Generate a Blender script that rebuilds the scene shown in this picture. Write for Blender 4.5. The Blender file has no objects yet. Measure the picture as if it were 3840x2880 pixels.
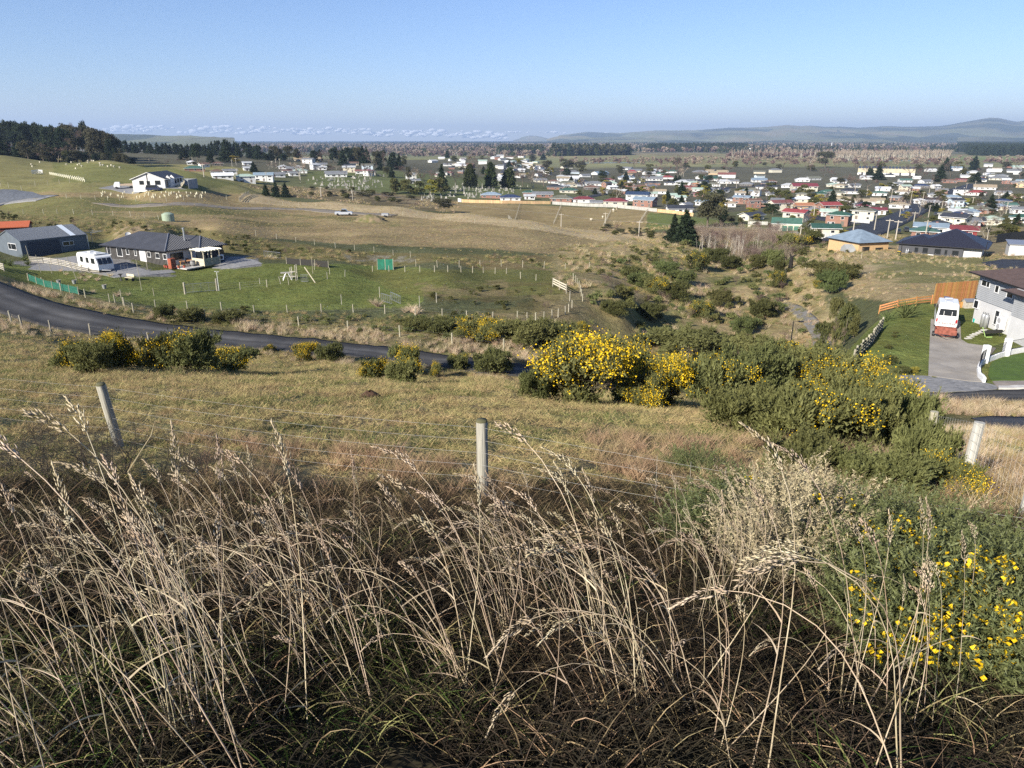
import bpy, bmesh, math, random, time
import numpy as np
from mathutils import Vector, Matrix, Euler
R = math.radians
T0 = time.time()
scene = bpy.context.scene
COL = scene.collection
rng = np.random.default_rng(7)
random.seed(7)

# ------------------------------------------------------------------ camera, light, exposure
F, CU, CV = 2700.0, 1920.0, 1440.0          # focal length and centre, in photo pixels
PITCH = math.atan((CV - 524.0) / F)
SP, CP = math.sin(PITCH), math.cos(PITCH)
cam_d = bpy.data.cameras.new('camera')
cam = bpy.data.objects.new('camera', cam_d); COL.objects.link(cam)
cam.location = (0, 0, 0); cam.rotation_euler = (math.pi / 2 - PITCH, 0, 0)
cam_d.sensor_fit = 'HORIZONTAL'; cam_d.sensor_width = 36; cam_d.lens = F / 3840 * 36
cam_d.clip_start = 0.05; cam_d.clip_end = 200000
scene.camera = cam
SUN_EL, SUN_HEAD = R(27), R(42)              # light travels towards heading 42 deg right of the view
world = bpy.data.worlds.new('World'); scene.world = world; world.use_nodes = True
wn = world.node_tree; wn.nodes.clear()
sky = wn.nodes.new('ShaderNodeTexSky'); sky.sky_type = 'NISHITA'; sky.sun_disc = False
sky.sun_elevation = SUN_EL; sky.sun_rotation = SUN_HEAD + math.pi
sky.altitude = 60; sky.air_density = 1.0; sky.dust_density = 0.0; sky.ozone_density = 3.0
bgn = wn.nodes.new('ShaderNodeBackground'); bgn.inputs['Strength'].default_value = 0.066
won = wn.nodes.new('ShaderNodeOutputWorld')
tint = wn.nodes.new('ShaderNodeMix'); tint.data_type = 'RGBA'; tint.blend_type = 'MULTIPLY'; tint.inputs[0].default_value = 1; tint.inputs[7].default_value = (0.86, 0.92, 1.16, 1)
wn.links.new(sky.outputs[0], tint.inputs[6]); wn.links.new(tint.outputs[2], bgn.inputs[0]); wn.links.new(bgn.outputs[0], won.inputs[0])
sd = bpy.data.lights.new('sun', 'SUN'); sd.energy = 5.0; sd.angle = R(0.5); sd.color = (1.0, 0.93, 0.82)
sun = bpy.data.objects.new('sun', sd); COL.objects.link(sun)
ldir = Vector((math.sin(SUN_HEAD) * math.cos(SUN_EL), math.cos(SUN_HEAD) * math.cos(SUN_EL), -math.sin(SUN_EL)))
sun.rotation_euler = ldir.to_track_quat('-Z', 'Y').to_euler()
scene.view_settings.view_transform = 'Standard'; scene.view_settings.look = 'None'
scene.view_settings.exposure = 0.98; scene.view_settings.gamma = 1.0
scene.view_settings.use_curve_mapping = False
scene.render.engine = 'CYCLES'
scene.cycles.use_denoising = False
scene.cycles.max_bounces = 5; scene.cycles.diffuse_bounces = 2; scene.cycles.glossy_bounces = 2
scene.cycles.transmission_bounces = 3; scene.cycles.volume_bounces = 0; scene.cycles.transparent_max_bounces = 8
scene.cycles.caustics_reflective = False; scene.cycles.caustics_refractive = False

# ------------------------------------------------------------------ maths helpers
def zc(v): return (CV - v) / F * CP - SP       # height lost per metre of depth at image row v
def pt(u, v, t):                                # photo pixel + depth -> world
    x = (np.asarray(u, float) - CU) / F; y = (CV - np.asarray(v, float)) / F
    return np.stack([x * t, (CP + y * SP) * t, (y * CP - SP) * t], -1)
def proj(P):                                    # world -> photo pixel, depth
    P = np.asarray(P, float)
    X, Y, Z = P[..., 0], P[..., 1], P[..., 2]
    d = Y * CP - Z * SP; up = Y * SP + Z * CP
    dd = np.where(d > 1e-3, d, 1e-3)
    return CU + X / dd * F, CV - up / dd * F, d
def hash2(ix, iy, s):
    h = (ix.astype(np.int64) * 374761393 + iy.astype(np.int64) * 668265263 + s * 1442695041) & 0xffffffff
    h = ((h ^ (h >> 13)) * 1274126177) & 0xffffffff
    return ((h ^ (h >> 16)) & 0xffffff) / 16777215.0
def vnoise(x, y, s=0):
    x = np.asarray(x, float); y = np.asarray(y, float)
    ix = np.floor(x).astype(np.int64); iy = np.floor(y).astype(np.int64)
    fx = x - ix; fy = y - iy
    fx = fx * fx * (3 - 2 * fx); fy = fy * fy * (3 - 2 * fy)
    a = hash2(ix, iy, s); b = hash2(ix + 1, iy, s); c = hash2(ix, iy + 1, s); d = hash2(ix + 1, iy + 1, s)
    return (a * (1 - fx) + b * fx) * (1 - fy) + (c * (1 - fx) + d * fx) * fy
def fbm(x, y, s=0, o=4):
    r = 0; a = 1; w = 0
    for i in range(o):
        r = r + a * (vnoise(x, y, s + i * 17) - 0.5); w += a; a *= 0.5; x = np.asarray(x) * 2.03; y = np.asarray(y) * 2.03
    return r / w * 2
def inpoly(u, v, poly):
    u = np.asarray(u, float); v = np.asarray(v, float); r = np.zeros(u.shape, bool)
    n = len(poly)
    for i in range(n):
        x0, y0 = poly[i]; x1, y1 = poly[(i + 1) % n]
        if y0 == y1: continue
        c = ((y0 > v) != (y1 > v)) & (u < (x1 - x0) * (v - y0) / (y1 - y0) + x0)
        r ^= c
    return r
def smooth(a, b, x):
    t = np.clip((x - a) / (b - a), 0, 1); return t * t * (3 - 2 * t)

# ------------------------------------------------------------------ terrain from surveyed points: (u, v, depth)
ROAD_FAR = [(-260, 985), (0, 1055), (63, 1085), (142, 1114), (221, 1138), (316, 1161), (411, 1181), (538, 1203), (700, 1226), (900, 1247), (1171, 1272), (1442, 1301), (1600, 1322), (1760, 1343), (2000, 1376)]
ROAD_NEAR = [(-260, 1080), (0, 1175), (63, 1197), (142, 1219), (221, 1238), (316, 1253), (411, 1263), (538, 1272), (700, 1283), (900, 1306), (1171, 1328), (1442, 1353), (1600, 1374), (1760, 1394), (2000, 1425)]
ROAD_Z = [-16.0, -16.2, -16.3, -16.45, -16.6, -16.75, -16.9, -17.1, -17.3, -17.5, -17.7, -17.9, -18.0, -18.05, -18.1]
CP_ = []
def c(u, v, t): CP_.append(tuple(pt(u, v, t)))
def cz(u, v, z): CP_.append(tuple(pt(u, v, z / zc(v))))
for i, z in enumerate(ROAD_Z):
    cz(*ROAD_FAR[i], z); cz(*ROAD_NEAR[i], z)
# foreground slope
for u in (-900, 200, 1100, 1920, 2800): c(u, 2880, 2.1); c(u, 2400, 3.25)
for u in (3700, 4600): c(u, 2880, 2.2); c(u, 2600, 2.95); c(u, 2400, 3.9); c(u, 2200, 5.4)
for u, l in {
    -900: [(2000, 5.8), (1870, 7.4), (1700, 10), (1500, 17.5), (1400, 27), (1300, 46)],
    100: [(2000, 5.8), (1870, 7.6), (1700, 10), (1600, 13), (1500, 17.5), (1400, 27), (1300, 46), (1230, 60)],
    700: [(2000, 5.8), (1870, 7.8), (1700, 10.3), (1600, 13.2), (1500, 18), (1400, 31), (1330, 52)],
    1300: [(2000, 5.8), (1870, 7.84), (1780, 9.0), (1700, 10.6), (1600, 13.6), (1500, 19), (1400, 36), (1370, 48)],
    1830: [(2000, 5.8), (1870, 7.84), (1790, 9.0), (1700, 10.8), (1600, 14), (1500, 20.5), (1440, 31), (1420, 46)],
    2400: [(2000, 5.9), (1870, 7.9), (1700, 11), (1600, 15), (1530, 23), (1500, 33), (1470, 45)],
    3000: [(2000, 6.0), (1870, 8.0), (1740, 11), (1660, 15), (1590, 22), (1550, 32)],
    3400: [(2050, 6.5), (1900, 8.7), (1760, 12), (1690, 17), (1620, 27)],
    3800: [(2050, 7.0), (1930, 8.8), (1840, 11), (1720, 15), (1640, 25), (1590, 38)],
    4600: [(2050, 7.0), (1930, 8.8), (1840, 11), (1720, 15), (1640, 25), (1590, 38)]}.items():
    for v, t in l: c(u, v, t)
# street and lots on the right, level about -17..-18
for u in (2500, 3000): cz(u, 1480, -17.2) if u == 2500 else cz(u, 1490, -17.1)
for u in (3500, 3840, 4500): cz(u, 1545, -16.4); cz(u, 1495, -17.0); cz(u, 1455, -17.3)
cz(3490, 1415, -17.5); cz(3680, 1425, -17.5); cz(3500, 1240, -18.0); cz(3640, 1205, -18.0); cz(3840, 1330, -17.7); cz(4500, 1300, -17.7)
cz(3200, 1372, -17.7); cz(3320, 1235, -18.0); cz(3260, 1300, -17.9); cz(3480, 1150, -18.2); cz(3660, 1140, -18.2); cz(3350, 1390, -17.6); cz(3840, 1180, -18); cz(4500, 1100, -18.5)
# ground falling west of that lot to the gully path
c(3130, 1330, 72); c(3040, 1350, 82); c(3110, 1290, 92); c(3060, 1200, 104); c(3170, 1200, 98); c(2960, 1110, 125); c(2900, 1300, 95); c(2900, 1200, 108); c(2800, 1060, 135)
c(2700, 1300, 92); c(2700, 1200, 110); c(2700, 1100, 128); c(2700, 1000, 160); c(2750, 950, 190); c(2700, 900, 225); c(2600, 1000, 150)
c(2450, 1280, 88); c(2400, 1220, 98); c(2450, 1120, 115); c(2400, 1050, 128); c(2400, 1000, 138); c(2450, 950, 152); c(2550, 940, 168); c(2560, 900, 200)
# spur, sunken track, mound
c(2120, 1180, 81); c(2180, 1120, 90); c(2210, 1060, 104); c(2280, 1080, 98); c(2340, 1130, 93); c(2280, 1210, 86); c(2100, 1240, 76); c(2350, 1240, 86); c(2200, 1300, 72); c(2120, 1040, 106); c(2050, 1110, 90.5); c(1980, 1170, 81.5)
# lawn platform and yard
for u, v, z in [(100, 1080, -17.6), (300, 1100, -17.9), (600, 1130, -18.3), (1000, 1165, -18.5), (1400, 1165, -18.5), (1800, 1175, -18.5), (0, 1000, -17.6), (0, 965, -18.4), (300, 960, -18.5), (400, 1020, -18.5),
                (630, 1002, -18.5), (900, 1000, -18.5), (900, 1080, -18.5), (1300, 1020, -18.5), (1300, 1090, -18.5), (1700, 1020, -18.6), (1700, 1090, -18.4), (2000, 1060, -18.9), (1000, 980, -18.5), (400, 900, -18.4), (200, 880, -18.2), (700, 900, -18.5), (800, 940, -18.5),
                (1000, 1215, -18.2), (1400, 1230, -18.3), (1800, 1250, -18.4), (1000, 1240, -17.7), (1800, 1330, -18.3)]:
    cz(u, v, z)
# bank behind, plateau
c(0, 850, 143); c(300, 850, 146); c(0, 830, 158); c(300, 835, 156); c(600, 830, 158); c(630, 860, 140); c(450, 870, 139); c(800, 865, 142); c(1000, 960, 124); c(1000, 900, 140); c(1000, 870, 158)
c(1400, 1000, 119); c(1400, 960, 128); c(1400, 910, 142); c(1800, 1000, 123); c(1800, 960, 132); c(1800, 910, 148); c(2200, 1000, 128); c(2200, 960, 140); c(2200, 920, 160); c(2080, 1020, 118)
c(1400, 870, 165); c(1800, 870, 172); c(2200, 890, 182); c(1400, 820, 205); c(1000, 830, 185); c(1000, 780, 225); c(1200, 790, 225); c(1600, 820, 215)
c(1000, 735, 270); c(1250, 755, 265); c(1500, 775, 255); c(1750, 800, 242); c(2000, 830, 225); c(2300, 880, 196); c(2500, 920, 178)
for u, t, z in [(1000, 330, -26), (1250, 320, -28), (1500, 310, -29.5), (1750, 295, -30.5), (2000, 275, -32), (2300, 240, -31), (2450, 215, -29)]:
    x = (u - CU) / F; CP_.append((x * t, t * 1.03, z))
# left hillside
for a in [(-600, 830, 158), (-600, 700, 230), (-600, 600, 300), (0, 760, 215), (300, 770, 195), (500, 742, 225), (700, 790, 188), (300, 722, 226), (550, 706, 232), (700, 700, 236), (0, 700, 230), (0, 660, 262), (200, 640, 300), (0, 582, 360), (400, 601, 335), (700, 640, 305), (900, 695, 285), (850, 735, 245), (550, 680, 262), (300, 680, 250)]:
    c(*a)
for u, t, z in [(-600, 460, -14), (0, 460, -15), (400, 430, -17), (700, 390, -20), (900, 370, -26)]:
    x = (u - CU) / F; CP_.append((x * t, t * 1.05, z))
for a in [(-600, 572, 560), (100, 572, 560), (500, 590, 580), (700, 605, 560), (850, 668, 420), (900, 640, 490), (1100, 650, 510), (1100, 600, 760), (1300, 700, 430), (1300, 660, 500), (1250, 715, 405), (1500, 742, 385), (1600, 700, 450), (1700, 722, 435), (1500, 620, 760), (1700, 640, 760),
          (1900, 800, 325), (1900, 760, 388), (1900, 680, 620), (2100, 850, 282), (2100, 780, 370), (2400, 835, 290), (2600, 860, 250), (2300, 790, 360), (1900, 592, 1000), (1800, 610, 880), (2050, 640, 900), (2200, 700, 600), (2200, 650, 930)]:
    c(*a)
# right lots and town
for a in [(3000, 1010, 133), (3300, 1050, 114), (3300, 1130, 93), (3600, 1100, 93), (3600, 960, 150), (3200, 960, 150), (3050, 975, 153), (3840, 1000, 125), (3840, 930, 165), (4600, 950, 140), (3000, 900, 195), (3300, 890, 192), (3600, 905, 185), (2900, 860, 240), (3300, 850, 235), (3840, 850, 230), (4600, 850, 230)]:
    c(*a)
for u in (2700, 3100, 3500, 3840, 4600):
    c(u, 800, 330); c(u, 750, 450); c(u, 700, 620); c(u, 670, 780)
for u in (2000, 2400, 2800, 3300, 3840, 4600): c(u, 650, 930) if u > 2100 else None; c(u, 620, 1250)
for u in (-600, 300, 900, 1500, 1900, 2400, 3000, 3840, 4600):
    for t in (1900, 3500, 8000): CP_.append(((u - CU) / F * t, t * 1.05, -42))
for u in (-600, 200, 800): CP_.append(((u - CU) / F * 1000, 1050, -20))
CPA = np.array(CP_)
KA = 4.0
def dom(x, y):
    r = np.hypot(x, y); a = np.arctan2(x, y)
    a = np.clip(a, -0.95, 0.95)
    return np.stack([a * KA, np.log(np.maximum(r, 1.2))], -1)
D = dom(CPA[:, 0], CPA[:, 1])
def tk(d2): return 0.5 * d2 * np.log(d2 + 1e-12)
n = len(D)
A = np.zeros((n + 3, n + 3)); d2 = ((D[:, None] - D[None]) ** 2).sum(-1)
A[:n, :n] = tk(d2) + np.eye(n) * 2e-4; A[:n, n] = 1; A[:n, n + 1:] = D; A[n, :n] = 1; A[n + 1:, :n] = D.T
W = np.linalg.solve(A, np.concatenate([CPA[:, 2], np.zeros(3)]))
def tps(x, y):
    q = dom(x, y).reshape(-1, 2); out = np.empty(len(q))
    for i in range(0, len(q), 20000):
        s = q[i:i + 20000]
        out[i:i + 20000] = tk(((s[:, None] - D[None]) ** 2).sum(-1)) @ W[:n] + W[n] + s @ W[n + 1:]
    return out.reshape(np.shape(x))
# polar grid
az_in = np.arange(-48, 48.01, 0.17); az = R(1) * np.concatenate([np.arange(-180, -48, 4.0), az_in, np.arange(52, 180.1, 4.0)])
lr = np.concatenate([np.arange(math.log(0.6), math.log(60), 0.02), np.arange(math.log(60), math.log(260), 0.0105), np.arange(math.log(260), math.log(2000), 0.016), np.arange(math.log(2000), math.log(21000), 0.04)])
GA, GL = np.meshgrid(az, lr, indexing='ij'); GR = np.exp(GL)
GX = GR * np.sin(GA); GY = GR * np.cos(GA)
GZ = tps(GX, GY)
far = smooth(1500, 2200, GR)
GZ = GZ * (1 - far) + (-42) * far
back = smooth(R(65), R(100), np.abs(GA)); GZ = GZ * (1 - back) + np.where(GR < 25, -1.7, -1.7 - (GR - 25) * .02) * back
GZ = np.where(GR < 1.2, -1.62, np.where(GR < 3.2, np.minimum(GZ, -1.62 - .13 * (GR - 1.2)), GZ))
near = smooth(6, 14, GR) * (1 - smooth(1500, 2500, GR))
GZ += near * (0.10 * fbm(GX / 3.1, GY / 3.1, 3, 3)) + smooth(3, 9, GR) * (1 - smooth(60, 90, GR)) * 0.09 * fbm(GX / 0.7, GY / 0.7, 5, 2)
GZ = np.where(GR > 15500, -42 - (GR - 15500) * 0.01, GZ)
def H(x, y):
    x = np.asarray(x, float); y = np.asarray(y, float)
    a = np.arctan2(x, y); l = np.log(np.maximum(np.hypot(x, y), 0.61))
    ia = np.clip(np.searchsorted(az, a) - 1, 0, len(az) - 2); il = np.clip(np.searchsorted(lr, l) - 1, 0, len(lr) - 2)
    fa = np.clip((a - az[ia]) / (az[ia + 1] - az[ia]), 0, 1); fl = np.clip((l - lr[il]) / (lr[il + 1] - lr[il]), 0, 1)
    return (GZ[ia, il] * (1 - fa) + GZ[ia + 1, il] * fa) * (1 - fl) + (GZ[ia, il + 1] * (1 - fa) + GZ[ia + 1, il + 1] * fa) * fl
TT = np.exp(np.linspace(math.log(1.5), math.log(16000), 2600))
def at(u, v, tmin=1.5, tmax=16000):             # where the line of sight through (u, v) meets the ground
    T = TT[(TT >= tmin) & (TT <= tmax)]
    P = pt(u, v, 1.0)[None, :] * T[:, None]
    g = P[:, 2] - H(P[:, 0], P[:, 1])
    k = np.nonzero((g[1:] <= 0) & (g[:-1] > 0))[0]
    if len(k) == 0:
        k = np.argmin(np.abs(g)); p = P[k]
    else:
        k = k[0]; f = g[k] / (g[k] - g[k + 1]); p = P[k] * (1 - f) + P[k + 1] * f
    return Vector((p[0], p[1], float(H(p[0], p[1]))))
def atd(u, t):                                   # ground point in column u at depth t
    x = (u - CU) / F * t; y = t * 1.03
    for _ in range(6):
        z = float(H(x, y)); y = (t + z * SP) / CP
    return Vector((x, y, float(H(x, y))))

# ------------------------------------------------------------------ object and material helpers
def setp(o, label=None, cat=None, group=None, kind=None):
    if label: o['label'] = label
    if cat: o['category'] = cat
    if group: o['group'] = group
    if kind: o['kind'] = kind
    return o
def empty(name, loc, rz=0.0, label=None, cat=None, group=None):
    o = bpy.data.objects.new(name, None); COL.objects.link(o)
    o.location = loc; o.rotation_euler = (0, 0, rz); o.empty_display_size = 0.2
    return setp(o, label, cat, group)
def link(name, me, parent=None, loc=None, rot=None, scale=None):
    o = bpy.data.objects.new(name, me); COL.objects.link(o)
    if parent is not None: o.parent = parent
    if loc is not None: o.location = loc
    if rot is not None: o.rotation_euler = rot if hasattr(rot, '__len__') else (0, 0, rot)
    if scale is not None: o.scale = scale if hasattr(scale, '__len__') else (scale,) * 3
    return o
def mesh_np(name, verts, faces, mats=(), mi=None, smooth_=False, quads=None):
    """verts (n,3); faces: (m,3) or (m,4) array"""
    verts = np.asarray(verts, np.float32); faces = np.asarray(faces, np.int32)
    me = bpy.data.meshes.new(name); k = faces.shape[1]
    me.vertices.add(len(verts)); me.vertices.foreach_set('co', verts.ravel())
    me.loops.add(faces.size); me.loops.foreach_set('vertex_index', faces.ravel())
    me.polygons.add(len(faces)); me.polygons.foreach_set('loop_start', np.arange(0, faces.size, k, dtype=np.int32))
    me.polygons.foreach_set('loop_total', np.full(len(faces), k, np.int32))
    if mi is not None: me.polygons.foreach_set('material_index', np.ascontiguousarray(np.broadcast_to(np.asarray(mi, np.int32), (len(faces),))))
    if smooth_: me.polygons.foreach_set('use_smooth', np.ones(len(faces), bool))
    me.update(calc_edges=True)
    for m in mats: me.materials.append(m)
    return me
class MB:
    """small mesh builder: boxes, bars, tubes, polygons with a material slot each"""
    def __init__(s): s.v = []; s.f = []; s.m = []
    def face(s, pts, m=0):
        i = len(s.v); s.v += [tuple(p) for p in pts]; s.f.append(tuple(range(i, i + len(pts)))); s.m.append(m); return s
    def box(s, c, d, m=0, rz=0.0, taper=1.0):
        cx, cy, cz_ = c; hx, hy, hz = d[0] / 2, d[1] / 2, d[2] / 2; i = len(s.v); C_, S_ = math.cos(rz), math.sin(rz)
        for z, k in ((-hz, 1), (hz, taper)):
            for x, y in ((-hx, -hy), (hx, -hy), (hx, hy), (-hx, hy)):
                x *= k; y *= k; s.v.append((cx + x * C_ - y * S_, cy + x * S_ + y * C_, cz_ + z))
        for f in ((0, 3, 2, 1), (4, 5, 6, 7), (0, 1, 5, 4), (1, 2, 6, 5), (2, 3, 7, 6), (3, 0, 4, 7)):
            s.f.append(tuple(i + j for j in f)); s.m.append(m)
        return s
    def tube(s, pts, r, n=6, m=0, cap=True):
        pts = [Vector(p) for p in pts]; rs = r if hasattr(r, '__len__') else [r] * len(pts); i0 = len(s.v)
        for k, p in enumerate(pts):
            d = (pts[min(k + 1, len(pts) - 1)] - pts[max(k - 1, 0)]).normalized()
            a = d.cross(Vector((0, 0, 1)) if abs(d.z) < .9 else Vector((0, 1, 0))).normalized(); b = d.cross(a)
            for j in range(n):
                t = 2 * math.pi * j / n; s.v.append(tuple(p + (a * math.cos(t) + b * math.sin(t)) * rs[k]))
        for k in range(len(pts) - 1):
            for j in range(n):
                q = (j + 1) % n; s.f.append((i0 + k * n + j, i0 + k * n + q, i0 + (k + 1) * n + q, i0 + (k + 1) * n + j)); s.m.append(m)
        if cap:
            s.f.append(tuple(i0 + j for j in range(n))); s.m.append(m)
            e = i0 + (len(pts) - 1) * n; s.f.append(tuple(e + n - 1 - j for j in range(n))); s.m.append(m)
        return s
    def lathe(s, prof, n=16, c=(0, 0, 0), m=0):
        i0 = len(s.v)
        for r, z in prof:
            for j in range(n):
                t = 2 * math.pi * j / n; s.v.append((c[0] + r * math.cos(t), c[1] + r * math.sin(t), c[2] + z))
        for k in range(len(prof) - 1):
            for j in range(n):
                q = (j + 1) % n; s.f.append((i0 + k * n + j, i0 + k * n + q, i0 + (k + 1) * n + q, i0 + (k + 1) * n + j)); s.m.append(m)
        return s
    def prism(s, prof, x0, x1, m=0, axis='x'):
        """profile of (a, z) swept along an axis"""
        def P(a, z, t): return (t, a, z) if axis == 'x' else (a, t, z)
        n = len(prof); i = len(s.v)
        s.v += [P(a, z, x0) for a, z in prof] + [P(a, z, x1) for a, z in prof]
        for j in range(n): s.f.append((i + j, i + (j + 1) % n, i + n + (j + 1) % n, i + n + j)); s.m.append(m)
        s.f.append(tuple(i + n - 1 - j for j in range(n))); s.m.append(m)
        s.f.append(tuple(i + n + j for j in range(n))); s.m.append(m)
        return s
    def mesh(s, name, mats, smooth_=False, fix=True):
        me = bpy.data.meshes.new(name); me.from_pydata([tuple(map(float, q)) for q in s.v], [], s.f)
        for mm in (mats if isinstance(mats, (list, tuple)) else [mats]): me.materials.append(mm)
        me.polygons.foreach_set('material_index', s.m)
        if fix:
            b = bmesh.new(); b.from_mesh(me); bmesh.ops.recalc_face_normals(b, faces=b.faces); b.to_mesh(me); b.free()
        if smooth_: me.polygons.foreach_set('use_smooth', [True] * len(me.polygons))
        me.update(); return me
    def obj(s, name, mats, parent=None, loc=None, rot=None, smooth_=False, fix=True):
        return link(name, s.mesh(name, mats, smooth_, fix), parent, loc, rot)
_mats = {}
def mat(name, col, rough=0.8, var=0.0, scale=8.0, metal=0.0, rnd=0.0, bump=0.0, col2=None, spec=0.3, stretch=None, trans=0.0):
    """principled material, base colour varied by noise between col and col2 and, by rnd, per object"""
    if name in _mats: return _mats[name]
    m = bpy.data.materials.new(name); _mats[name] = m; m.use_nodes = True; nt = m.node_tree; N = nt.nodes; L = nt.links
    b = N['Principled BSDF']; b.inputs['Roughness'].default_value = rough; b.inputs['Metallic'].default_value = metal
    b.inputs['Specular IOR Level'].default_value = spec
    c1 = (*col, 1)
    if var == 0 and rnd == 0 and col2 is None and bump == 0:
        b.inputs['Base Color'].default_value = c1
    else:
        tc = N.new('ShaderNodeTexCoord'); mp = N.new('ShaderNodeMapping'); L.new(tc.outputs['Object'], mp.inputs[0])
        if stretch: mp.inputs['Scale'].default_value = stretch
        nz = N.new('ShaderNodeTexNoise'); nz.inputs['Scale'].default_value = scale; nz.inputs['Detail'].default_value = 5; L.new(mp.outputs[0], nz.inputs[0])
        cr = N.new('ShaderNodeMix'); cr.data_type = 'RGBA'
        c2 = (*(col2 if col2 else tuple(x * (1 - var) for x in col)), 1)
        c1b = c1 if col2 else (*[min(1, x * (1 + var)) for x in col], 1)
        mr = N.new('ShaderNodeMapRange'); mr.inputs[1].default_value = 0.35; mr.inputs[2].default_value = 0.65; L.new(nz.outputs[0], mr.inputs[0])
        L.new(mr.outputs[0], cr.inputs[0]); cr.inputs[6].default_value = c1b; cr.inputs[7].default_value = c2
        out = cr.outputs[2]
        if rnd:
            oi = N.new('ShaderNodeObjectInfo'); h = N.new('ShaderNodeHueSaturation'); L.new(out, h.inputs['Color'])
            a = N.new('ShaderNodeMapRange'); a.inputs[3].default_value = 1 - rnd; a.inputs[4].default_value = 1 + rnd; L.new(oi.outputs['Random'], a.inputs[0]); L.new(a.outputs[0], h.inputs['Value'])
            w = N.new('ShaderNodeMath'); w.operation = 'MULTIPLY'; w.inputs[1].default_value = 7.31; L.new(oi.outputs['Random'], w.inputs[0])
            fr = N.new('ShaderNodeMath'); fr.operation = 'FRACT'; L.new(w.outputs[0], fr.inputs[0])
            a2 = N.new('ShaderNodeMapRange'); a2.inputs[3].default_value = 0.5 - rnd * .09; a2.inputs[4].default_value = 0.5 + rnd * .07; L.new(fr.outputs[0], a2.inputs[0]); L.new(a2.outputs[0], h.inputs['Hue'])
            out = h.outputs[0]
        L.new(out, b.inputs['Base Color'])
        if bump:
            bp = N.new('ShaderNodeBump'); bp.inputs['Strength'].default_value = bump; bp.inputs['Distance'].default_value = 0.02; L.new(nz.outputs[0], bp.inputs['Height']); L.new(bp.outputs[0], b.inputs['Normal'])
    if trans:
        t = N.new('ShaderNodeBsdfTranslucent'); mx = N.new('ShaderNodeMixShader'); mx.inputs[0].default_value = trans
        src = b.inputs['Base Color']
        if src.is_linked: L.new(src.links[0].from_socket, t.inputs[0])
        else: t.inputs[0].default_value = c1
        L.new(b.outputs[0], mx.inputs[1]); L.new(t.outputs[0], mx.inputs[2]); L.new(mx.outputs[0], N['Material Output'].inputs[0])
    return m

# ------------------------------------------------------------------ ground: one sheet to the coast
GREEN = (0.075, 0.115, 0.022); LAWN = (0.140, 0.160, 0.045); OLIVE = (0.135, 0.125, 0.045); STRAW = (0.26, 0.195, 0.095); BROWN = (0.21, 0.15, 0.070)
SCRUB = (0.085, 0.08, 0.034); SOIL = (0.30, 0.23, 0.15); DARKSOIL = (0.045, 0.035, 0.025); GRAVEL = (0.23, 0.225, 0.22); TOWN = (0.10, 0.095, 0.062); PALE = (0.34, 0.27, 0.15)
pu, pv, pd = proj(np.stack([GX, GY, GZ], -1))
ju = pu + fbm(GX / 4, GY / 4, 21, 3) * 900 / np.maximum(GR, 8) * 2.2
jv = pv + fbm(GX / 4, GY / 4, 31, 3) * 500 / np.maximum(GR, 8)
Cc = np.empty(GX.shape + (3,)); Cc[:] = (0.10, 0.105, 0.05)
def zone(poly, col, t0=0, t1=1e9, amt=1.0, jit=True, noise=None):
    m = inpoly(ju if jit else pu, jv if jit else pv, poly) & (pd > t0) & (pd < t1)
    w = m * amt
    if noise is not None: w = w * smooth(0.35, 0.65, 0.5 + fbm(GX / noise, GY / noise, 77, 4))
    Cc[:] = Cc * (1 - w[..., None]) + np.array(col) * w[..., None]
B = 99999
# plain and town
Cc[pd > 1100] = (0.16, 0.155, 0.085)
pn = fbm(GX / 420, GY / 130, 41, 4); pn2 = fbm(GX / 1500, GY / 300, 45, 4)
w = (smooth(-0.1, 0.15, pn2) * smooth(1200, 2500, GR))[..., None]; Cc[:] = Cc * (1 - w) + np.array((0.19, 0.155, 0.125)) * w
w = (smooth(0.12, 0.25, pn) * smooth(1100, 1800, GR) * 0.8)[..., None]; Cc[:] = Cc * (1 - w) + np.array((0.17, 0.14, 0.075)) * w
w = (smooth(0.14, 0.24, -pn) * smooth(1100, 1800, GR) * 0.7)[..., None]; Cc[:] = Cc * (1 - w) + np.array((0.06, 0.085, 0.035)) * w
zone([(-B, 0), (B, 0), (B, 860), (2600, 860), (2400, 740), (1700, 650), (-B, 640)], TOWN, 340, 1150)
zone([(-B, 0), (B, 0), (B, 625), (-B, 625)], (0.19, 0.19, 0.09), 1050, 2000)
zone([(2000, 576), (2800, 574), (3300, 596), (3300, 622), (2000, 622)], (0.23, 0.20, 0.10), 1050, 2600, .8, noise=90)
zone([(3500, 588), (B, 584), (B, 602), (3500, 600)], (0.17, 0.20, 0.08), 1050, 2600)
# paddocks
zone([(-B, 560), (940, 560), (1000, 720), (700, 760), (-B, 770)], (0.215, 0.195, 0.08), 180, 520)
zone([(200, 600), (640, 630), (900, 690), (700, 720), (420, 690), (200, 680)], (0.145, 0.15, 0.052), 200, 520, .8)
zone([(-B, 730), (800, 720), (2750, 900), (2600, 1010), (1900, 960), (700, 870), (-B, 860)], (0.25, 0.195, 0.10), 140, 300)
zone([(-B, 740), (420, 740), (900, 800), (700, 830), (-B, 800)], (0.125, 0.13, 0.045), 140, 300, .8)
zone([(700, 770), (1500, 830), (1500, 850), (900, 850)], (0.115, 0.12, 0.045), 140, 300, .6)
zone([(300, 790), (1300, 800), (2400, 920), (2400, 960), (1000, 900)], (0.31, 0.235, 0.125), 130, 300, .7, noise=9)
zone([(900, 725), (1700, 770), (2600, 900), (2600, 960), (2000, 860), (1500, 810), (900, 760)], (0.42, 0.33, 0.19), 170, 300, .85)
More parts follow.
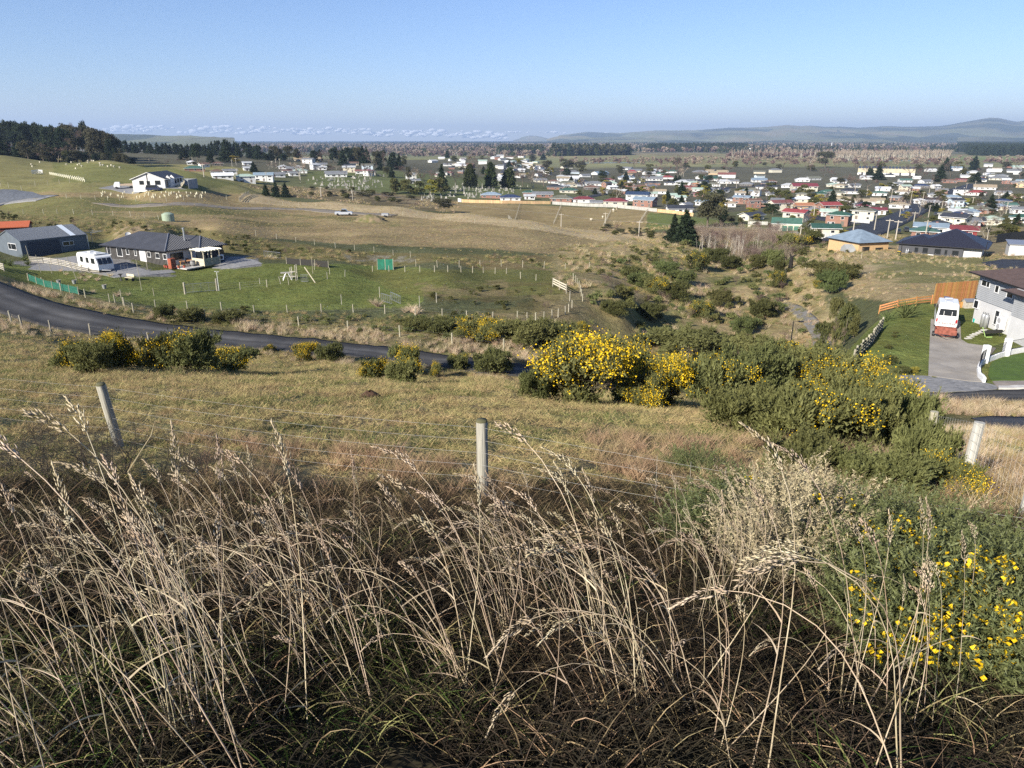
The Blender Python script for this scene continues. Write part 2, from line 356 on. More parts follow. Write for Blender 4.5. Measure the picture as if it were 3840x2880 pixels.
zone([(-B, 780), (400, 810), (700, 850), (1300, 940), (1900, 960), (2600, 960), (2600, 1080), (1700, 1020), (900, 1010), (650, 900), (-B, 900)], (0.155, 0.135, 0.058), 118, 260)
zone([(-B, 780), (2600, 960), (2600, 1080), (-B, 900)], (0.20, 0.15, 0.075), 118, 180, .55, noise=4)
zone([(430, 840), (560, 840), (590, 900), (420, 900)], SOIL, 125, 160, .8, noise=2.2)
zone([(1280, 950), (1560, 965), (1560, 985), (1300, 980)], (0.25, 0.23, 0.18), 118, 160, .7, noise=1.5)
# scrub valley behind the ridge, cemetery, far side field
zone([(900, 690), (1400, 720), (1800, 760), (1700, 800), (1100, 740)], (0.12, 0.10, 0.055), 330, 460)
zone([(1100, 690), (1600, 740), (1720, 790), (1500, 770), (1150, 720)], (0.25, 0.20, 0.12), 330, 460, .6, noise=9)
zone([(1150, 640), (1800, 640), (2000, 720), (1750, 745), (1400, 720), (1150, 690)], (0.11, 0.125, 0.05), 400, 620)
zone([(1660, 755), (2480, 790), (2440, 850), (2300, 870), (1950, 840), (1650, 790)], (0.24, 0.185, 0.09), 260, 420)
zone([(2430, 795), (2900, 850), (2900, 870), (2420, 860)], (0.12, 0.14, 0.045), 230, 420)
# gully and right slopes
zone([(2100, 930), (2700, 850), (3420, 880), (3200, 960), (3080, 1100), (3160, 1300), (3000, 1420), (2000, 1300), (1990, 1110)], (0.23, 0.19, 0.09), 66, 300)
zone([(2100, 930), (2700, 850), (3200, 960), (3100, 1300), (2000, 1300)], (0.36, 0.28, 0.15), 66, 300, .75, noise=5)
zone([(2300, 1000), (2760, 900), (2900, 1100), (2700, 1300), (2350, 1280)], (0.105, 0.125, 0.040), 66, 300, .6, noise=7)
zone([(2900, 930), (3420, 920), (3840, 960), (B, 1000), (B, 1140), (3400, 1140), (3180, 1110), (3000, 1010)], (0.30, 0.235, 0.125), 84, 180)
zone([(3250, 960), (3840, 940), (3840, 1060), (3300, 1060)], (0.13, 0.14, 0.05), 84, 180, .7, noise=8)
zone([(3000, 960), (3400, 980), (3400, 1020), (3000, 1040)], (0.32, 0.26, 0.16), 84, 180, .6, noise=3)
zone([(3600, 800), (B, 800), (B, 960), (3640, 960)], (0.24, 0.19, 0.11), 125, 230, .8)
# lawns
zone([(-B, 985), (130, 985), (300, 1005), (620, 1010), (900, 985), (1380, 995), (1620, 1005), (1700, 1060), (1600, 1110), (1560, 1152), (1200, 1162), (700, 1160), (430, 1130), (-B, 1030)], LAWN, 78, 122)
zone([(-B, 985), (640, 1005), (560, 1060), (400, 1110), (-B, 1050)], (0.10, 0.115, 0.035), 78, 122, .75)
zone([(1300, 1010), (2060, 1010), (2120, 1100), (1700, 1120), (1500, 1100)], (0.135, 0.135, 0.042), 78, 120, .85)
zone([(1640, 1060), (2100, 1060), (2100, 1200), (1560, 1180)], (0.125, 0.105, 0.045), 76, 110, .7, noise=3)
zone([(1560, 1060), (1900, 1050), (1900, 1110), (1600, 1110)], (0.22, 0.17, 0.09), 76, 110, .6, noise=2.5)
zone([(3120, 1380), (3260, 1230), (3390, 1130), (3700, 1110), (B, 1110), (B, 1450), (3700, 1440), (3300, 1420)], LAWN, 54, 90, jit=False)
zone([(1780, 1170), (2000, 1180), (2180, 1080), (2180, 1050), (2230, 1060), (2200, 1160), (2000, 1240), (1850, 1220)], (0.20, 0.165, 0.085), 74, 110, jit=False)
# yard gravel round house and shed
zone([(0, 985), (330, 960), (470, 960), (520, 1000), (660, 1035), (560, 1040), (300, 1020), (130, 1000)], (0.19, 0.185, 0.18), 98, 135, jit=False)
zone([(840, 960), (960, 960), (980, 1000), (840, 1010), (800, 1000)], (0.19, 0.185, 0.18), 98, 135, jit=False)
# verges by the road
zone([(-B, 1000), (100, 1030), (300, 1100), (500, 1165), (900, 1190), (1500, 1200), (2000, 1260), (2300, 1300), (2100, 1400), (-B, 1040)], (0.17, 0.15, 0.068), 55, 95)
zone([(0, 1040), (300, 1140), (700, 1200), (1500, 1240), (2100, 1330), (2100, 1400), (0, 1070)], (0.33, 0.255, 0.145), 55, 95, .85, noise=3)
# near slope
zone([(-B, 1180), (400, 1270), (1100, 1335), (2000, 1400), (2600, 1480), (3600, 1650), (B, 1700), (B, 3500), (-B, 3500)], (0.32, 0.25, 0.12), 0, 66)
nn = smooth(0.4, 0.7, 0.5 + fbm(GX / 2.2, GY / 2.2, 91, 4)) * (pd < 60) * (GR < 70)
Cc[:] = Cc * (1 - .5 * nn[..., None]) + np.array((0.19, 0.175, 0.07)) * .5 * nn[..., None]
nn = smooth(0.45, 0.7, 0.5 + fbm(GX / 1.1, GY / 1.4, 97, 4)) * (GR < 60)
Cc[:] = Cc * (1 - .4 * nn[..., None]) + np.array((0.30, 0.23, 0.12)) * .4 * nn[..., None]
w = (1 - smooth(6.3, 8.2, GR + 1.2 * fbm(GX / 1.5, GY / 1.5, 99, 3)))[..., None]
Cc[:] = Cc * (1 - w) + np.array((0.035, 0.030, 0.017)) * w  # shade beneath the tall grass is put into the ground colour
# asphalt of the roads and gravel tracks lie on the sheet as strips further down; the worn verge beside them:
nA, nL = GX.shape
idx = np.arange(nA * nL).reshape(nA, nL)
q = np.stack([idx[:-1, :-1], idx[:-1, 1:], idx[1:, 1:], idx[1:, :-1]], -1).reshape(-1, 4)
verts = np.stack([GX, GY, GZ], -1).reshape(-1, 3)
centre = np.array([[0, 0, -1.62]]); verts = np.concatenate([verts, centre])
ground_me = mesh_np('ground', verts, q, smooth_=True)
ca = ground_me.color_attributes.new('col', 'FLOAT_COLOR', 'POINT')
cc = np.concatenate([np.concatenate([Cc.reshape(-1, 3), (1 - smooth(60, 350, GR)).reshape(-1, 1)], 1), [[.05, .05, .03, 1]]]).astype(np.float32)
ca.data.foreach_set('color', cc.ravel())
gm = bpy.data.materials.new('ground_cover'); gm.use_nodes = True; nt = gm.node_tree; N = nt.nodes; L = nt.links
b = N['Principled BSDF']; b.inputs['Roughness'].default_value = 1.0; b.inputs['Specular IOR Level'].default_value = 0.05
at_ = N.new('ShaderNodeVertexColor'); at_.layer_name = 'col'
geo = N.new('ShaderNodeNewGeometry')
def nz_(scale, det=4, stretch=(1, 1, 1)):
    mp = N.new('ShaderNodeMapping'); mp.inputs['Scale'].default_value = stretch; L.new(geo.outputs['Position'], mp.inputs[0])
    n_ = N.new('ShaderNodeTexNoise'); n_.inputs['Scale'].default_value = scale; n_.inputs['Detail'].default_value = det; n_.inputs['Roughness'].default_value = .65; L.new(mp.outputs[0], n_.inputs[0]); return n_.outputs[0]
def rmp(s, a, b_, c_, d_):
    m_ = N.new('ShaderNodeMapRange'); m_.inputs[1].default_value = a; m_.inputs[2].default_value = b_; m_.inputs[3].default_value = c_; m_.inputs[4].default_value = d_; L.new(s, m_.inputs[0]); return m_.outputs[0]
def mul(a, b_):
    m_ = N.new('ShaderNodeMath'); m_.operation = 'MULTIPLY'; L.new(a, m_.inputs[0])
    if hasattr(b_, 'links'): L.new(b_, m_.inputs[1])
    else: m_.inputs[1].default_value = b_
    return m_.outputs[0]
v1 = rmp(nz_(0.09, 5), .3, .7, .78, 1.22); v2 = rmp(nz_(0.9, 5), .3, .7, .72, 1.28); v3 = rmp(nz_(7.0, 3), .3, .7, .68, 1.32); v4 = rmp(nz_(0.004, 5), .3, .7, .8, 1.2)
def fade(x, a):
    m_ = N.new('ShaderNodeMix'); L.new(a, m_.inputs[0]); m_.inputs[2].default_value = 1.0; L.new(x, m_.inputs[3]); return m_.outputs[0]
v3 = fade(v3, at_.outputs['Alpha'])
vm = mul(mul(mul(v1, v2), v3), v4)
hs = N.new('ShaderNodeHueSaturation'); L.new(at_.outputs[0], hs.inputs['Color']); L.new(vm, hs.inputs['Value'])
L.new(rmp(nz_(0.35, 3), .3, .7, .485, .515), hs.inputs['Hue'])
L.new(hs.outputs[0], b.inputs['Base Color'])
bp = N.new('ShaderNodeBump'); bp.inputs['Strength'].default_value = 0.9; bp.inputs['Distance'].default_value = 0.35
bh = N.new('ShaderNodeMath'); bh.operation = 'ADD'; L.new(rmp(at_.outputs['Alpha'], 0, 1, .12, .9), bp.inputs['Strength']); L.new(nz_(1.3, 5), bh.inputs[0]); L.new(mul(nz_(6.0, 3), .4), bh.inputs[1]); L.new(bh.outputs[0], bp.inputs['Height']); L.new(bp.outputs[0], b.inputs['Normal'])
ground_me.materials.append(gm)
ground = link('ground', ground_me); setp(ground, 'rolling grassy hillside and valley floor running out to the coast', kind='structure')

# sea
sea_m = mat('sea_water', (0.02, 0.07, 0.16), 0.35, spec=.4)
R0 = 9000; ang = np.linspace(R(-75), R(75), 60)
v = [(R0 * math.sin(a), R0 * math.cos(a), -43) for a in ang] + [(30000 * math.sin(a), 30000 * math.cos(a), -43) for a in ang]
f = [(i, i + 1, 61 + i, 60 + i) for i in range(59)]
sea = link('sea', mesh_np('sea', v, f, [sea_m])); setp(sea, 'flat blue sea along the horizon', kind='structure')

# distant hills: (u, v of skyline) traced, built as ridged relief between 11 and 20 km
def hills(name, sky, R_in, R_c, label, seed):
    us = [a for a, _ in sky]; vs = [b_ for _, b_ in sky]
    U = np.linspace(us[0], us[-1], 420); V = np.interp(U, us, vs)
    a_ = np.arctan((U - CU) / F / (CP + (CV - V) / F * SP)); crest = (524 - V) / F * R_c * 1.0 * 1.0
    crest = crest * np.cos(a_) * 0.92 + 43
    rr = np.concatenate([np.linspace(R_in, R_c, 60), np.linspace(R_c, R_c * 1.25, 12)[1:]])
    A2, R2 = np.meshgrid(a_, rr, indexing='ij'); X2 = R2 * np.sin(A2); Y2 = R2 * np.cos(A2)
    s = (R2 - R_in) / (R_c - R_in)
    n_ = 1 - np.abs(fbm(X2 / 1500, Y2 / 2300, seed, 5)) * 2.2
    n3 = fbm(X2 / 700, Y2 / 700, seed + 5, 4)
    prof = np.where(s <= 1, s ** 1.5, np.clip(1 - (s - 1) * 2, 0, 1))
    Zh = -44 + crest[:, None] * prof * np.where(s < 1, 0.55 + 0.45 * np.clip(n_ + s ** 3, 0, 1) / 1.0, 1) + np.sin(np.clip(s, 0, 1) * math.pi) * (45 * n_ + 25 * n3)
    Zh[:, -1] = -60
    nU, nR = X2.shape; ii = np.arange(nU * nR).reshape(nU, nR)
    q = np.stack([ii[:-1, :-1], ii[:-1, 1:], ii[1:, 1:], ii[1:, :-1]], -1).reshape(-1, 4)
    me = mesh_np(name, np.stack([X2, Y2, Zh], -1).reshape(-1, 3), q, smooth_=False)
    m = bpy.data.materials.get('hill_country') or bpy.data.materials.new('hill_country')
    if not m.use_nodes:
        m.use_nodes = True; nt = m.node_tree; NN = nt.nodes; LL = nt.links; bb = NN['Principled BSDF']; bb.inputs['Roughness'].default_value = 1; bb.inputs['Specular IOR Level'].default_value = 0
        g = NN.new('ShaderNodeNewGeometry'); 
        mp = NN.new('ShaderNodeMapping'); mp.inputs['Scale'].default_value = (1, .45, 1); LL.new(g.outputs['Position'], mp.inputs[0])
        vz = NN.new('ShaderNodeTexNoise'); vz.inputs['Scale'].default_value = 0.0011; vz.inputs['Detail'].default_value = 6; LL.new(mp.outputs[0], vz.inputs[0])
        vo = NN.new('ShaderNodeTexVoronoi'); vo.inputs['Scale'].default_value = 0.0013; LL.new(mp.outputs[0], vo.inputs[0])
        cr = NN.new('ShaderNodeValToRGB'); cr.color_ramp.interpolation = 'LINEAR'
        cr.color_ramp.elements[0].position = .38; cr.color_ramp.elements[0].color = (.035, .05, .025, 1); cr.color_ramp.elements[1].position = .62; cr.color_ramp.elements[1].color = (.21, .18, .09, 1)
        e = cr.color_ramp.elements.new(.44); e.color = (.12, .115, .06, 1); e = cr.color_ramp.elements.new(.52); e.color = (.15, .16, .075, 1)
        LL.new(vz.outputs[0], cr.inputs[0])
        mx = NN.new('ShaderNodeMix'); mx.data_type = 'RGBA'; LL.new(cr.outputs[0], mx.inputs[6]); 
        sp = NN.new('ShaderNodeSeparateColor'); LL.new(vo.outputs['Color'], sp.inputs[0])
        mr = NN.new('ShaderNodeMapRange'); mr.inputs[1].default_value = .72; mr.inputs[2].default_value = .74; mr.inputs[4].default_value = .8; LL.new(sp.outputs[0], mr.inputs[0]); LL.new(mr.outputs[0], mx.inputs[0]); mx.inputs[7].default_value = (.03, .045, .025, 1)
        LL.new(mx.outputs[2], bb.inputs['Base Color'])
    me.materials.append(m)
    o = link(name, me); setp(o, label, kind='structure')
hills('headland', [(1925, 526), (1943, 521), (1960, 513), (1985, 509), (2010, 509), (2030, 513), (2050, 518), (2065, 522), (2090, 526)], 15500, 17500, 'low wooded headland jutting into the sea', 5)
hills('hills', [(2050, 526), (2066, 521), (2100, 507), (2133, 504), (2165, 499), (2200, 495), (2268, 498), (2330, 499), (2400, 494), (2449, 490), (2517, 490), (2607, 489), (2680, 484), (2734, 480), (2800, 480), (2879, 477), (2951, 470), (3005, 474), (3040, 472), (3094, 477), (3156, 476), (3221, 480), (3329, 474), (3402, 477), (3528, 474), (3619, 459), (3673, 450), (3709, 444), (3745, 445), (3800, 457), (3821, 458), (3840, 455), (3950, 450), (4200, 470), (4600, 500)], 7800, 15000, 'blue hazy range of farmed hills across the plain', 11)
hills('hills', [(-700, 500), (200, 495), (420, 503), (488, 507), (565, 507), (655, 515), (768, 520), (836, 523), (880, 526)], 4500, 8000, 'low hazy coastal hills behind the pine wood', 23)

# ------------------------------------------------------------------ scattering real geometry over the ground
_gid = [0]
def scatter(name, templates, P, rot, scl, idx, label):
    P = np.asarray(P, np.float32); n = len(P); _gid[0] += 1
    tc = bpy.data.collections.new('source_%d' % _gid[0])
    for i, m in enumerate(templates):
        o = bpy.data.objects.new('src_%02d_%03d' % (_gid[0], i), m); tc.objects.link(o)
    me = bpy.data.meshes.new(name); me.vertices.add(n); me.vertices.foreach_set('co', P.ravel())
    a = me.attributes.new('rot', 'FLOAT_VECTOR', 'POINT'); a.data.foreach_set('vector', np.asarray(rot, np.float32).ravel())
    a = me.attributes.new('scl', 'FLOAT_VECTOR', 'POINT')
    s = np.asarray(scl, np.float32); s = np.repeat(s[:, None], 3, 1) if s.ndim == 1 else s
    a.data.foreach_set('vector', s.ravel())
    a = me.attributes.new('idx', 'INT', 'POINT'); a.data.foreach_set('value', np.asarray(idx, np.int32))
    o = bpy.data.objects.new(name, me); COL.objects.link(o)
    g = bpy.data.node_groups.new('scatter_%d' % _gid[0], 'GeometryNodeTree')
    g.interface.new_socket('Geometry', in_out='INPUT', socket_type='NodeSocketGeometry'); g.interface.new_socket('Geometry', in_out='OUTPUT', socket_type='NodeSocketGeometry')
    N = g.nodes; L = g.links; gi = N.new('NodeGroupInput'); go = N.new('NodeGroupOutput'); ip = N.new('GeometryNodeInstanceOnPoints')
    ci = N.new('GeometryNodeCollectionInfo'); ci.inputs['Collection'].default_value = tc; ci.inputs['Separate Children'].default_value = True; ci.inputs['Reset Children'].default_value = True
    def na(nm, ty):
        q = N.new('GeometryNodeInputNamedAttribute'); q.data_type = ty; q.inputs[0].default_value = nm; return q.outputs[0]
    er = N.new('FunctionNodeEulerToRotation'); L.new(na('rot', 'FLOAT_VECTOR'), er.inputs[0])
    L.new(gi.outputs[0], ip.inputs['Points']); L.new(ci.outputs[0], ip.inputs['Instance']); ip.inputs['Pick Instance'].default_value = True
    L.new(na('idx', 'INT'), ip.inputs['Instance Index']); L.new(er.outputs[0], ip.inputs['Rotation']); L.new(na('scl', 'FLOAT_VECTOR'), ip.inputs['Scale'])
    L.new(ip.outputs[0], go.inputs[0])
    md = o.modifiers.new('scatter', 'NODES'); md.node_group = g
    return setp(o, label, kind='stuff')
def sample(t0, t1, density, poly=None, seed=1, az0=-44, az1=44, dens_r=None, noise=None):
    """random ground points at so many per square metre whose photo position falls in poly"""
    g = np.random.default_rng(seed); r0, r1 = t0, t1 * 1.25
    area = 0.5 * (r1 * r1 - r0 * r0) * R(az1 - az0); n = int(area * density)
    out = []
    for k in range(0, n, 400000):
        m = min(400000, n - k); r = np.sqrt(g.uniform(r0 * r0, r1 * r1, m)); a = R(1) * g.uniform(az0, az1, m)
        x = r * np.sin(a); y = r * np.cos(a)
        z = H(x, y); P = np.stack([x, y, z], -1); u, v, d = proj(P)
        ok = (u > -150) & (u < 3990) & (d > t0) & (d < t1) & (v < 3100)
        if poly is not None: ok &= inpoly(u + fbm(x / 3, y / 3, 8, 2) * 700 / d, v, poly)
        if dens_r is not None: ok &= g.random(m) < dens_r(d)
        if noise is not None: ok &= (0.5 + fbm(x / noise, y / noise, seed + 3, 3)) > g.uniform(0.38, 0.62, m)
        out.append(P[ok])
    return np.concatenate(out)
def blades(n, l0, l1, w, spread=0.1, tilt=0.6, bend=0.8, seg=3, g=None, mats=1, dirx=0.0, z0=0.0, up=0.0):
    """n ribbon blades rising from a patch; returns verts, tris, material index"""
    g = g or rng; V = []; Fc = []; M = []
    th = g.uniform(0, 2 * math.pi, n); rad = spread * np.sqrt(g.random(n)); L_ = g.uniform(l0, l1, n); ti = g.uniform(up, tilt, n); ph = g.uniform(0, 2 * math.pi, n)
    bd = g.uniform(.2, 1, n) * bend; mi = g.integers(0, mats, n)
    for i in range(n):
        p = np.array([rad[i] * math.cos(th[i]), rad[i] * math.sin(th[i]), z0]); d = np.array([math.sin(ti[i]) * math.cos(ph[i]) + dirx, math.sin(ti[i]) * math.sin(ph[i]), math.cos(ti[i])]); d /= np.linalg.norm(d)
        side = np.cross(d, [math.cos(ph[i] + 1.3), math.sin(ph[i] + 1.3), 0.2]); side /= np.linalg.norm(side)
        b0 = len(V); hd = np.array([d[0], d[1], 0.001]); hd /= np.linalg.norm(hd)
        for k in range(seg + 1):
            f = k / seg; ww = w * (1 - f ** 1.6) * .5 + 0.0002
            if k == seg: V.append(p)
            else: V.append(p - side * ww); V.append(p + side * ww)
            d = d + (hd * .6 - np.array([0, 0, 1])) * bd[i] / seg; d /= np.linalg.norm(d)
            p = p + d * L_[i] / seg
        for k in range(seg - 1):
            a = b0 + 2 * k; Fc += [(a, a + 1, a + 3), (a, a + 3, a + 2)]; M += [mi[i]] * 2
        a = b0 + 2 * (seg - 1); Fc.append((a, a + 1, a + 2)); M.append(mi[i])
    return np.array(V), np.array(Fc), np.array(M)
def join(*parts):
    V = []; Fc = []; M = []; o = 0
    for v, f, m in parts:
        if len(v) == 0: continue
        V.append(v); Fc.append(np.asarray(f) + o); M.append(np.broadcast_to(np.asarray(m), (len(f),))); o += len(v)
    return np.concatenate(V), np.concatenate(Fc), np.concatenate(M)
def tri_tube(pts, r, n=3):
    pts = np.asarray(pts, float); V = []; Fc = []
    for k, p in enumerate(pts):
        d = pts[min(k + 1, len(pts) - 1)] - pts[max(k - 1, 0)]; d = d / (np.linalg.norm(d) + 1e-9)
        a = np.cross(d, [0.3, .1, 1] if abs(d[2]) < .9 else [0, 1, 0]); a /= np.linalg.norm(a); b_ = np.cross(d, a); rr = r[k] if hasattr(r, '__len__') else r
        for j in range(n):
            t = 2 * math.pi * j / n; V.append(p + (a * math.cos(t) + b_ * math.sin(t)) * rr)
    for k in range(len(pts) - 1):
        for j in range(n):
            q = (j + 1) % n; Fc += [(k * n + j, k * n + q, (k + 1) * n + q), (k * n + j, (k + 1) * n + q, (k + 1) * n + j)]
    return np.array(V), np.array(Fc), 0
m_straw = mat('dry_straw', (0.60, 0.50, 0.35), .6, col2=(0.38, 0.29, 0.175), scale=6, rnd=.25, trans=.12)
m_tan = mat('dead_tan_grass', (0.45, 0.34, 0.19), .7, col2=(0.30, 0.21, 0.105), scale=9, rnd=.3, trans=.25)
m_gold = mat('dry_golden_grass', (0.52, 0.42, 0.20), .7, col2=(0.38, 0.30, 0.135), scale=9, rnd=.25, trans=.25)
m_green = mat('green_grass', (0.09, 0.14, 0.03), .6, col2=(0.05, 0.085, 0.02), scale=9, rnd=.3, trans=.25)
m_dark = mat('shaded_thatch', (0.045, 0.034, 0.018), .9, col2=(0.018, 0.015, 0.009), scale=9, rnd=.35)  # brown thatch darkened: shade among the stems sits in its colour
m_olive = mat('olive_grass', (0.30, 0.27, 0.11), .7, col2=(0.20, 0.19, 0.075), scale=9, rnd=.3, trans=.25)
m_twig = mat('grey_brown_twig', (0.17, 0.13, 0.10), .9, var=.4, rnd=.3)
m_red = mat('russet_grass', (0.42, 0.31, 0.185), .7, col2=(0.28, 0.195, 0.105), scale=9, rnd=.25, trans=.25)
def tmesh(name, part, mats): return mesh_np(name, part[0], part[1], mats, part[2])

def stalk(seed, lean, L_, head=True, droop=.5):
    g = np.random.default_rng(seed); parts = []
    p = np.zeros(3); d = np.array([-math.sin(lean), g.uniform(-.12, .12), math.cos(lean)]); pts = [p.copy()]; n = 9
    for k in range(n):
        d = d + np.array([-.5, 0.05, -.6]) * droop * ((k / n) ** 2.2) * .5 + g.normal(0, .012, 3); d /= np.linalg.norm(d); p = p + d * L_ / n; pts.append(p.copy())
    pts = np.array(pts); parts.append((*tri_tube(pts, np.linspace(.0026, .0011, n + 1))[:2], 0))
    if head:
        hl = g.uniform(.10, .19); st = pts[-1] - d * hl * .25; q = st.copy(); dd = d.copy()
        for k in range(g.integers(34, 60)):
            f = k / 50; q = st + dd * hl * f * 1.15; ro = g.normal(0, 1, 3); ro -= ro.dot(dd) * dd; ro /= np.linalg.norm(ro)
            w_ = .017 * math.sin(min(1, f + .12) * math.pi) ** .6 * g.uniform(.2, 1)
            c_ = q + ro * w_; a_ = dd * .9 + ro * .3; a_ /= np.linalg.norm(a_); s_ = np.cross(a_, ro); s_ /= np.linalg.norm(s_)
            ln = g.uniform(.015, .028); wd = g.uniform(.0018, .0032)
            V = np.array([c_ - a_ * ln / 2, c_ + s_ * wd, c_ + a_ * ln / 2, c_ - s_ * wd, c_ + ro * wd])
            parts.append((V, np.array([(0, 1, 4), (1, 2, 4), (2, 3, 4), (3, 0, 4), (0, 2, 1), (0, 3, 2)]), 0))
            dd = dd + np.array([-.01, 0, -.012]) * droop; dd /= np.linalg.norm(dd)
    for k in range(g.integers(0, 3)):          # dry leaves on the stem
        b_ = pts[g.integers(2, 7)]; ph = g.uniform(0, 6.28)
        v, f, m = blades(1, .10, .24, .0052, 0.0, 1.0, 2.2, 5, g, up=.5); c_, s_ = math.cos(ph), math.sin(ph)
        v = v @ np.array([[c_, s_, 0], [-s_, c_, 0], [0, 0, 1]]) + b_; parts.append((v, f, 0))
    return join(*parts)
stalks = [tmesh('grass_stalk', stalk(100 + i, l, L_, h, dr), [m_straw]) for i, (l, L_, h, dr) in enumerate(
    [(.30, .95, True, .5), (.38, .85, True, .9), (.45, .9, True, 1.4), (.22, .8, True, .3), (.34, .75, False, .6), (.5, .7, False, 1.2), (.26, 1.0, True, .7), (.1, .7, True, .5), (.05, .85, True, .2), (-.15, .65, False, .4), (.6, .8, True, 1.8), (.32, .6, False, .2)])]
def clump(seed, n, l0, l1, w, spread, mats, tilt=.9, bend=1.2, seg=3, **k):
    return tmesh('grass_clump', blades(n, l0, l1, w, spread, tilt, bend, seg, np.random.default_rng(seed), len(mats), **k), mats)
G2 = np.random.default_rng(3)
# 1. tall dry stalks in front of the camera, denser in drifts, leaning left
T_ = sample(1.6, 6.0, 6.5, seed=11, az0=-52, az1=52, dens_r=lambda d: np.interp(d, [1.7, 3, 4.4, 5.4, 6.6], [1, .95, .5, .16, .05]))
k_ = G2.integers(3, 15, len(T_)); rr_ = G2.uniform(.04, .13, len(T_)); tl = G2.normal(0, .12, len(T_)); tz = G2.normal(0, .35, len(T_))
own = np.repeat(np.arange(len(T_)), k_); P = T_[own] + np.stack([G2.normal(0, 1, len(own)) * rr_[own], G2.normal(0, 1, len(own)) * rr_[own], np.zeros(len(own))], -1); P[:, 2] = H(P[:, 0], P[:, 1]) - .01
u_, v_, d_ = proj(P); keep = ~((u_ > 2880) & (v_ < 2640)) | (G2.random(len(P)) < .14); P = P[keep]; u_ = u_[keep]; own = own[keep]; d_ = d_[keep]
n = len(P); rot = np.zeros((n, 3)); rot[:, 2] = tz[own] + G2.normal(0, .15, n) - .1; rot[:, 1] = np.where(u_ > 2500, .20, -.04) + tl[own] + G2.normal(0, .04, n)
idx = G2.integers(0, len(stalks), n); ssc = np.interp(d_, [1.6, 2.5, 4, 6.4], [1.15, 1.0, .74, .42])
scatter('tall_dry_grass', stalks, P, rot, ssc * G2.uniform(.6, 1.12, n), idx, 'tall straw coloured seeding grass leaning left across the foreground')
# 2. tangled undergrowth beneath it, its thatch colour darkened for shade
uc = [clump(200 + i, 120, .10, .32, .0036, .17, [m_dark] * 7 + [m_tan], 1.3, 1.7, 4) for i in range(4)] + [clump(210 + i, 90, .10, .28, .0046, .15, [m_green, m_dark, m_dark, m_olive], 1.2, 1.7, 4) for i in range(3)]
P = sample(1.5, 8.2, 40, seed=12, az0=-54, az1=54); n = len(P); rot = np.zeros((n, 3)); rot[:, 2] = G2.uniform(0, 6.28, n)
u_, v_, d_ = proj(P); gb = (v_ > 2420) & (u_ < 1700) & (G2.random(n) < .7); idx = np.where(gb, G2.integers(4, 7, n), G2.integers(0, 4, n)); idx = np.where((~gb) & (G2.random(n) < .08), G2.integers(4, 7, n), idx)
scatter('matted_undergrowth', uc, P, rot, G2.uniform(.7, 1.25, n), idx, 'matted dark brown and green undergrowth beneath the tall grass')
# 3. short tussocky paddock grass
pc = [clump(300 + i, 70, .06, .17, .0055, .16, [m_gold, m_tan, m_olive, m_gold], 1.15, 1.3, 3) for i in range(4)] + [clump(310 + i, 70, .05, .14, .006, .16, [m_olive, m_green, m_gold], 1.1, 1.2, 3) for i in range(3)] + [clump(320 + i, 60, .15, .40, .005, .12, [m_red, m_tan, m_red], .6, 1.0, 4) for i in range(2)]
P = sample(6.2, 30, 17, seed=13, az0=-46, az1=46, dens_r=lambda d: np.interp(d, [6, 8, 14, 30], [.5, 1, .75, .4])); n = len(P)
rot = np.zeros((n, 3)); rot[:, 2] = G2.uniform(0, 6.28, n)
nz = 0.5 + fbm(P[:, 0] / 2.0, P[:, 1] / 2.0, 61, 3); idx = np.where(nz > G2.uniform(.50, .72, n), G2.integers(4, 7, n), G2.integers(0, 4, n))
u_, v_, d_ = proj(P)
red = inpoly(u_, v_, [(2200, 1620), (3300, 1700), (3840, 1750), (3840, 1950), (3300, 1950), (2500, 1900), (2250, 1750)]) & (G2.random(n) < .6); idx = np.where(red, G2.integers(7, 9, n), idx)
base = inpoly(u_, v_, [(700, 1650), (1600, 1700), (2000, 1830), (1900, 2000), (600, 2000)]) & (G2.random(n) < .5); idx = np.where(base, G2.integers(7, 9, n), idx)
scatter('paddock_grass', pc, P, rot, np.interp(d_, [6, 30], [.8, 1.7]) * G2.uniform(.7, 1.25, n), idx, 'short dry yellow green paddock grass on the near slope')
P = sample(28, 66, 3.4, [(-B, 1160), (400, 1262), (1100, 1322), (1600, 1370), (2100, 1420), (2700, 1500), (2700, 1600), (-B, 1620)], seed=14); n = len(P); rot = np.zeros((n, 3)); rot[:, 2] = G2.uniform(0, 6.28, n)
scatter('paddock_grass', pc, P, rot, G2.uniform(1.3, 2.4, n), G2.integers(0, 7, n), 'dry paddock grass lower down the slope towards the road')
# 4. tall pale verge grass along both sides of the road and on banks
vc = [clump(400 + i, 60, .35, .85, .012, .22, [m_straw, m_tan, m_straw], .45, .8, 4) for i in range(4)] + [clump(410 + i, 60, .2, .5, .013, .28, [m_tan, m_olive, m_gold], .8, 1.1, 3) for i in range(3)] + [clump(420, 70, .25, .6, .016, .3, [m_green, m_olive], .9, 1.0, 3)]
def veg(name, poly, t0, t1, dens, mix, s0, s1, label, seed, noise=None, tm=None):
    P = sample(t0, t1, dens, poly, seed=seed, noise=noise); n = len(P); rot = np.zeros((n, 3)); rot[:, 2] = G2.uniform(0, 6.28, n)
    return scatter(name, tm or vc, P, rot, G2.uniform(s0, s1, n), np.array(mix)[G2.integers(0, len(mix), n)], label)
veg('verge_grass', [(-B, 1000), (0, 1032), (142, 1085), (411, 1155), (700, 1195), (1200, 1225), (1700, 1270), (2100, 1300), (2200, 1380), (1800, 1345), (1600, 1318), (1171, 1268), (700, 1222), (411, 1177), (142, 1110), (0, 1050)], 55, 96, 2.6, [0, 1, 2, 3], .6, 1.2, 'tall bleached grass along the far verge of the sealed road', 21, 3)
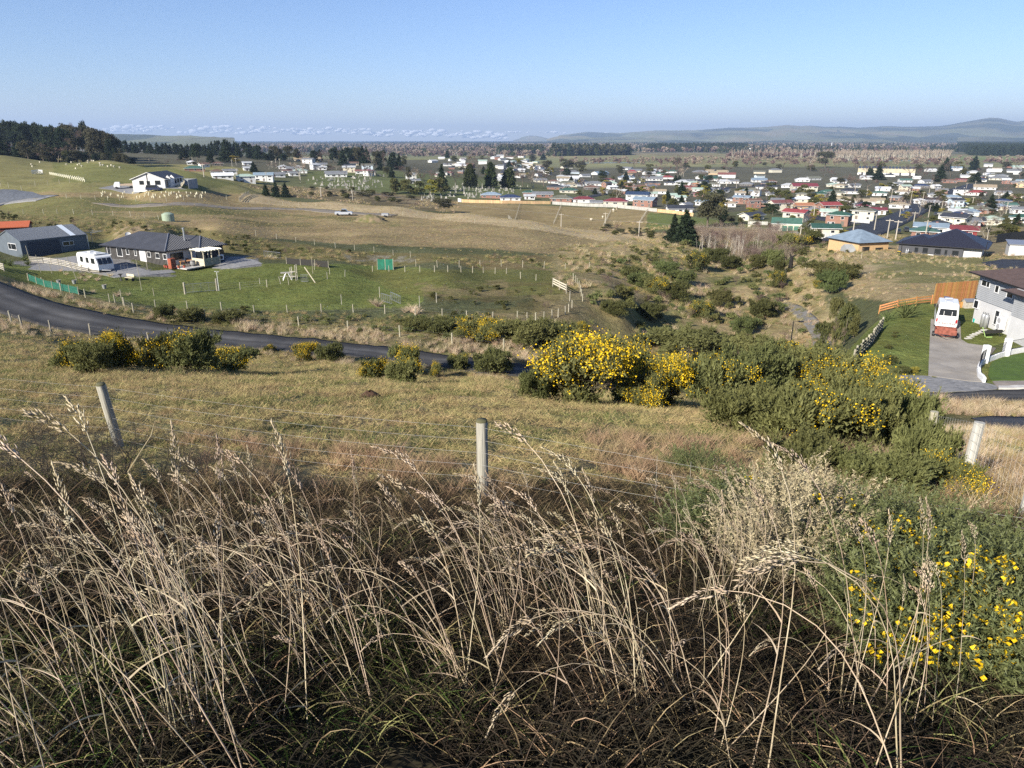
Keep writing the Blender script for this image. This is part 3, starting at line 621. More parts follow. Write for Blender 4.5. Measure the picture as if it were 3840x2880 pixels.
veg('verge_grass', [(0, 1055), (400, 1150), (1000, 1170), (1900, 1190), (2100, 1290), (1200, 1260), (400, 1180)], 60, 92, 1.6, [4, 5, 6, 7, 7], .6, 1.2, 'rough olive grass bank below the lawn fence', 22)
veg('verge_grass', [(-B, 1195), (0, 1180), (142, 1226), (332, 1256), (600, 1285), (900, 1312), (1400, 1360), (1900, 1420), (1900, 1440), (900, 1335), (330, 1285), (0, 1250)], 40, 72, 1.5, [0, 1, 4, 5, 6], .45, .9, 'bleached grass on the near verge of the sealed road', 23)
veg('gully_grass', [(2100, 930), (2700, 860), (3400, 890), (3200, 960), (3080, 1100), (3160, 1300), (3000, 1420), (2000, 1320), (2100, 1160), (2100, 1000)], 66, 240, .95, [4, 5, 6, 7, 4, 5, 0, 7], .8, 1.7, 'rank olive and straw grass filling the gully', 24, 9)
veg('gully_grass', [(2400, 1000), (2760, 930), (3100, 960), (3160, 1130), (3000, 1300), (2700, 1300), (2500, 1160)], 66, 200, .45, [0, 1, 4, 5], .8, 1.3, 'tall pale grass on the east side of the gully', 25, 8)
veg('bank_grass', [(-B, 790), (400, 815), (700, 860), (1300, 945), (1900, 960), (2600, 960), (2600, 1060), (1700, 1015), (900, 985), (650, 880), (-B, 870)], 118, 240, .5, [4, 5, 6, 7, 7], .9, 1.6, 'rough grass on the bank behind the houses', 26, 12)
veg('hill_grass', [(-B, 740), (900, 725), (1700, 770), (2700, 900), (2600, 970), (1900, 960), (700, 870), (-B, 860)], 135, 290, .22, [4, 5, 6, 5, 4], .5, .9, 'dry pasture grass on the long brown ridge', 27)
veg('hill_grass', [(2900, 930), (3840, 930), (3840, 1140), (3180, 1130), (3000, 1010)], 84, 180, .8, [4, 5, 6, 0, 7], .5, 1.0, 'dry pasture grass on the slope behind the two storey house', 28, 10)
veg('verge_grass', [(3350, 1490), (3840, 1515), (3990, 1520), (3990, 1570), (3840, 1570), (3300, 1540)], 30, 52, 5, [0, 1, 2, 3, 4], .6, 1.1, 'tall pale grass between the footpath and the street', 29)
veg('verge_grass', [(3200, 1590), (3990, 1620), (3990, 1950), (3700, 1950), (3200, 1850)], 7, 36, 7, [0, 4, 5, 4, 1], .35, .7, 'bleached rough grass by the lower fence line', 30)
veg('valley_grass', [(880, 690), (1400, 715), (1750, 755), (1700, 800), (1050, 735)], 300, 470, .35, [4, 5, 6, 1], 1.1, 2.0, 'rank dry grass in the hollow before the cemetery', 31, 20)
veg('valley_grass', [(2300, 830), (2480, 840), (3000, 880), (3400, 870), (3400, 900), (2900, 950), (2600, 880), (2300, 880)], 180, 330, .4, [4, 5, 6, 1, 6], 1.0, 1.8, 'rank dry grass and rushes below the town houses', 32, 14)

# ------------------------------------------------------------------ roads and sealed surfaces
m_asph = mat('asphalt', (0.062, 0.064, 0.070), .85, col2=(0.040, 0.041, 0.046), scale=.35, bump=.15)
m_asphd = mat('new_asphalt', (0.035, 0.037, 0.043), .8, col2=(0.022, 0.023, 0.028), scale=.25, stretch=(1, 1, 1))
m_grav = mat('gravel', (0.27, 0.265, 0.26), .95, col2=(0.17, 0.17, 0.165), scale=3.0, bump=.4)
m_conc = mat('concrete', (0.34, 0.31, 0.265), .85, col2=(0.25, 0.225, 0.19), scale=.45)
m_kerb = mat('pale_kerb', (0.50, 0.48, 0.44), .85, var=.12, scale=2)
m_white = mat('white_paint', (0.78, 0.78, 0.76), .55, var=.03, scale=1.5)
m_steel = mat('galvanised_steel', (0.42, 0.43, 0.44), .4, metal=.7, var=.1)
m_black = mat('black_metal', (0.015, 0.015, 0.017), .5)
m_post = mat('weathered_post', (0.36, 0.33, 0.26), .9, col2=(0.22, 0.20, 0.15), scale=14, stretch=(1, 1, .12), bump=.7, rnd=.12)
m_postp = mat('pale_treated_post', (0.40, 0.37, 0.27), .9, col2=(0.28, 0.26, 0.19), scale=6, rnd=.12)
m_wood = mat('greyed_timber', (0.46, 0.43, 0.36), .9, col2=(0.32, 0.29, 0.24), scale=5, rnd=.15)
m_wire = mat('fence_wire', (0.34, 0.33, 0.31), .6, metal=.3)
m_ply = mat('orange_stained_timber', (0.50, 0.25, 0.085), .8, col2=(0.40, 0.19, 0.06), scale=6, rnd=.22)
m_glass = mat('window_glass', (0.015, 0.018, 0.022), .12, spec=.8)
m_alu = mat('window_frame_white', (0.72, 0.72, 0.71), .5)
m_aluB = mat('window_frame_black', (0.02, 0.02, 0.022), .5)
def strip(name, edgeA, edgeB, m, label, off=0.06, kind='structure', nx=10, n=220, t0=2, t1=16000, cat=None):
    """sealed strip between two traced edges (pixels), laid on the ground"""
    def rs(e):
        e = np.array(e, float); s = np.concatenate([[0], np.cumsum(np.hypot(*(np.diff(e, axis=0).T)))]); q = np.linspace(0, s[-1], n // 4)
        uu = np.interp(q, s, e[:, 0]); vv = np.interp(q, s, e[:, 1])
        w_ = np.array([at(a, b_, t0, t1) for a, b_ in zip(uu, vv)])[:, :2]
        k = np.array([.25, .5, .25])
        for _ in range(6):
            w_[1:-1] = w_[:-2] * .25 + w_[1:-1] * .5 + w_[2:] * .25
        q2 = np.linspace(0, len(w_) - 1, n); return np.stack([np.interp(q2, np.arange(len(w_)), w_[:, i]) for i in (0, 1)], -1)
    A_, B_ = rs(edgeA), rs(edgeB); f = np.linspace(0, 1, nx)[None, :, None]
    G = A_[:, None] * (1 - f) + B_[:, None] * f
    Z = H(G[..., 0], G[..., 1]) + off
    V = np.concatenate([G, Z[..., None]], -1)
    V = np.concatenate([V[:, :1] - np.array([0, 0, .3]), V, V[:, -1:] - np.array([0, 0, .3])], 1)
    a, b_ = V.shape[:2]; ii = np.arange(a * b_).reshape(a, b_); q = np.stack([ii[:-1, :-1], ii[:-1, 1:], ii[1:, 1:], ii[1:, :-1]], -1).reshape(-1, 4)
    o = link(name, mesh_np(name, V.reshape(-1, 3), q, [m])); setp(o, label, cat, kind=kind); return o
def road(name, pts, w, m, label, off=0.10, cat=None, kind='structure', world_=None, n=160, cap=True):
    """strip of constant width along a traced centre line"""
    c_ = np.array([at(*p_)[:2] if len(p_) == 2 else atd(*p_[:2])[:2] for p_ in pts]) if world_ is None else np.array(world_, float)
    s = np.concatenate([[0], np.cumsum(np.hypot(*(np.diff(c_, axis=0).T)))]); q = np.linspace(0, s[-1], n); g = np.stack([np.interp(q, s, c_[:, i]) for i in (0, 1)], -1)
    for _ in range(int(n / 12)): g[1:-1] = g[:-2] * .25 + g[1:-1] * .5 + g[2:] * .25
    d = np.gradient(g, axis=0); d /= np.linalg.norm(d, axis=1)[:, None]; nn_ = np.stack([d[:, 1], -d[:, 0]], -1)
    G = g[:, None] + nn_[:, None] * (np.linspace(-.5, .5, 7) * w)[None, :, None]; Z = H(G[..., 0], G[..., 1]) + off
    V = np.concatenate([G, Z[..., None]], -1); V = np.concatenate([V[:, :1] - np.array([0, 0, .4]), V, V[:, -1:] - np.array([0, 0, .4])], 1)
    a, b_ = V.shape[:2]; ii = np.arange(a * b_).reshape(a, b_); qd = np.stack([ii[:-1, :-1], ii[:-1, 1:], ii[1:, 1:], ii[1:, :-1]], -1).reshape(-1, 4)
    o = link(name, mesh_np(name, V.reshape(-1, 3), qd, [m])); setp(o, label, cat, kind=kind); return o
def drape(name, px, m, label, off=0.05, kind='structure', cuts=5, thick=0.25, t1=16000, flat=None, cat=None):
    pts = [at(u, v, 2, t1) for u, v in px]; bm = bmesh.new(); vs = [bm.verts.new(p) for p in pts]; bm.faces.new(vs)
    bmesh.ops.triangulate(bm, faces=bm.faces[:])
    for _ in range(cuts):
        L_ = [e for e in bm.edges if e.calc_length() > 1.2]
        if L_: bmesh.ops.subdivide_edges(bm, edges=L_, cuts=1); bmesh.ops.triangulate(bm, faces=bm.faces[:])
    for v_ in bm.verts: v_.co.z = (float(H(v_.co.x, v_.co.y)) if flat is None else flat) + off
    r = bmesh.ops.extrude_face_region(bm, geom=bm.faces[:]); 
    for g_ in r['geom']:
        if isinstance(g_, bmesh.types.BMVert): g_.co.z -= thick
    bmesh.ops.recalc_face_normals(bm, faces=bm.faces[:])
    me = bpy.data.meshes.new(name); bm.to_mesh(me); bm.free(); me.materials.append(m); o = link(name, me); return setp(o, label, cat, kind=kind)
# asphalt of the country road carries paler wheel tracks
def road_mat():
    m = bpy.data.materials.new('road_asphalt'); m.use_nodes = True; nt = m.node_tree; N = nt.nodes; L = nt.links; b = N['Principled BSDF']; b.inputs['Roughness'].default_value = .9; b.inputs['Specular IOR Level'].default_value = .1
    g = N.new('ShaderNodeNewGeometry'); v = N.new('ShaderNodeVertexColor'); v.layer_name = 'track'
    n1 = N.new('ShaderNodeTexNoise'); n1.inputs['Scale'].default_value = .25; n1.inputs['Detail'].default_value = 6; L.new(g.outputs['Position'], n1.inputs[0])
    n2 = N.new('ShaderNodeTexNoise'); n2.inputs['Scale'].default_value = 9; n2.inputs['Detail'].default_value = 2; L.new(g.outputs['Position'], n2.inputs[0])
    a = N.new('ShaderNodeMath'); a.operation = 'MULTIPLY'; L.new(v.outputs[0], a.inputs[0])
    mr = N.new('ShaderNodeMapRange'); mr.inputs[1].default_value = .3; mr.inputs[2].default_value = .7; mr.inputs[3].default_value = .25; mr.inputs[4].default_value = 1.2; L.new(n1.outputs[0], mr.inputs[0]); L.new(mr.outputs[0], a.inputs[1])
    mx = N.new('ShaderNodeMix'); mx.data_type = 'RGBA'; mx.inputs[6].default_value = (.046, .045, .045, 1); mx.inputs[7].default_value = (.13, .127, .122, 1); L.new(a.outputs[0], mx.inputs[0])
    h = N.new('ShaderNodeHueSaturation'); L.new(mx.outputs[2], h.inputs['Color']); m2 = N.new('ShaderNodeMapRange'); m2.inputs[3].default_value = .8; m2.inputs[4].default_value = 1.2; L.new(n2.outputs[0], m2.inputs[0]); L.new(m2.outputs[0], h.inputs['Value']); L.new(h.outputs[0], b.inputs['Base Color'])
    return m
m_road = road_mat()
def paint_tracks(o, nx=12, w=(.3, .62), amp=(1, .8)):
    me = o.data; n = len(me.vertices); k = np.arange(n) % nx; f = np.clip((k - 1) / (nx - 3), 0, 1)
    t = sum(a * np.exp(-((f - c_) / .10) ** 2) for c_, a in zip(w, amp)); c_ = np.stack([t, t, t, np.ones(n)], -1).astype(np.float32)
    ca = me.color_attributes.new('track', 'FLOAT_COLOR', 'POINT'); ca.data.foreach_set('color', c_.ravel())
o = strip('road', ROAD_FAR, ROAD_NEAR, m_road, 'narrow sealed country road curving past the lawn below the slope', t0=30, t1=130); paint_tracks(o, 12, (.42, .70), (1, .7))
o = strip('road', [(3300, 1470), (3560, 1476), (3690, 1466), (3840, 1462), (4100, 1458)], [(3300, 1500), (3560, 1502), (3700, 1502), (3840, 1504), (4100, 1506)], m_road, 'dark sealed street below the concrete driveway', t0=36, t1=70); paint_tracks(o, 12)
strip('footpath', [(3640, 1570), (3720, 1562), (3840, 1566), (4050, 1574)], [(3690, 1588), (3760, 1604), (3840, 1610), (4050, 1620)], m_asph, 'dark footpath among dry grass at the right edge', t0=20, t1=55)
road('gravel_path', [(3075, 1330), (3085, 1300), (3075, 1262), (3055, 1225), (3020, 1190), (2985, 1160), (2940, 1138)], 2.0, mat('path_gravel', (.20, .19, .175), .95, col2=(.13, .12, .10), scale=2), 'grey gravel walking path winding up the gully', off=.07)
road('farm_track', [(-150, 772), (0, 756), (100, 745), (180, 742)], 9, m_grav, 'pale gravel yard track on the left hillside', off=.12)
road('farm_track', [(380, 762), (600, 770), (800, 774), (1000, 781), (1150, 785), (1270, 797), (1480, 808)], 6.0, mat('track_dirt', (.22, .19, .155), .95, col2=(.16, .14, .11), scale=.3), 'grey dirt track running across the brown ridge', off=.07)
drape('gravel_bank', [(-60, 740), (0, 713), (60, 714), (120, 722), (180, 742), (100, 747), (-60, 760)], mat('dark_gravel', (.11, .12, .135), .95, var=.3, scale=1.5), 'dark blue grey gravel mound beside the farm track', off=.25)
drape('gravel_yard', [(105, 1010), (160, 975), (310, 958), (400, 985), (470, 1000), (520, 1005), (560, 1018), (640, 1012), (660, 1022), (560, 1032), (430, 1042), (300, 1012)], m_grav, 'grey gravel yard in front of the dark shed', off=.06, t1=150)
drape('gravel_yard', [(795, 1006), (860, 965), (935, 968), (985, 990), (900, 1002), (860, 1008)], m_grav, 'gravel apron at the shaded end of the dark house', off=.06, t1=150)
drape('gravel_yard', [(370, 706), (440, 692), (640, 700), (700, 712), (560, 716), (420, 712)], m_grav, 'gravel parking area in front of the white farmhouse', off=.12)
zf = lambda x, y: (3400 + x / 2.266, 1100 + y / 2.266)
driveway = drape('driveway', [zf(205, 222), zf(455, 240), zf(462, 395), zf(520, 430), zf(700, 452), zf(760, 470), zf(690, 560), zf(640, 620), zf(625, 680), zf(655, 758), zf(183, 704)], m_conc, 'wide concrete driveway under the campervan', off=.06, t1=95)
drape('gravel_apron', [zf(-60, 700), zf(183, 706), zf(655, 760), zf(770, 790), zf(770, 815), zf(640, 830), zf(-60, 830)], m_grav, 'gravel apron between driveway and street', off=.05, t1=95)
drape('kerb', [zf(728, 752), zf(1100, 752), zf(1100, 812), zf(778, 814)], mat('brown_footpath', (.26, .225, .19), .9, var=.12, scale=1), 'short brown footpath slab with pale edge at the kerb', off=.07, t1=95)
drape('kerb', [zf(776, 800), zf(1100, 800), zf(1100, 816), zf(780, 817)], m_kerb, 'pale concrete kerb along the street edge', off=.15, t1=95)
# town streets
STREETS = [
    ([(3160, 905), (3195, 888), (3260, 862), (3330, 835), (3400, 805), (3440, 785), (3480, 760), (3515, 745), (3560, 722), (3610, 706), (3660, 690)], 12, 'long wide sealed street climbing between the houses'),
    ([(3490, 772), (3420, 760), (3350, 752), (3280, 752), (3200, 756), (3120, 752)], 8, 'cross street behind the tan roofed house'),
    ([(3330, 850), (3250, 838), (3180, 838), (3100, 825), (3040, 812), (2960, 800)], 7, 'curving side street with a pale retaining wall'),
    ([(2580, 712), (2700, 705), (2850, 700), (3000, 692)], 7, 'street across the middle of the town'),
    ([(2180, 742), (2230, 735), (2260, 728), (2230, 715)], 7, 'short street behind the maroon roofed house')]
for pts, w, lb in STREETS: road('street', pts, w, m_asphd, lb, off=.22)
drape('garage_forecourt', [(2930, 884), (2960, 872), (3010, 868), (3040, 888), (3060, 893), (2960, 893)], m_grav, 'grey forecourt in front of the green garages', off=.15)
drape('turning_head', [(3680, 985), (3760, 973), (3860, 975), (4000, 990), (4000, 1020), (3840, 1012), (3720, 1006)], m_asphd, 'fresh black asphalt turning circle beyond the brown roof', off=.08)
road('street', [(1880, 662), (1900, 640), (1905, 620), (1895, 606)], 10, m_asph, 'steep street climbing the hill suburb', off=.3)

# ------------------------------------------------------------------ fences, poles and other repeated ironwork
def v2(p): return Vector((p[0], p[1], float(H(p[0], p[1]))))
_pc = {}
def post_mesh(r, h, m, n=7):
    k = (r, h, m.name)
    if k not in _pc:
        _pc[k] = MB().tube([(0, 0, -.25), (0, 0, h * .5), (.01 * h, 0, h)], [r, r * .97, r * .95], n).mesh('post', m)
    return _pc[k]
def resample(pts, sp):
    out = [pts[0]]; acc = 0
    for a, b_ in zip(pts[:-1], pts[1:]):
        d = (b_ - a).length; k = sp - acc
        while k < d: out.append(a.lerp(b_, k / d)); k += sp
        acc = d - (k - sp)
    return out
def fence(label, pts, sp=4.0, h=1.1, r=.05, wires=(.25, .5, .75, 1.0), pm=None, wr=.003, group=None, name='wire_fence', lean=.04, exact=False, wm=None, rails=None, railh=.12, railt=.03):
    """post and wire (or post and rail) fence along world points"""
    pts = [Vector(p) for p in pts]; ps = pts if exact else resample(pts, sp)
    base = v2(ps[0]); e = empty(name, base, 0, label, 'fence', group); pm = pm or m_postp; g = random.Random(int(abs(base.x * 100)))
    ps = [v2(p) for p in ps]
    for p in ps:
        link('post', post_mesh(r, h, pm), e, p - base, (g.uniform(-lean, lean), g.uniform(-lean, lean), g.uniform(0, 6)), (1, 1, g.uniform(.92, 1.06)))
    for z in wires:
        link('wire', MB().tube([p - base + Vector((0, 0, z)) for p in ps], wr, 3, cap=False).mesh('wire', wm or m_wire), e)
    if rails:
        for a, b_ in zip(ps[:-1], ps[1:]):
            for z in rails:
                d = (b_ - a); L_ = math.hypot(d.x, d.y); mb = MB(); mb.prism([(-railt / 2, -railh / 2), (railt / 2, -railh / 2), (railt / 2, railh / 2), (-railt / 2, railh / 2)], 0, d.length)
                o = link('rail', mb.mesh('rail', pm if wm is None else wm), e, a - base + Vector((0, 0, z)), (0, -math.atan2(d.z, L_), math.atan2(d.y, d.x)))
    return e
def P(u, v, t0=1.5, t1=16000): return at(u, v, t0, t1)
def paling(label, px, h=1.7, w=.16, m=None, t1=16000, name='paling_fence', group=None, many=220, t0=2):
    pts = [at(u, v, t0, t1) for u, v in px]; ps = resample(pts, w); base = v2(ps[0]); e = empty(name, base, 0, label, 'fence', group)
    if len(ps) > many: ps = resample(pts, sum((b_ - a).length for a, b_ in zip(pts[:-1], pts[1:])) / many)
    sp = (ps[1] - ps[0]).length; me = MB().box((0, 0, h / 2 - .1), (sp * .93, .025, h + .2)).mesh('paling', m)
    for i, p in enumerate(ps[:-1]):
        d = ps[i + 1] - p; link('paling', me, e, v2(p) - base + Vector((0, 0, random.uniform(-.03, .03))), (0, 0, math.atan2(d.y, d.x)))
    for a, b_ in zip(pts[:-1], pts[1:]):
        link('rail', MB().tube([v2(a) - base + Vector((0, .03, h * .8)), v2(b_) - base + Vector((0, .03, h * .8))], .04, 4).mesh('rail', m), e)
    return e

# ------------------------------------------------------------------ houses
def hip_roof(mb, x0, x1, y0, y1, z, rise, o=.5, m=0, gable=False, gm=1, th=.14):
    X0, X1, Y0, Y1 = x0 - o, x1 + o, y0 - o, y1 + o; L_, D_ = X1 - X0, Y1 - Y0
    zt = z + rise; zl = z - .02
    if L_ >= D_:
        a = 0 if gable else D_ / 2; A_ = (X0 + a, (Y0 + Y1) / 2, zt); B_ = (X1 - a, (Y0 + Y1) / 2, zt)
    else:
        a = 0 if gable else L_ / 2; A_ = ((X0 + X1) / 2, Y0 + a, zt); B_ = ((X0 + X1) / 2, Y1 - a, zt)
    c_ = [(X0, Y0), (X1, Y0), (X1, Y1), (X0, Y1)]; lo = [(x, y, zl) for x, y in c_]; hi = [(x, y, zl + th) for x, y in c_]
    A2 = (A_[0], A_[1], A_[2] + th); B2 = (B_[0], B_[1], B_[2] + th)
    def sides(c4, A_, B_):
        if L_ >= D_: return [[c4[0], c4[1], B_, A_], [c4[1], c4[2], B_], [c4[2], c4[3], A_, B_], [c4[3], c4[0], A_]]
        return [[c4[0], c4[1], A_], [c4[1], c4[2], B_, A_], [c4[2], c4[3], B_], [c4[3], c4[0], A_, B_]]
    S = sides(hi, A2, B2); Sl = sides(lo, A_, B_)
    for i, f in enumerate(S):
        if gable and len(f) == 3: continue
        mb.face(f, m)
    for i, f in enumerate(Sl):
        if gable and len(f) == 3: continue
        mb.face(f[::-1], m)
    if gable:   # verge boards close the open roof edge
        if L_ >= D_: E = [((X0, Y0), (X0, Y1), A_, A2), ((X1, Y0), (X1, Y1), B_, B2)]
        else: E = [((X0, Y0), (X1, Y0), A_, A2), ((X0, Y1), (X1, Y1), B_, B2)]
        for p, q, a1, a2 in E:
            for r_ in (p, q): mb.face([(*r_, zl), (*r_, zl + th), a2, a1], gm)
        ed = [(lo[0], lo[1], hi[1], hi[0]), (lo[2], lo[3], hi[3], hi[2])] if L_ >= D_ else [(lo[1], lo[2], hi[2], hi[1]), (lo[3], lo[0], hi[0], hi[3])]
    else: ed = [(lo[i], lo[(i + 1) % 4], hi[(i + 1) % 4], hi[i]) for i in range(4)]
    for f in ed: mb.face(f, gm)
    return mb
def gable_walls(mb, x0, x1, y0, y1, z0, z1, rise, m=0, gable=True, o=.5):
    mb.box(((x0 + x1) / 2, (y0 + y1) / 2, (z0 + z1) / 2), (x1 - x0, y1 - y0, z1 - z0), m)
    if gable:
        L_, D_ = x1 - x0, y1 - y0
        if L_ >= D_:
            r_ = rise * (D_ / (D_ + 2 * o)); ym = (y0 + y1) / 2; lift = rise * (o / (D_ / 2 + o))
            for x in (x0, x1):
                s = .02 if x == x0 else -.02; mb.face([(x + s, y0, z1 - .01), (x + s, y1, z1 - .01), (x + s, y1, z1 + lift), (x + s, ym, z1 + rise), (x + s, y0, z1 + lift)], m)
        else:
            xm = (x0 + x1) / 2; lift = rise * (o / (L_ / 2 + o))
            for y in (y0, y1):
                s = .02 if y == y0 else -.02; mb.face([(x0, y + s, z1 - .01), (x1, y + s, z1 - .01), (x1, y + s, z1 + lift), (xm, y + s, z1 + rise), (x0, y + s, z1 + lift)], m)
    return mb
_wm = {}
def win_meshes(w, h, fm):
    k = (round(w, 1), round(h, 1), fm.name)
    if k not in _wm:
        w, h = k[0], k[1]; t = .07; mb = MB(); mb.box((0, 0, h / 2), (w, .07, t)); mb.box((0, 0, -h / 2), (w + .1, .10, t)); mb.box((-w / 2, 0, 0), (t, .07, h)); mb.box((w / 2, 0, 0), (t, .07, h))
        if w > 1.3: mb.box((w * .12, 0, 0), (t * .8, .06, h))
        _wm[k] = (mb.mesh('window', fm), MB().box((0, 0, 0), (w - t, .03, h - t)).mesh('pane', m_glass))
    return _wm[k]
def window(par, x, y, z, w, h, rz, fm=None):
    a, b_ = win_meshes(w, h, fm or m_alu); o = link('window', a, par, (x, y, z), rz); link('pane', b_, o); return o
WALLC = {'white': (0.62, 0.62, 0.60), 'cream': (0.52, 0.49, 0.39), 'brick': (0.25, 0.135, 0.10), 'tan': (0.50, 0.37, 0.22), 'grey': (0.36, 0.37, 0.38), 'dark': (0.10, 0.09, 0.08), 'pale blue': (0.50, 0.58, 0.63), 'maroon': (0.20, 0.035, 0.035), 'buff': (0.56, 0.50, 0.38), 'brown': (0.20, 0.13, 0.09)}
ROOFC = {'red': (0.25, 0.055, 0.05), 'rust red': (0.19, 0.075, 0.06), 'orange': (0.36, 0.16, 0.085), 'maroon': (0.17, 0.04, 0.042), 'dark green': (0.035, 0.085, 0.06), 'green': (0.06, 0.125, 0.095), 'pale green': (0.34, 0.43, 0.35), 'charcoal': (0.04, 0.043, 0.05), 'grey': (0.17, 0.175, 0.18), 'pale grey': (0.42, 0.43, 0.43), 'blue grey': (0.20, 0.26, 0.31), 'navy': (0.03, 0.045, 0.09), 'tan': (0.32, 0.26, 0.17), 'brown': (0.15, 0.09, 0.06), 'olive': (0.14, 0.14, 0.10), 'white': (0.70, 0.71, 0.71)}
def wall_m(n): return mat('wall_' + n.replace(' ', '_'), WALLC[n], .75, var=.07, scale=1.2, rnd=.06)
def roof_m(n): return mat('roof_' + n.replace(' ', '_'), ROOFC[n], .5, var=.14, scale=.9, rnd=.10)
_hm = {}
def house_meshes(w, d, st, typ):
    w = max(5, round(w)); d = max(4, round(d)); k = (w, d, st, typ)
    if k not in _hm:
        h = 2.4 * st + .1; rise = min(w, d) * (.30 if typ == 'gable' else .29); g = typ == 'gable'
        wall = gable_walls(MB(), -w / 2, w / 2, -d / 2, d / 2, -2.5, h, rise, 0, g, .6).mesh('wall', m_white)
        roof = hip_roof(MB(), -w / 2, w / 2, -d / 2, d / 2, h, rise, .6, 0, g, 1).mesh('roof', [m_white, m_white])
        ch = MB().box((w * .18, d * .08, h + rise * .75), (.55, .8, 1.5)).box((w * .18, d * .08, h + rise * .75 + .8), (.65, .9, .12)).mesh('chimney', m_white)
        _hm[k] = (w, d, h, rise, wall, roof, ch)
    return _hm[k]
def setm(o, *ms):
    for i, m in enumerate(ms):
        if m is None: continue
        o.material_slots[i].link = 'OBJECT'; o.material_slots[i].material = m
def house(loc, rz, w, d, st, typ, wall, roof, detail=True, seed=0, label=None, group=None, cat='house', name='house', chimney=None):
    w, d, h, rise, wm_, rm_, cm_ = house_meshes(w, d, st, typ); g = random.Random(seed)
    e = empty(name, loc, rz, label, cat, group)
    e['_sz'] = 0.0; del e['_sz']
    o = link('wall', wm_, e); setm(o, wall_m(wall)); o = link('roof', rm_, e); setm(o, roof_m(roof), m_white)
    if detail:
        fy = -d / 2 - .02; n = max(2, int(w / 3.4))
        for s in range(st):
            z = .6 + .75 + s * 2.4; dr = g.randrange(n) if s == 0 else -1
            for i in range(n):
                x = -w / 2 + w * (i + .5) / n + g.uniform(-.2, .2)
                if i == dr:
                    link('door', _door(), e, (x, fy, .3), 0)
                else: window(e, x, fy, z, g.choice([1.0, 1.6, 2.2]), g.choice([1.0, 1.2]), 0)
            for sx in (-1, 1):
                for y in ([0] if d < 7 else [-d * .22, d * .22]): window(e, sx * (w / 2 + .02), y, z, g.choice([1.0, 1.4]), 1.0, math.pi / 2)
        if chimney if chimney is not None else g.random() < .5:
            o = link('chimney', cm_, e); setm(o, wall_m(g.choice(['white', 'brick', 'buff'])))
    return e
_dm = []
def _door():
    if not _dm: _dm.append(MB().box((0, 0, 1.0), (.95, .08, 2.05)).mesh('door', mat('door_paint', (.16, .13, .11), .5, rnd=.5)))
    return _dm[0]

# ------------------------------------------------------------------ the houses close to the road
class Frame:
    def __init__(s, p0, ang, name, label, cat, group=None):
        s.p = Vector(p0); s.a = ang; s.e = empty(name, s.p, ang, label, cat, group); s.Ri = Matrix.Rotation(-ang, 3, 'Z'); s.Rm = Matrix.Rotation(ang, 3, 'Z')
    def hit(s, u, v, axis, off):
        r = s.Ri @ Vector(pt(u, v, 1.0)); o = s.Ri @ (-s.p); k = 0 if axis == 'x' else 1
        return o + r * ((off - o[k]) / r[k])
    def win(s, u0, v0, u1, v1, axis, off, fm=None, out=-1, kind='window', name='window'):
        um, vm = (u0 + u1) / 2, (v0 + v1) / 2; c_ = s.hit(um, vm, axis, off); L_ = s.hit(u0, vm, axis, off); R_ = s.hit(u1, vm, axis, off); T_ = s.hit(um, v0, axis, off); B_ = s.hit(um, v1, axis, off)
        w = abs((R_ - L_)[1 if axis == 'x' else 0]); h = abs(T_.z - B_.z); c_[0 if axis == 'x' else 1] += out * .03
        return window(s.e, c_.x, c_.y, c_.z, max(.3, w), max(.3, h), math.pi / 2 if axis == 'x' else 0, fm or m_alu)
    def w(s, x, y, z=0): return s.p + s.Rm @ Vector((x, y, z))
m_cladD = mat('charcoal_cladding', (0.085, 0.08, 0.075), .8, var=.12, scale=1.5)
m_cladG = mat('grey_weatherboard', (0.30, 0.31, 0.32), .7, var=.05, scale=1)
m_render = mat('pale_render', (0.52, 0.52, 0.52), .85, var=.05, scale=1.2)
m_roofC = mat('charcoal_roof_iron', (0.052, 0.054, 0.062), .55, var=.12, scale=.8)
m_shed = mat('slate_blue_steel', (0.105, 0.125, 0.145), .6, var=.08, scale=1)
m_rib_lit = mat('roof_rib', (0.16, 0.165, 0.18), .5)  # ribs paler than the roof iron: sun striping put into their colour
m_brownroof = mat('brown_tile_roof', (0.115, 0.078, 0.064), .7, col2=(.085, .058, .048), scale=2.5)

# dark L-shaped house on the lawn
A0 = math.atan2(-6.8, 13.0); hz = -18.5
C0 = Vector((-52.8, 110.5, hz))
f = Frame(C0, A0, 'farm_house', 'single storey charcoal clad house with hipped dark roof above the lawn', 'house')
w = MB(); w.box((-7.35, 4, .9), (14.7, 8, 2.9), 0); w.box((-7.35, -.02, -.2), (14.8, .06, .5), 1); f_wall = w.obj('wall', [m_cladD, m_kerb], f.e)
MB().box((.03, 2.3, 1.15), (.08, 4.62, 2.4)).box((1.0, 4.57, 1.15), (2.0, .08, 2.4)).obj('rendered_wall', m_render, f.e)
MB().box((-2.0, 6.8, .9), (7.96, 4.4, 2.86)).obj('wing_wall', mat('black_cladding', (.03, .03, .034), .7), f.e)
mb = MB()
for k in range(48):
    x = -14.6 + k * .31
    if -6.3 < x < -4.7: continue
    mb.box((x, -.045, 1.2), (.045, .04, 2.35))
o = mb.obj('batten', m_cladD, f.e); o['kind'] = 'stuff'
MB().box((-5.5, -.03, 1.15), (1.5, .05, 2.35)).obj('porch_panel', m_render, f.e)
hip_roof(MB(), -14.7, 0, 0, 7.8, 2.35, 1.95, .6, 0).obj('roof', [m_roofC, m_black], f.e)
hip_roof(MB(), -6, 2.0, 4.6, 9.0, 2.36, 1.45, .6, 0).obj('wing_roof', [m_roofC, m_black], f.e)
rb = MB()
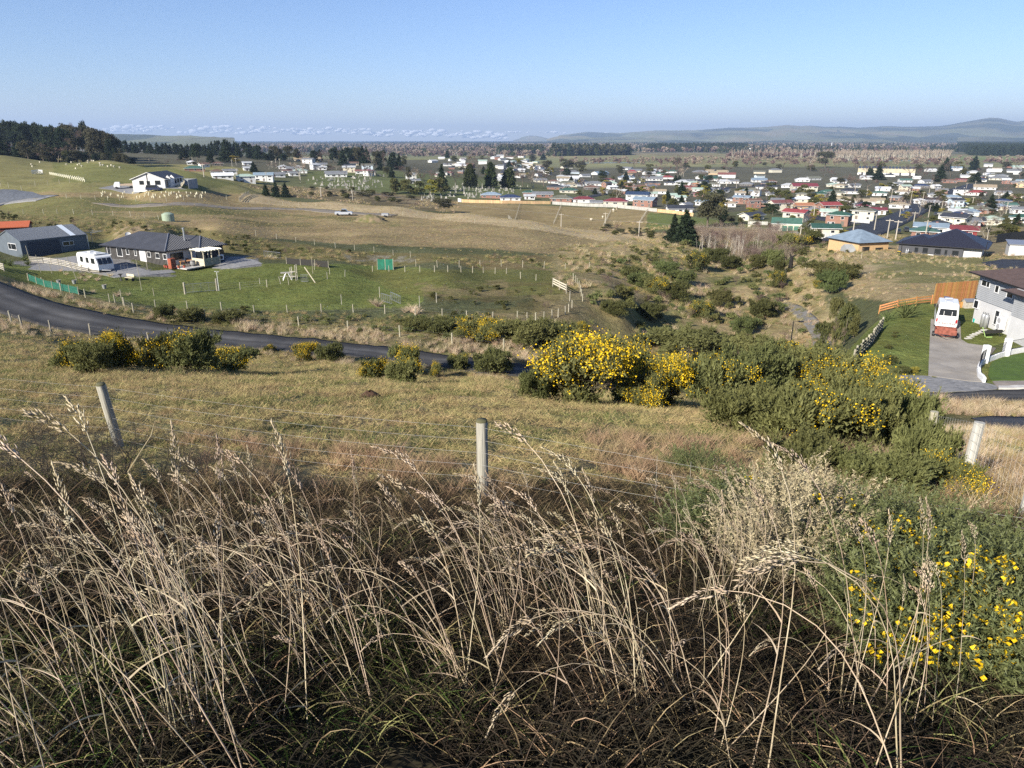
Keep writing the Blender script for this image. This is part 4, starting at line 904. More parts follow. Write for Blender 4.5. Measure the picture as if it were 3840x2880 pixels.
for (x0, x1, y0, y1, rise, xe) in ((-14.7, 0, 0, 7.8, 1.95, 1), (-6, 2.0, 4.6, 9.0, 1.45, 1)):
    X1, Y0, Y1 = x1 + .6, y0 - .6, y1 + .6; D_ = Y1 - Y0; zt = 2.35 + rise + .14
    for k in range(1, int(D_ / .38)):
        y = Y0 + k * .38; run = min(y - Y0, Y1 - y); rb.tube([(X1, y, 2.35 + .17), (X1 - run, y, 2.35 + .17 + rise * run / (D_ / 2))], .045, 3)
    rb.tube([(X1, Y0, 2.52), (X1 - D_ / 2, (Y0 + Y1) / 2, zt + .03)], .10, 4)
o = rb.obj('roof_rib', m_rib_lit, f.e); o['kind'] = 'stuff'
MB().tube([(-1.5, 4.8, 3.2), (-1.5, 4.8, 5.2)], .13, 8).tube([(-1.5, 4.8, 5.2), (-1.5, 4.8, 5.35)], .2, 8).obj('flue', m_steel, f.e)
z2 = lambda x, y: (350 + x / 3.16, 850 + y / 3.16)
for a, b_, c_, d in [(285, 255, 345, 348), (392, 262, 425, 330), (490, 275, 515, 342), (640, 298, 682, 360), (740, 312, 785, 375), (830, 325, 868, 387), (168, 235, 205, 330)]:
    f.win(*z2(a, b_), *z2(c_, d), 'y', 0.0, m_alu)
f.win(*z2(918, 310), *z2(1062, 392), 'x', .07, m_aluB, out=1)
f.win(*z2(1225, 300), *z2(1330, 430), 'y', 4.52, m_aluB); f.win(*z2(1480, 285), *z2(1550, 440), 'x', 2.0, m_aluB, out=1)
# patio and what stands on it
dk = f.w(2.6, 1.2)
MB().box((2.4, 2.0, .02), (4.2, 4.6, .14)).obj('patio', m_kerb, f.e)
def thing(name, label, cat, p, rz=0, group=None): return empty(name, p, rz, label, cat, group)
pg = f.w(3.6, 4.2); pg.z = hz + .08
e = thing('pergola', 'weathered timber pergola with curved rafter ends and a slatted wind screen', 'pergola', pg, A0)
pm = mat('pale_timber', (.55, .49, .36), .85, var=.15, scale=5, rnd=.1); pg_green = mat('green_grey_boards', (.20, .225, .18), .85, var=.15, scale=5)
for x, y in ((-1.3, -1.5), (1.3, -1.5), (-1.3, 1.5), (1.3, 1.5), (1.3, 0)): MB().box((x, y, 1.1), (.12, .12, 2.2)).obj('post', pm, e)
for x in (-1.3, 1.3): MB().box((x, 0, 2.25), (.1, 3.4, .18)).obj('beam', pm, e)
for k in range(6): MB().box((0, -1.5 + k * .6, 2.4), (3.3, .09, .16)).tube([(1.55, -1.5 + k * .6, 2.4), (1.8, -1.5 + k * .6, 2.36), (1.9, -1.5 + k * .6, 2.28)], .1, 5).obj('rafter', mat('cream_rafter', (.72, .69, .58), .8), e)
for k in range(5): MB().box((1.36, 0, .15 + k * .22), (.03, 3.0, .2)).obj('board', pg_green, e)
for k in range(5): MB().box((0, -1.56, .15 + k * .22), (2.6, .03, .2)).obj('board', pm, e)
tb = f.w(2.0, 2.0); tb.z = hz + .09
e = thing('outdoor_table', 'orange brown timber patio table beside the pergola', 'table', tb, A0 + math.pi / 2)
MB().box((0, 0, .72), (2.2, 1.0, .05)).obj('table_top', mat('warm_timber', (.50, .26, .12), .6, var=.2, scale=4), e)
for x in (-.95, .95):
    for y in (-.4, .4): MB().box((x, y, .35), (.08, .08, .7)).obj('leg', m_ply, e)
for i, (x, y, lb) in enumerate([(1.2, 1.4, 'patio chair nearest the white wall'), (1.1, 2.6, 'patio chair behind the middle of the table'), (2.9, 1.2, 'patio chair on the lawn side of the table')]):
    q = f.w(x, y); q.z = hz + .09; e = thing('chair', 'dark slatted ' + lb, 'chair', q, A0 + random.uniform(0, 3)); cm = mat('dark_chair', (.10, .07, .05), .7)
    MB().box((0, 0, .45), (.48, .48, .04)).obj('seat', cm, e); MB().box((0, .23, .72), (.48, .03, .5)).obj('backrest', cm, e)
    for a in (-.2, .2):
        for b_ in (-.2, .2): MB().box((a, b_, .22), (.04, .04, .44)).obj('leg', cm, e)
q = f.w(1.9, -.7); q.z = hz + .05; e = thing('cabinet', 'upright red brown timber cabinet at the corner of the patio', 'cabinet', q, A0 + .1)
MB().box((0, 0, .75), (.62, .95, 1.5)).obj('body', mat('red_timber', (.30, .085, .045), .5, var=.2, scale=5), e)
for z in (.45, 1.05): MB().box((.33, 0, z), (.03, .8, .5)).obj('door', mat('dark_red_timber', (.13, .045, .03), .5), e)
q = f.w(3.3, 1.9); q.z = hz + .08; e = thing('barrel', 'grey half wine barrel at the edge of the patio', 'barrel', q)
MB().lathe([(.01, 0), (.32, 0), (.40, .35), (.40, .55), (.33, .9), (.01, .9)], 14).obj('staves', mat('barrel_grey', (.24, .235, .225), .7, var=.3, scale=4), e, smooth_=False)
for z in (.15, .72): MB().lathe([(.375, z), (.385, z + .05)], 14).obj('hoop', m_black, e)
for i, (x, y, lb) in enumerate([(.6, -1.0, 'terracotta pot by the house corner'), (1.2, -1.1, 'terracotta pot left of the red cabinet'), (2.9, -.4, 'red glazed pot just right of the red cabinet'), (3.4, .2, 'red glazed pot at the tip of the patio')]):
    q = f.w(x, y); q.z = hz + .1; e = thing('plant_pot', lb + ' on the patio edge', 'plant pot', q, 0, 'plant pots around the patio')
    MB().lathe([(.01, 0), (.14, 0), (.22, .36), (.20, .38), (.01, .33)], 10).obj('pot', mat('terracotta', (.38, .10, .06), .6, rnd=.15), e)
    tmx = blades(14, .2, .45, .05, .1, .8, .8, 3, np.random.default_rng(i)); o = link('plant', tmesh('plant', tmx, [m_green]), e, (0, 0, .33))
q = f.w(2.35, 8.0); q.z = hz + .05; e = thing('heat_pump', 'white heat pump unit against the dark end wall beside the shaded gravel', 'heat pump', q, A0 + math.pi / 2)
MB().box((0, 0, .5), (1.0, .4, .85)).obj('case', m_white, e); MB().lathe([(.01, .0), (.3, .0), (.3, .03), (.01, .03)], 14).obj('fan', m_black, e, (0, -.21, .5), (math.pi / 2, 0, 0))
e = thing('satellite_dish', 'round pale satellite dish above the dark roof', 'satellite dish', Vector(pt(480, 880, 128)) * 1.0); e.location.z -= .3
MB().lathe([(.02, 0), (.3, .05), (.48, .14)], 14).obj('dish', mat('dish_grey', (.5, .5, .5), .5), e, (0, 0, .3), (R(60), 0, R(30))); MB().tube([(0, 0, .3), (0, 0, -3.2)], .04, 5).obj('mast', m_steel, e)

# slate coloured shed with the strip of clear roofing
sp = Vector(pt(87, 965, 1)) * (18.5 / .1547); S = 10.8; sa = math.atan2(.84, .54)
f = Frame(sp, sa, 'shed', 'slate grey steel shed with roller door and a pale roof panel', 'shed')
gable_walls(MB(), 0, S, 0, 8.2, -1.5, 2.55, 1.5, 0, True, .1).obj('wall', m_shed, f.e)
hip_roof(MB(), 0, S, 0, 8.2, 2.55, 1.5, .12, 0, True).obj('roof', [mat('shed_roof', (.105, .12, .145), .45), m_shed], f.e)
rb = MB()
for k in range(54):
    x = k * .2 + .1
    for y0, y1 in ((-.12, 4.1), (8.32, 4.1)): rb.tube([(x, y0, 2.55 + .16), (x, y1, 2.55 + 1.5 + .17)], .028, 3)
o = rb.obj('roof_rib', mat('shed_rib', (.20, .22, .25), .4), f.e); o['kind'] = 'stuff'
mb = MB(); mb.face([(8.1, -.14, 2.74), (9.0, -.14, 2.74), (9.0, 4.1, 4.27), (8.1, 4.1, 4.27)]); mb.face([(8.1, -.14, 2.70), (9.0, -.14, 2.70), (9.0, 4.1, 4.23), (8.1, 4.1, 4.23)]); mb.obj('skylight_panel', mat('pale_sheeting', (.62, .68, .72), .4), f.e)
mb = MB()
for k in range(9): mb.box((3.6, -.05, .14 + k * .26), (5.0, .05, .24))
mb.obj('roller_door', mat('roller_navy', (.045, .055, .075), .6), f.e)['kind'] = 'stuff'
f.win(235, 905, 276, 920, 'y', 0.0, m_alu); f.win(33, 914, 61, 935, 'x', 0.0, m_alu)
MB().tube([(S + .05, -.1, 0), (S + .05, -.1, 2.6)], .05, 6).obj('downpipe', m_alu, f.e)
e = thing('container', 'rusty orange shed roof poking out behind the slate shed', 'shed', Vector(pt(-60, 880, 137)), 0); e.location.z = -18.9
e.rotation_euler.z = .45; gable_walls(MB(), -6, 7.2, 0, 6, -1, 2.9, .8, 0, True).obj('wall', mat('dark_red_steel', (.10, .035, .03), .6), e); hip_roof(MB(), -6, 7.2, 0, 6, 2.9, .8, .3, 0, True).obj('roof', [mat('orange_iron', (.45, .12, .05), .6, var=.2)] * 2, e)

# caravan
cp_ = Vector(pt(373, 1026, 1)) * (18.45 / -zc(1026)); ca = math.atan2(.572, -.814)
e = empty('caravan', cp_, math.atan2(-.572, .814), 'white touring caravan parked behind the rail fence', 'caravan'); m_cv = mat('caravan_white', (.72, .72, .70), .4, var=.05, scale=2); m_cvr = mat('caravan_roof', (.60, .61, .60), .5, var=.12, scale=2)
mb = MB(); prof = [(-6.0, .45), (0, .45), (.0, 1.2), (-.15, 1.55), (-.5, 2.25), (-.9, 2.5), (-5.6, 2.62), (-6.0, 2.3)]
mb.prism([(x, z) for x, z in prof], 0, 2.25, 0, 'y'); b_ = mb.obj('body', m_cv, e)
MB().box((-3.2, 1.1, 2.62), (4.6, 1.9, .06)).box((-2.0, 1.1, 2.70), (.6, .6, .12)).box((-4.2, 1.2, 2.70), (.8, .5, .10)).obj('roof_hatch', m_cvr, e)
mb = MB(); 
for k in range(3): mb.face([(.01 - .005, .15 + k * .68, 1.25), (.01 - .005, .75 + k * .68, 1.25), (-.38, .75 + k * .68, 2.1), (-.38, .15 + k * .68, 2.1)])
for v_ in range(len(mb.v)): mb.v[v_] = (mb.v[v_][0] + .035, mb.v[v_][1], mb.v[v_][2])
mb.obj('front_window', m_glass, e)
for x, w_ in ((-1.3, .9), (-2.9, .55)): window(e, x, -.03, 1.7, w_, .7, 0, m_aluB)
window(e, -4.6, -.03, 1.7, .7, .7, 0, m_aluB); MB().box((-3.75, -.02, 1.35), (.6, .04, 1.7)).obj('door', m_cvr, e)
for y in (.1, 2.15): MB().lathe([(.01, -.1), (.33, -.1), (.33, .1), (.01, .1)], 14).obj('wheel', m_black, e, (-3, y, .33), (math.pi / 2, 0, 0))
MB().tube([(0, .4, .45), (1.2, 1.12, .45)], .05, 5).tube([(0, 1.85, .45), (1.2, 1.12, .45)], .05, 5).obj('drawbar', m_steel, e)

# rail fences round the yard
z1 = lambda x, y: (x / 3.16, 800 + y / 3.16)
def rails_px(label, px, t0, t1, rz_=(.25, .5, .75, 1.0), h=1.15, sp=2.2, m=None, rh=.13):
    return fence(label, [at(*p, t0, t1) for p in px], sp, h, .07, (), m_post, group=None, name='rail_fence', rails=rz_, railh=rh, exact=False, wm=m or m_wood)
rails_px('greyed four rail timber fence between lawn and gravel yard', [z1(360, 590), z1(510, 600), z1(640, 615), z1(820, 650), z1(950, 690), z1(1160, 715), z1(1300, 712)], 90, 125)
rails_px('short timber rail fence panel beside the corner of the dark house', [z1(1750, 665), z1(1890, 645)], 90, 125)
rails_px('greyed four rail timber fence at the road entrance on the far left', [(-40, 1000), (0, 1012), (40, 1026)], 70, 110)
def gate(label, p0, p1, h=1.0, bars=5, m=None, mesh_=False, name='gate'):
    p0, p1 = v2(p0), v2(p1); e = empty(name, p0, 0, label, 'gate'); d = p1 - p0
    MB().tube([(0, 0, .1), (0, 0, h), tuple(d + Vector((0, 0, h))), tuple(d + Vector((0, 0, .1))), (0, 0, .1)], .03, 5).obj('frame', m or m_steel, e)
    for k in range(1, bars): MB().tube([d * (k / bars) + Vector((0, 0, .1)), d * (k / bars) + Vector((0, 0, h))], .018, 4).obj('bar', m or m_steel, e)
    for k in range(1, 6): MB().tube([Vector((0, 0, .1 + k * (h - .1) / 6)), d + Vector((0, 0, .1 + k * (h - .1) / 6))], .007, 3).obj('mesh_wire', m_wire, e)
    return e
gate('pale metal farm gate between caravan and dark house', at(*z1(1440, 690), 90), at(*z1(1520, 672), 90), 1.0, 2)
gate('netted metal gate standing on the middle of the lawn', at(*z2(1100, 790), 80), at(*z2(1465, 760), 80), 1.15, 4)
gate('pale pipe gate on the bank edge beyond the house shadow', at(991, 963, 100), at(1053, 970, 100), 1.0, 4)
for x, y, lb, t in [(1090, 800, 'stout lichened gate post at the left end of the netted gate', 1.5), (1470, 760, 'stout gate post with a white cap at the right end of the netted gate', 1.6)]:
    q = at(*z2(x, y), 80); setp(link('gate_post', MB().tube([(0, 0, -.2), (0, 0, t)], .13, 9).mesh('gate_post', m_post), None, q), lb, 'post')
q = at(*z2(1480, 760), 80) + Vector((.1, 0, 0)); e = thing('garden_ornament', 'little white flower shaped spinner on a stick above the gate post', 'garden spinner', q)
MB().tube([(0, 0, 0), (0, 0, 2.5)], .03, 5).obj('stick', m_white, e); MB().lathe([(.01, 0), (.16, .03), (.01, .06)], 8).obj('spinner', m_white, e, (-.15, 0, 2.5)); MB().lathe([(.01, 0), (.16, .03), (.01, .06)], 8).obj('spinner', m_white, e, (.18, 0, 2.45))
# lawn fences (posts one by one where the photograph shows them)
def posts_px(label, px, t0, t1, h=1.2, r=.06, wires=(.3, .6, .9), pm=None, group=None, name='wire_fence'):
    return fence(label, [at(u, v, t0, t1) for u, v in px], 1, h, r, wires, pm or m_postp, exact=True, group=group, name=name)
z3 = lambda x, y: (900 + x / 2.212, 900 + y / 2.212)
posts_px('post and wire fence along the foot of the lawn', [(432, 1135), z2(360, 945), z2(475, 1010), z2(738, 960), z2(1118, 985), z2(1520, 990), z2(1908, 1030), z3(118, 610), z3(395, 610), z3(676, 605), z3(941, 605), z3(1203, 612), z3(1455, 625), z3(1678, 640), z3(1882, 655), z3(2098, 668)], 60, 100, .98)
posts_px('post and wire fence across the middle of the lawn', [z1(1300, 1050), z1(1437, 1000), z1(1827, 980), z2(1100, 800), z2(1470, 760), z2(1745, 745), z2(2060, 718), z3(3, 412), z3(224, 390), z3(405, 372), z3(745, 285)], 75, 125, .98, .045)
posts_px('post and wire fence along the back of the lawn', [z3(1100, 262), z3(1237, 262), z3(1369, 266), z3(1493, 266), z3(1614, 266), z3(1724, 266), z3(1834, 268), z3(1929, 272), z3(2019, 273), z3(2116, 280), z3(2210, 280), (1952, 1045), (2010, 1052)], 75, 125, 1.0)
posts_px('post and wire fence along the far verge of the road', [z1(340, 800), z1(510, 860), z1(725, 925), z1(1015, 1000), z1(1480, 1110), z1(1585, 1180), z1(1920, 1245), z2(810, 1085), z2(1325, 1105), (1121, 1225), (1305, 1243), (1500, 1263), (1695, 1290), (1890, 1310)], 60, 100, 1.1, .07)
posts_px('sagging post and wire fence along the near verge of the road on the left', [(-30, 1200), (45, 1214), (84, 1230), (193, 1248), (340, 1258), (560, 1290)], 45, 75, 1.15, .08, pm=m_post)
posts_px('pale stakes beside the sunken track', [(1940, 1200), (1977, 1205), (2009, 1206), (2040, 1202), (2070, 1195), (2093, 1190), (2120, 1180), (2132, 1170), (2145, 1155)], 60, 110, 1.0)
posts_px('pale stakes on the far side of the sunken track', [(2185, 1130), (2180, 1110), (2176, 1095), (2172, 1082), (2165, 1070), (2158, 1060), (2150, 1052)], 60, 125, 1.0)
posts_px('fence of pale stakes along the foot of the scrubby bank', [(1560, 1000), (1640, 1003), (1722, 1003), (1800, 1000), (1880, 1000), (1960, 1003), (2040, 1008), (2120, 1012), (2210, 1008)], 108, 190, 1.2, .05)
posts_px('stakes along the edge of the ridge pasture above the bank', [(960, 885), (1037, 897), (1110, 908), (1180, 918), (1258, 930), (1330, 938), (1403, 948), (1475, 958), (1540, 965)], 120, 200, 1.1, .05)
posts_px('wire fence along the crest of the brown ridge', [(935, 760), (1010, 766), (1060, 768), (1120, 772), (1185, 776), (1240, 783), (1330, 790), (1420, 800), (1510, 808), (1600, 818), (1690, 828), (1780, 838)], 180, 300, 1.2, .06)
posts_px('wire fence along the top of the left bank', [(0, 860), (8, 803), (88, 802), (163, 802), (215, 803), (277, 803), (347, 806), (425, 809), (490, 812), (542, 818), (595, 824)][1:], 140, 260, 1.2, .07)
posts_px('fence on the hillside left of the white farmhouse', [(5, 702), (33, 704), (82, 715), (133, 698), (180, 695), (224, 690), (262, 686), (296, 672)], 180, 300, 1.6, .08)
posts_px('fence below the white plant guards', [(250, 745), (305, 746), (358, 750), (405, 752), (450, 754), (510, 756), (565, 757), (625, 756), (690, 752), (750, 745), (850, 748)], 180, 300, 1.3, .08)
posts_px('wire fence at the edge of the brown pasture on the right', [(3020, 1010), (3095, 1000), (3160, 985), (3230, 970)], 100, 200, 1.2, .06)
# weathered board fences at the sunken track
zz = lambda x, y: (1700 + x / 2.212, 900 + y / 2.212)
e = rails_px('long pale three rail fence slanting down into the sunken track', [zz(825, 385), zz(990, 490)], 60, 120, (.45, .75, 1.05), 1.2, 3.0, m_kerb and mat('pale_rail', (.58, .52, .40), .85, var=.15), .16)
e = rails_px('pale four rail barrier across the sunken track', [zz(965, 508), zz(1075, 520)], 60, 120, (.3, .6, .9, 1.15), 1.3, 3.0, mat('pale_rail', (.58, .52, .40)), .16)
# screens
def screen(label, pts, h, m, name='screen', sp=2.0, cat='windbreak'):
    ps = [v2(p) for p in resample(pts, sp)]; b0 = ps[0]; e = empty(name, b0, 0, label, cat)
    for p in ps: link('post', post_mesh(.05, h + .1, m_postp), e, p - b0)
    mb = MB()
    for a, b_ in zip(ps[:-1], ps[1:]):
        n = 6
        for k in range(n):
            q0 = a.lerp(b_, k / n) - b0; q1 = a.lerp(b_, (k + 1) / n) - b0; s0 = .1 * math.sin(k / n * math.pi); s1 = .1 * math.sin((k + 1) / n * math.pi); nn = Vector((-(b_ - a).y, (b_ - a).x, 0)).normalized()
            for d_ in (0, .015): mb.face([q0 + nn * (s0 + d_) + Vector((0, 0, .05)), q1 + nn * (s1 + d_) + Vector((0, 0, .05)), q1 + nn * (s1 + d_) + Vector((0, 0, h - s1 * .6)), q0 + nn * (s0 + d_) + Vector((0, 0, h - s0 * .6))])
    mb.obj('netting', m, e, fix=False); return e
m_gnet = mat('green_shade_net', (.015, .115, .075), .8, col2=(.01, .075, .05), scale=2)
screen('dark green shade cloth windbreak beside the road verge', [at(*z1(345, 800), 75), at(*z1(1010, 990), 75)], .95, m_gnet, sp=3)
screen('black netting windbreak running along the back of the lawn', [at(1075, 990, 90), at(1190, 1000, 90), at(1265, 1010, 90)], 1.0, mat('black_net', (.03, .028, .025), .9), sp=3)
screen('low black netting windbreak panel in front of the bare shrub', [at(1180, 1012, 90), at(1318, 1013, 90)], .95, mat('black_net', (.03, .028, .025)), sp=6)
gs = screen('bright green cloth screen with a red patch at the back of the lawn', [at(1416, 1012, 90), at(1495, 1012, 90)], 1.75, mat('green_cloth', (.012, .14, .085), .7, col2=(.008, .09, .055), scale=1.5), sp=1.5)
q = at(1452, 1012, 90) - gs.location; MB().face([q + Vector((-.35, -.12, .55)), q + Vector((.2, -.12, .45)), q + Vector((.3, -.12, 1.3)), q + Vector((.0, -.12, 1.55)), q + Vector((-.3, -.12, 1.25))]).face([q + Vector((-.35, -.10, .55)), q + Vector((.2, -.10, .45)), q + Vector((.3, -.10, 1.3)), q + Vector((.0, -.10, 1.55)), q + Vector((-.3, -.10, 1.25))]).obj('red_patch', mat('red_cloth', (.42, .035, .03), .8), gs, fix=False)
for u0, v0, u1, v1, lb in [(1431, 1130, 1470, 1142, 'grey mesh panel propped at the left of the rough heap on the lawn'), (1466, 1125, 1503, 1142, 'grey mesh panel leaning right of the first one on the lawn'), (1130, 1058, 1156, 1058, 'grey wire mesh panel lying by the wooden frame')]:
    gate(lb, at(u0, v0, 75), at(u1, v1, 75), 1.0, 5, name='mesh_panel')
# bench, bird bath, buckets, frames, tree stakes
q = at(*z1(1540, 800), 85); e = thing('garden_bench', 'small weathered timber bench alone on the lawn', 'bench', q, math.atan2(.5, -1) + math.pi)
MB().box((0, 0, .45), (1.5, .42, .06)).obj('seat', pm, e); MB().box((0, .2, .75), (1.5, .05, .35)).obj('backrest', pm, e)
for x in (-.65, .65): MB().box((x, 0, .22), (.07, .4, .44)).obj('leg', m_black, e)
q = at(*z1(1437, 795), 85); e = thing('bird_bath', 'dark stone bird bath near the tussocks on the lawn', 'bird bath', q)
MB().lathe([(.01, 0), (.22, 0), (.2, .08), (.09, .15), (.08, .65), (.13, .75)], 10).obj('pedestal', mat('dark_stone', (.06, .06, .055), .9), e); MB().lathe([(.13, .75), (.33, .86), (.33, .9), (.25, .86), (.01, .8)], 12).obj('basin', mat('dark_stone', (.06, .06, .055)), e)
for x, y, lb in [(700, 835, 'grey bucket nearest the green shade cloth'), (884, 836, 'grey bucket under the tall leaning stake'), (1240, 893, 'grey bucket furthest right on the lawn')]:
    q = at(*z1(x, y), 80); e = thing('bucket', lb, 'bucket', q, 0, 'grey planter buckets on the lawn'); MB().lathe([(.01, 0), (.19, 0), (.28, .5), (.30, .52), (.25, .5), (.01, .42)], 12).obj('tub', mat('bucket_grey', (.26, .27, .26), .6), e)
    o = link('plant', tmesh('plant', blades(10, .15, .35, .03, .1, .9, .8, 3, np.random.default_rng(4)), [m_tan]), e, (0, 0, .45))
q = at(*z3(395, 330), 80); e = thing('timber_frame', 'white A-frame of old picnic timbers standing on the lawn', 'timber frame', q, .3)
for y in (-.6, .6): MB().tube([(-.6, y, 0), (-.15, y, 1.0)], .05, 4).tube([(.6, y, 0), (.15, y, 1.0)], .05, 4).obj('leg', m_white, e)
MB().box((0, 0, 1.0), (1.7, .9, .06)).obj('top', m_wood, e); MB().box((0, 0, .5), (2.0, .2, .05)).obj('brace', m_wood, e)
q = at(*z3(450, 335), 80); e = thing('tree_guard', 'tall weathered timber tree guard beside the picnic frame', 'tree guard', q)
for a in (-.35, .35):
    for b_ in (-.35, .35): MB().box((a, b_, 1.0), (.07, .07, 2.0 + a)).obj('post', m_wood, e)
for z in (.6, 1.3): MB().box((0, -.36, z), (.8, .04, .1)).obj('rail', m_wood, e)
q = at(*z3(585, 350), 80); setp(link('leaning_plank', MB().tube([(-.7, .2, 2.0), (.75, -.3, -.1)], .07, 4).mesh('leaning_plank', pm), None, q), 'pale plank leaning over the mesh panels on the lawn', 'plank')
g_ = random.Random(5)
for x, y, h, lx, kind in [(1180, 1530, 0, 0, 0)]: pass
STK = [(z1(485, 700), 2.6, -.25, 'stake at the corner of the rail fence'), (z1(615, 715), 1.9, -.1, 'stake behind the first grey bucket'), (z1(760, 725), 2.2, -.12, 'stake between rail fence and tussocks'), (z1(925, 830), 3.6, -.9, 'tall stake leaning left over the tussocks'), (z1(365, 610), 3.0, -.2, 'stake with a hanging twig at the left of the yard'), (z1(1680, 915), 4.0, -.1, 'tall bent sapling stake right of the bench'), (z3(605, 280), 2.4, 0, 'tall pale pole by the black netting'), (z3(725, 325), 1.0, 0, 'short stake in the rough vegetable plot'), (z3(870, 305), 1.0, .1, 'thick short post in the rough vegetable plot'), (z3(338, 365), 1.0, -.2, 'dark stake left of the picnic frame'), (z3(165, 365), .8, 0, 'thin dark stake on the left of the lawn'), (z3(1160, 480), 1.4, 0, 'dark stake behind the mesh panels'), (z3(1490, 555), 1.3, 0, 'dark stake by the pale tussock at the lawn foot'), (z3(1630, 520), 1.2, 0, 'dark stake near the lawn spur'), (z3(843, 535), 1.2, 0, 'dark stake with a weed at its foot on the lawn')]
for (uv, h, lx, lb) in STK:
    q = at(*uv, 75); setp(link('stake', MB().tube([(0, 0, -.1), (lx * .4, 0, h * .5), (lx, 0, h)], .035, 5).mesh('stake', m_postp if h > 1.5 else m_wood), None, q), 'thin ' + lb, 'stake')
# rotary clothes line and water tank
q = at(*z1(1100, 372), 100); e = thing('clothes_line', 'rotary clothes line between shed and dark house', 'clothes line', q)
MB().tube([(0, 0, 0), (0, 0, 2.3)], .04, 6).obj('pole', m_steel, e)
for k in range(4): MB().tube([(0, 0, 2.1), (2.0 * math.cos(k * math.pi / 2 + .3), 2.0 * math.sin(k * math.pi / 2 + .3), 2.45)], .03, 4).obj('arm', m_steel, e)
for rr in (.9, 1.4, 1.9):
    MB().tube([(rr * math.cos(k * math.pi / 2 + .3), rr * math.sin(k * math.pi / 2 + .3), 2.15 + rr * .16) for k in range(5)], .01, 3).obj('line', m_wire, e)
q = at(632, 829, 140, 240); e = thing('water_tank', 'pale green round water tank on the hillside', 'water tank', q); k_ = (q - Vector((0, 0, 0))).length * 38 / 2700 / 2
m_tank = mat('tank_green', (.28, .34, .25), .6, var=.06, scale=2)
MB().lathe([(k_, -.3), (k_, k_ * 1.15), (k_ * .97, k_ * 1.22)], 24).obj('drum', m_tank, e, smooth_=False); MB().lathe([(k_ * .99, k_ * 1.2), (k_ * .5, k_ * 1.45), (.01, k_ * 1.52)], 24).obj('lid', m_tank, e)

# ------------------------------------------------------------------ two storey house, drive and camper on the right
wz = -18.0; hp = Vector(pt(3643, 1206, 1)) * (18.0 / -zc(1206))
q2 = Vector(pt(3812, 1279, 1)) * (18.0 / -zc(1279)); dd = (q2 - hp); ha = math.atan2(dd.y, dd.x); LW = dd.length
f = Frame(hp, ha, 'two_storey_house', 'two storey house with grey weatherboards, pale lower walls and brown roof', 'house')
# local x runs towards the camera along the visible wall, local y is to the right of it (into the house)
MB().box((LW / 2 + 3, 6.0, .95), (LW + 6, 11.9, 3.1)).obj('lower_wall', m_render, f.e)
MB().box((LW / 2 + 3, 6.0, 3.75), (LW + 6, 11.9, 2.5)).obj('upper_wall', m_cladG, f.e)
nb = 14
wb = MB().prism([(-.06, .0), (-.02, .185), (.02, .185), (.02, .0)], -.05, LW).mesh('weatherboard', m_cladG)
for k in range(nb): link('weatherboard', wb, f.e, (0, 0, 2.5 + k * .178))
MB().box((LW + 3.0, 4.6, 2.4), (6.0, 11.2, 5.2)).obj('front_wing', m_render, f.e)
wb2 = MB().prism([(-1.06, .0), (-1.02, .185), (-.98, .185), (-.98, .0)], LW - .03, LW + 6).mesh('weatherboard', m_cladG)
for k in range(nb):
    link('weatherboard', wb2, f.e, (0, 0, 2.5 + k * .178))
hip_roof(MB(), 0, LW + 5, .1, 11.9, 5.0, 1.9, .9, 0).obj('roof', [m_brownroof, m_black], f.e)
hip_roof(MB(), LW - .4, LW + 6, -1.1, 6, 4.6, 1.2, .7, 0).obj('front_roof', [m_brownroof, m_black], f.e)
zr = lambda x, y: (3560 + x / 2.8, 1000 + y / 2.8)
for a in [(345, 145, 432, 210), (488, 195, 525, 275), (612, 240, 680, 330), (262, 352, 312, 436), (478, 456, 528, 615)]:
    f.win(*zr(a[0], a[1]), *zr(a[2], a[3]), 'y', 0.0, m_alu, out=-1.6)
for a, lb in [((505, 520, 575, 670), 'lower double heat pump unit on the pale wall under the weatherboards'), ((655, 520, 700, 625), 'white hot water box mounted on the pale wall')]:
    c_ = f.hit(*zr((a[0] + a[2]) / 2, (a[1] + a[3]) / 2), 'y', -.3); T_ = f.hit(*zr(a[0], a[1]), 'y', -.3); B_ = f.hit(*zr(a[0], a[3]), 'y', -.3); hh = abs(T_.z - B_.z)
    e = empty('heat_pump' if 'heat' in lb else 'water_heater', f.w(c_.x, -.3, c_.z), ha, lb, 'heat pump' if 'heat' in lb else 'water heater')
    MB().box((0, 0, 0), (.9 if 'heat' in lb else .5, .4, hh * .9)).obj('case', m_white, e)
    if 'heat' in lb:
        for z in (-.3, .3): MB().lathe([(.01, 0), (.26, 0), (.26, .03), (.01, .03)], 12).obj('fan', mat('grille_grey', (.35, .35, .36), .6), e, (.0, -.21, z * hh * .75), (math.pi / 2, 0, 0))
for x, y, lb in [(345, 595, 'left tall silver gas bottle against the pale wall'), (378, 605, 'right tall silver gas bottle against the pale wall')]:
    c_ = f.hit(*zr(x, y), 'y', -.45); q = f.w(c_.x, -.45, 0); q.z = float(H(q.x, q.y)) + .03; e = thing('gas_bottle', lb, 'gas bottle', q, 0, 'silver gas bottles on the house wall')
    MB().lathe([(.01, 0), (.2, 0), (.2, 1.15), (.16, 1.3), (.06, 1.36)], 12).obj('cylinder', mat('bright_steel', (.55, .56, .57), .3, metal=.6), e, smooth_=True); MB().lathe([(.12, 1.34), (.12, 1.52)], 10).obj('collar', m_steel, e)
c_ = at(*zr(270, 582), 55, 90); e = thing('bucket', 'turquoise plastic bucket against the pale wall', 'bucket', c_); MB().lathe([(.01, 0), (.2, 0), (.26, .38), (.23, .38), (.01, .34)], 12).obj('tub', mat('turquoise', (.02, .38, .34), .5), e)
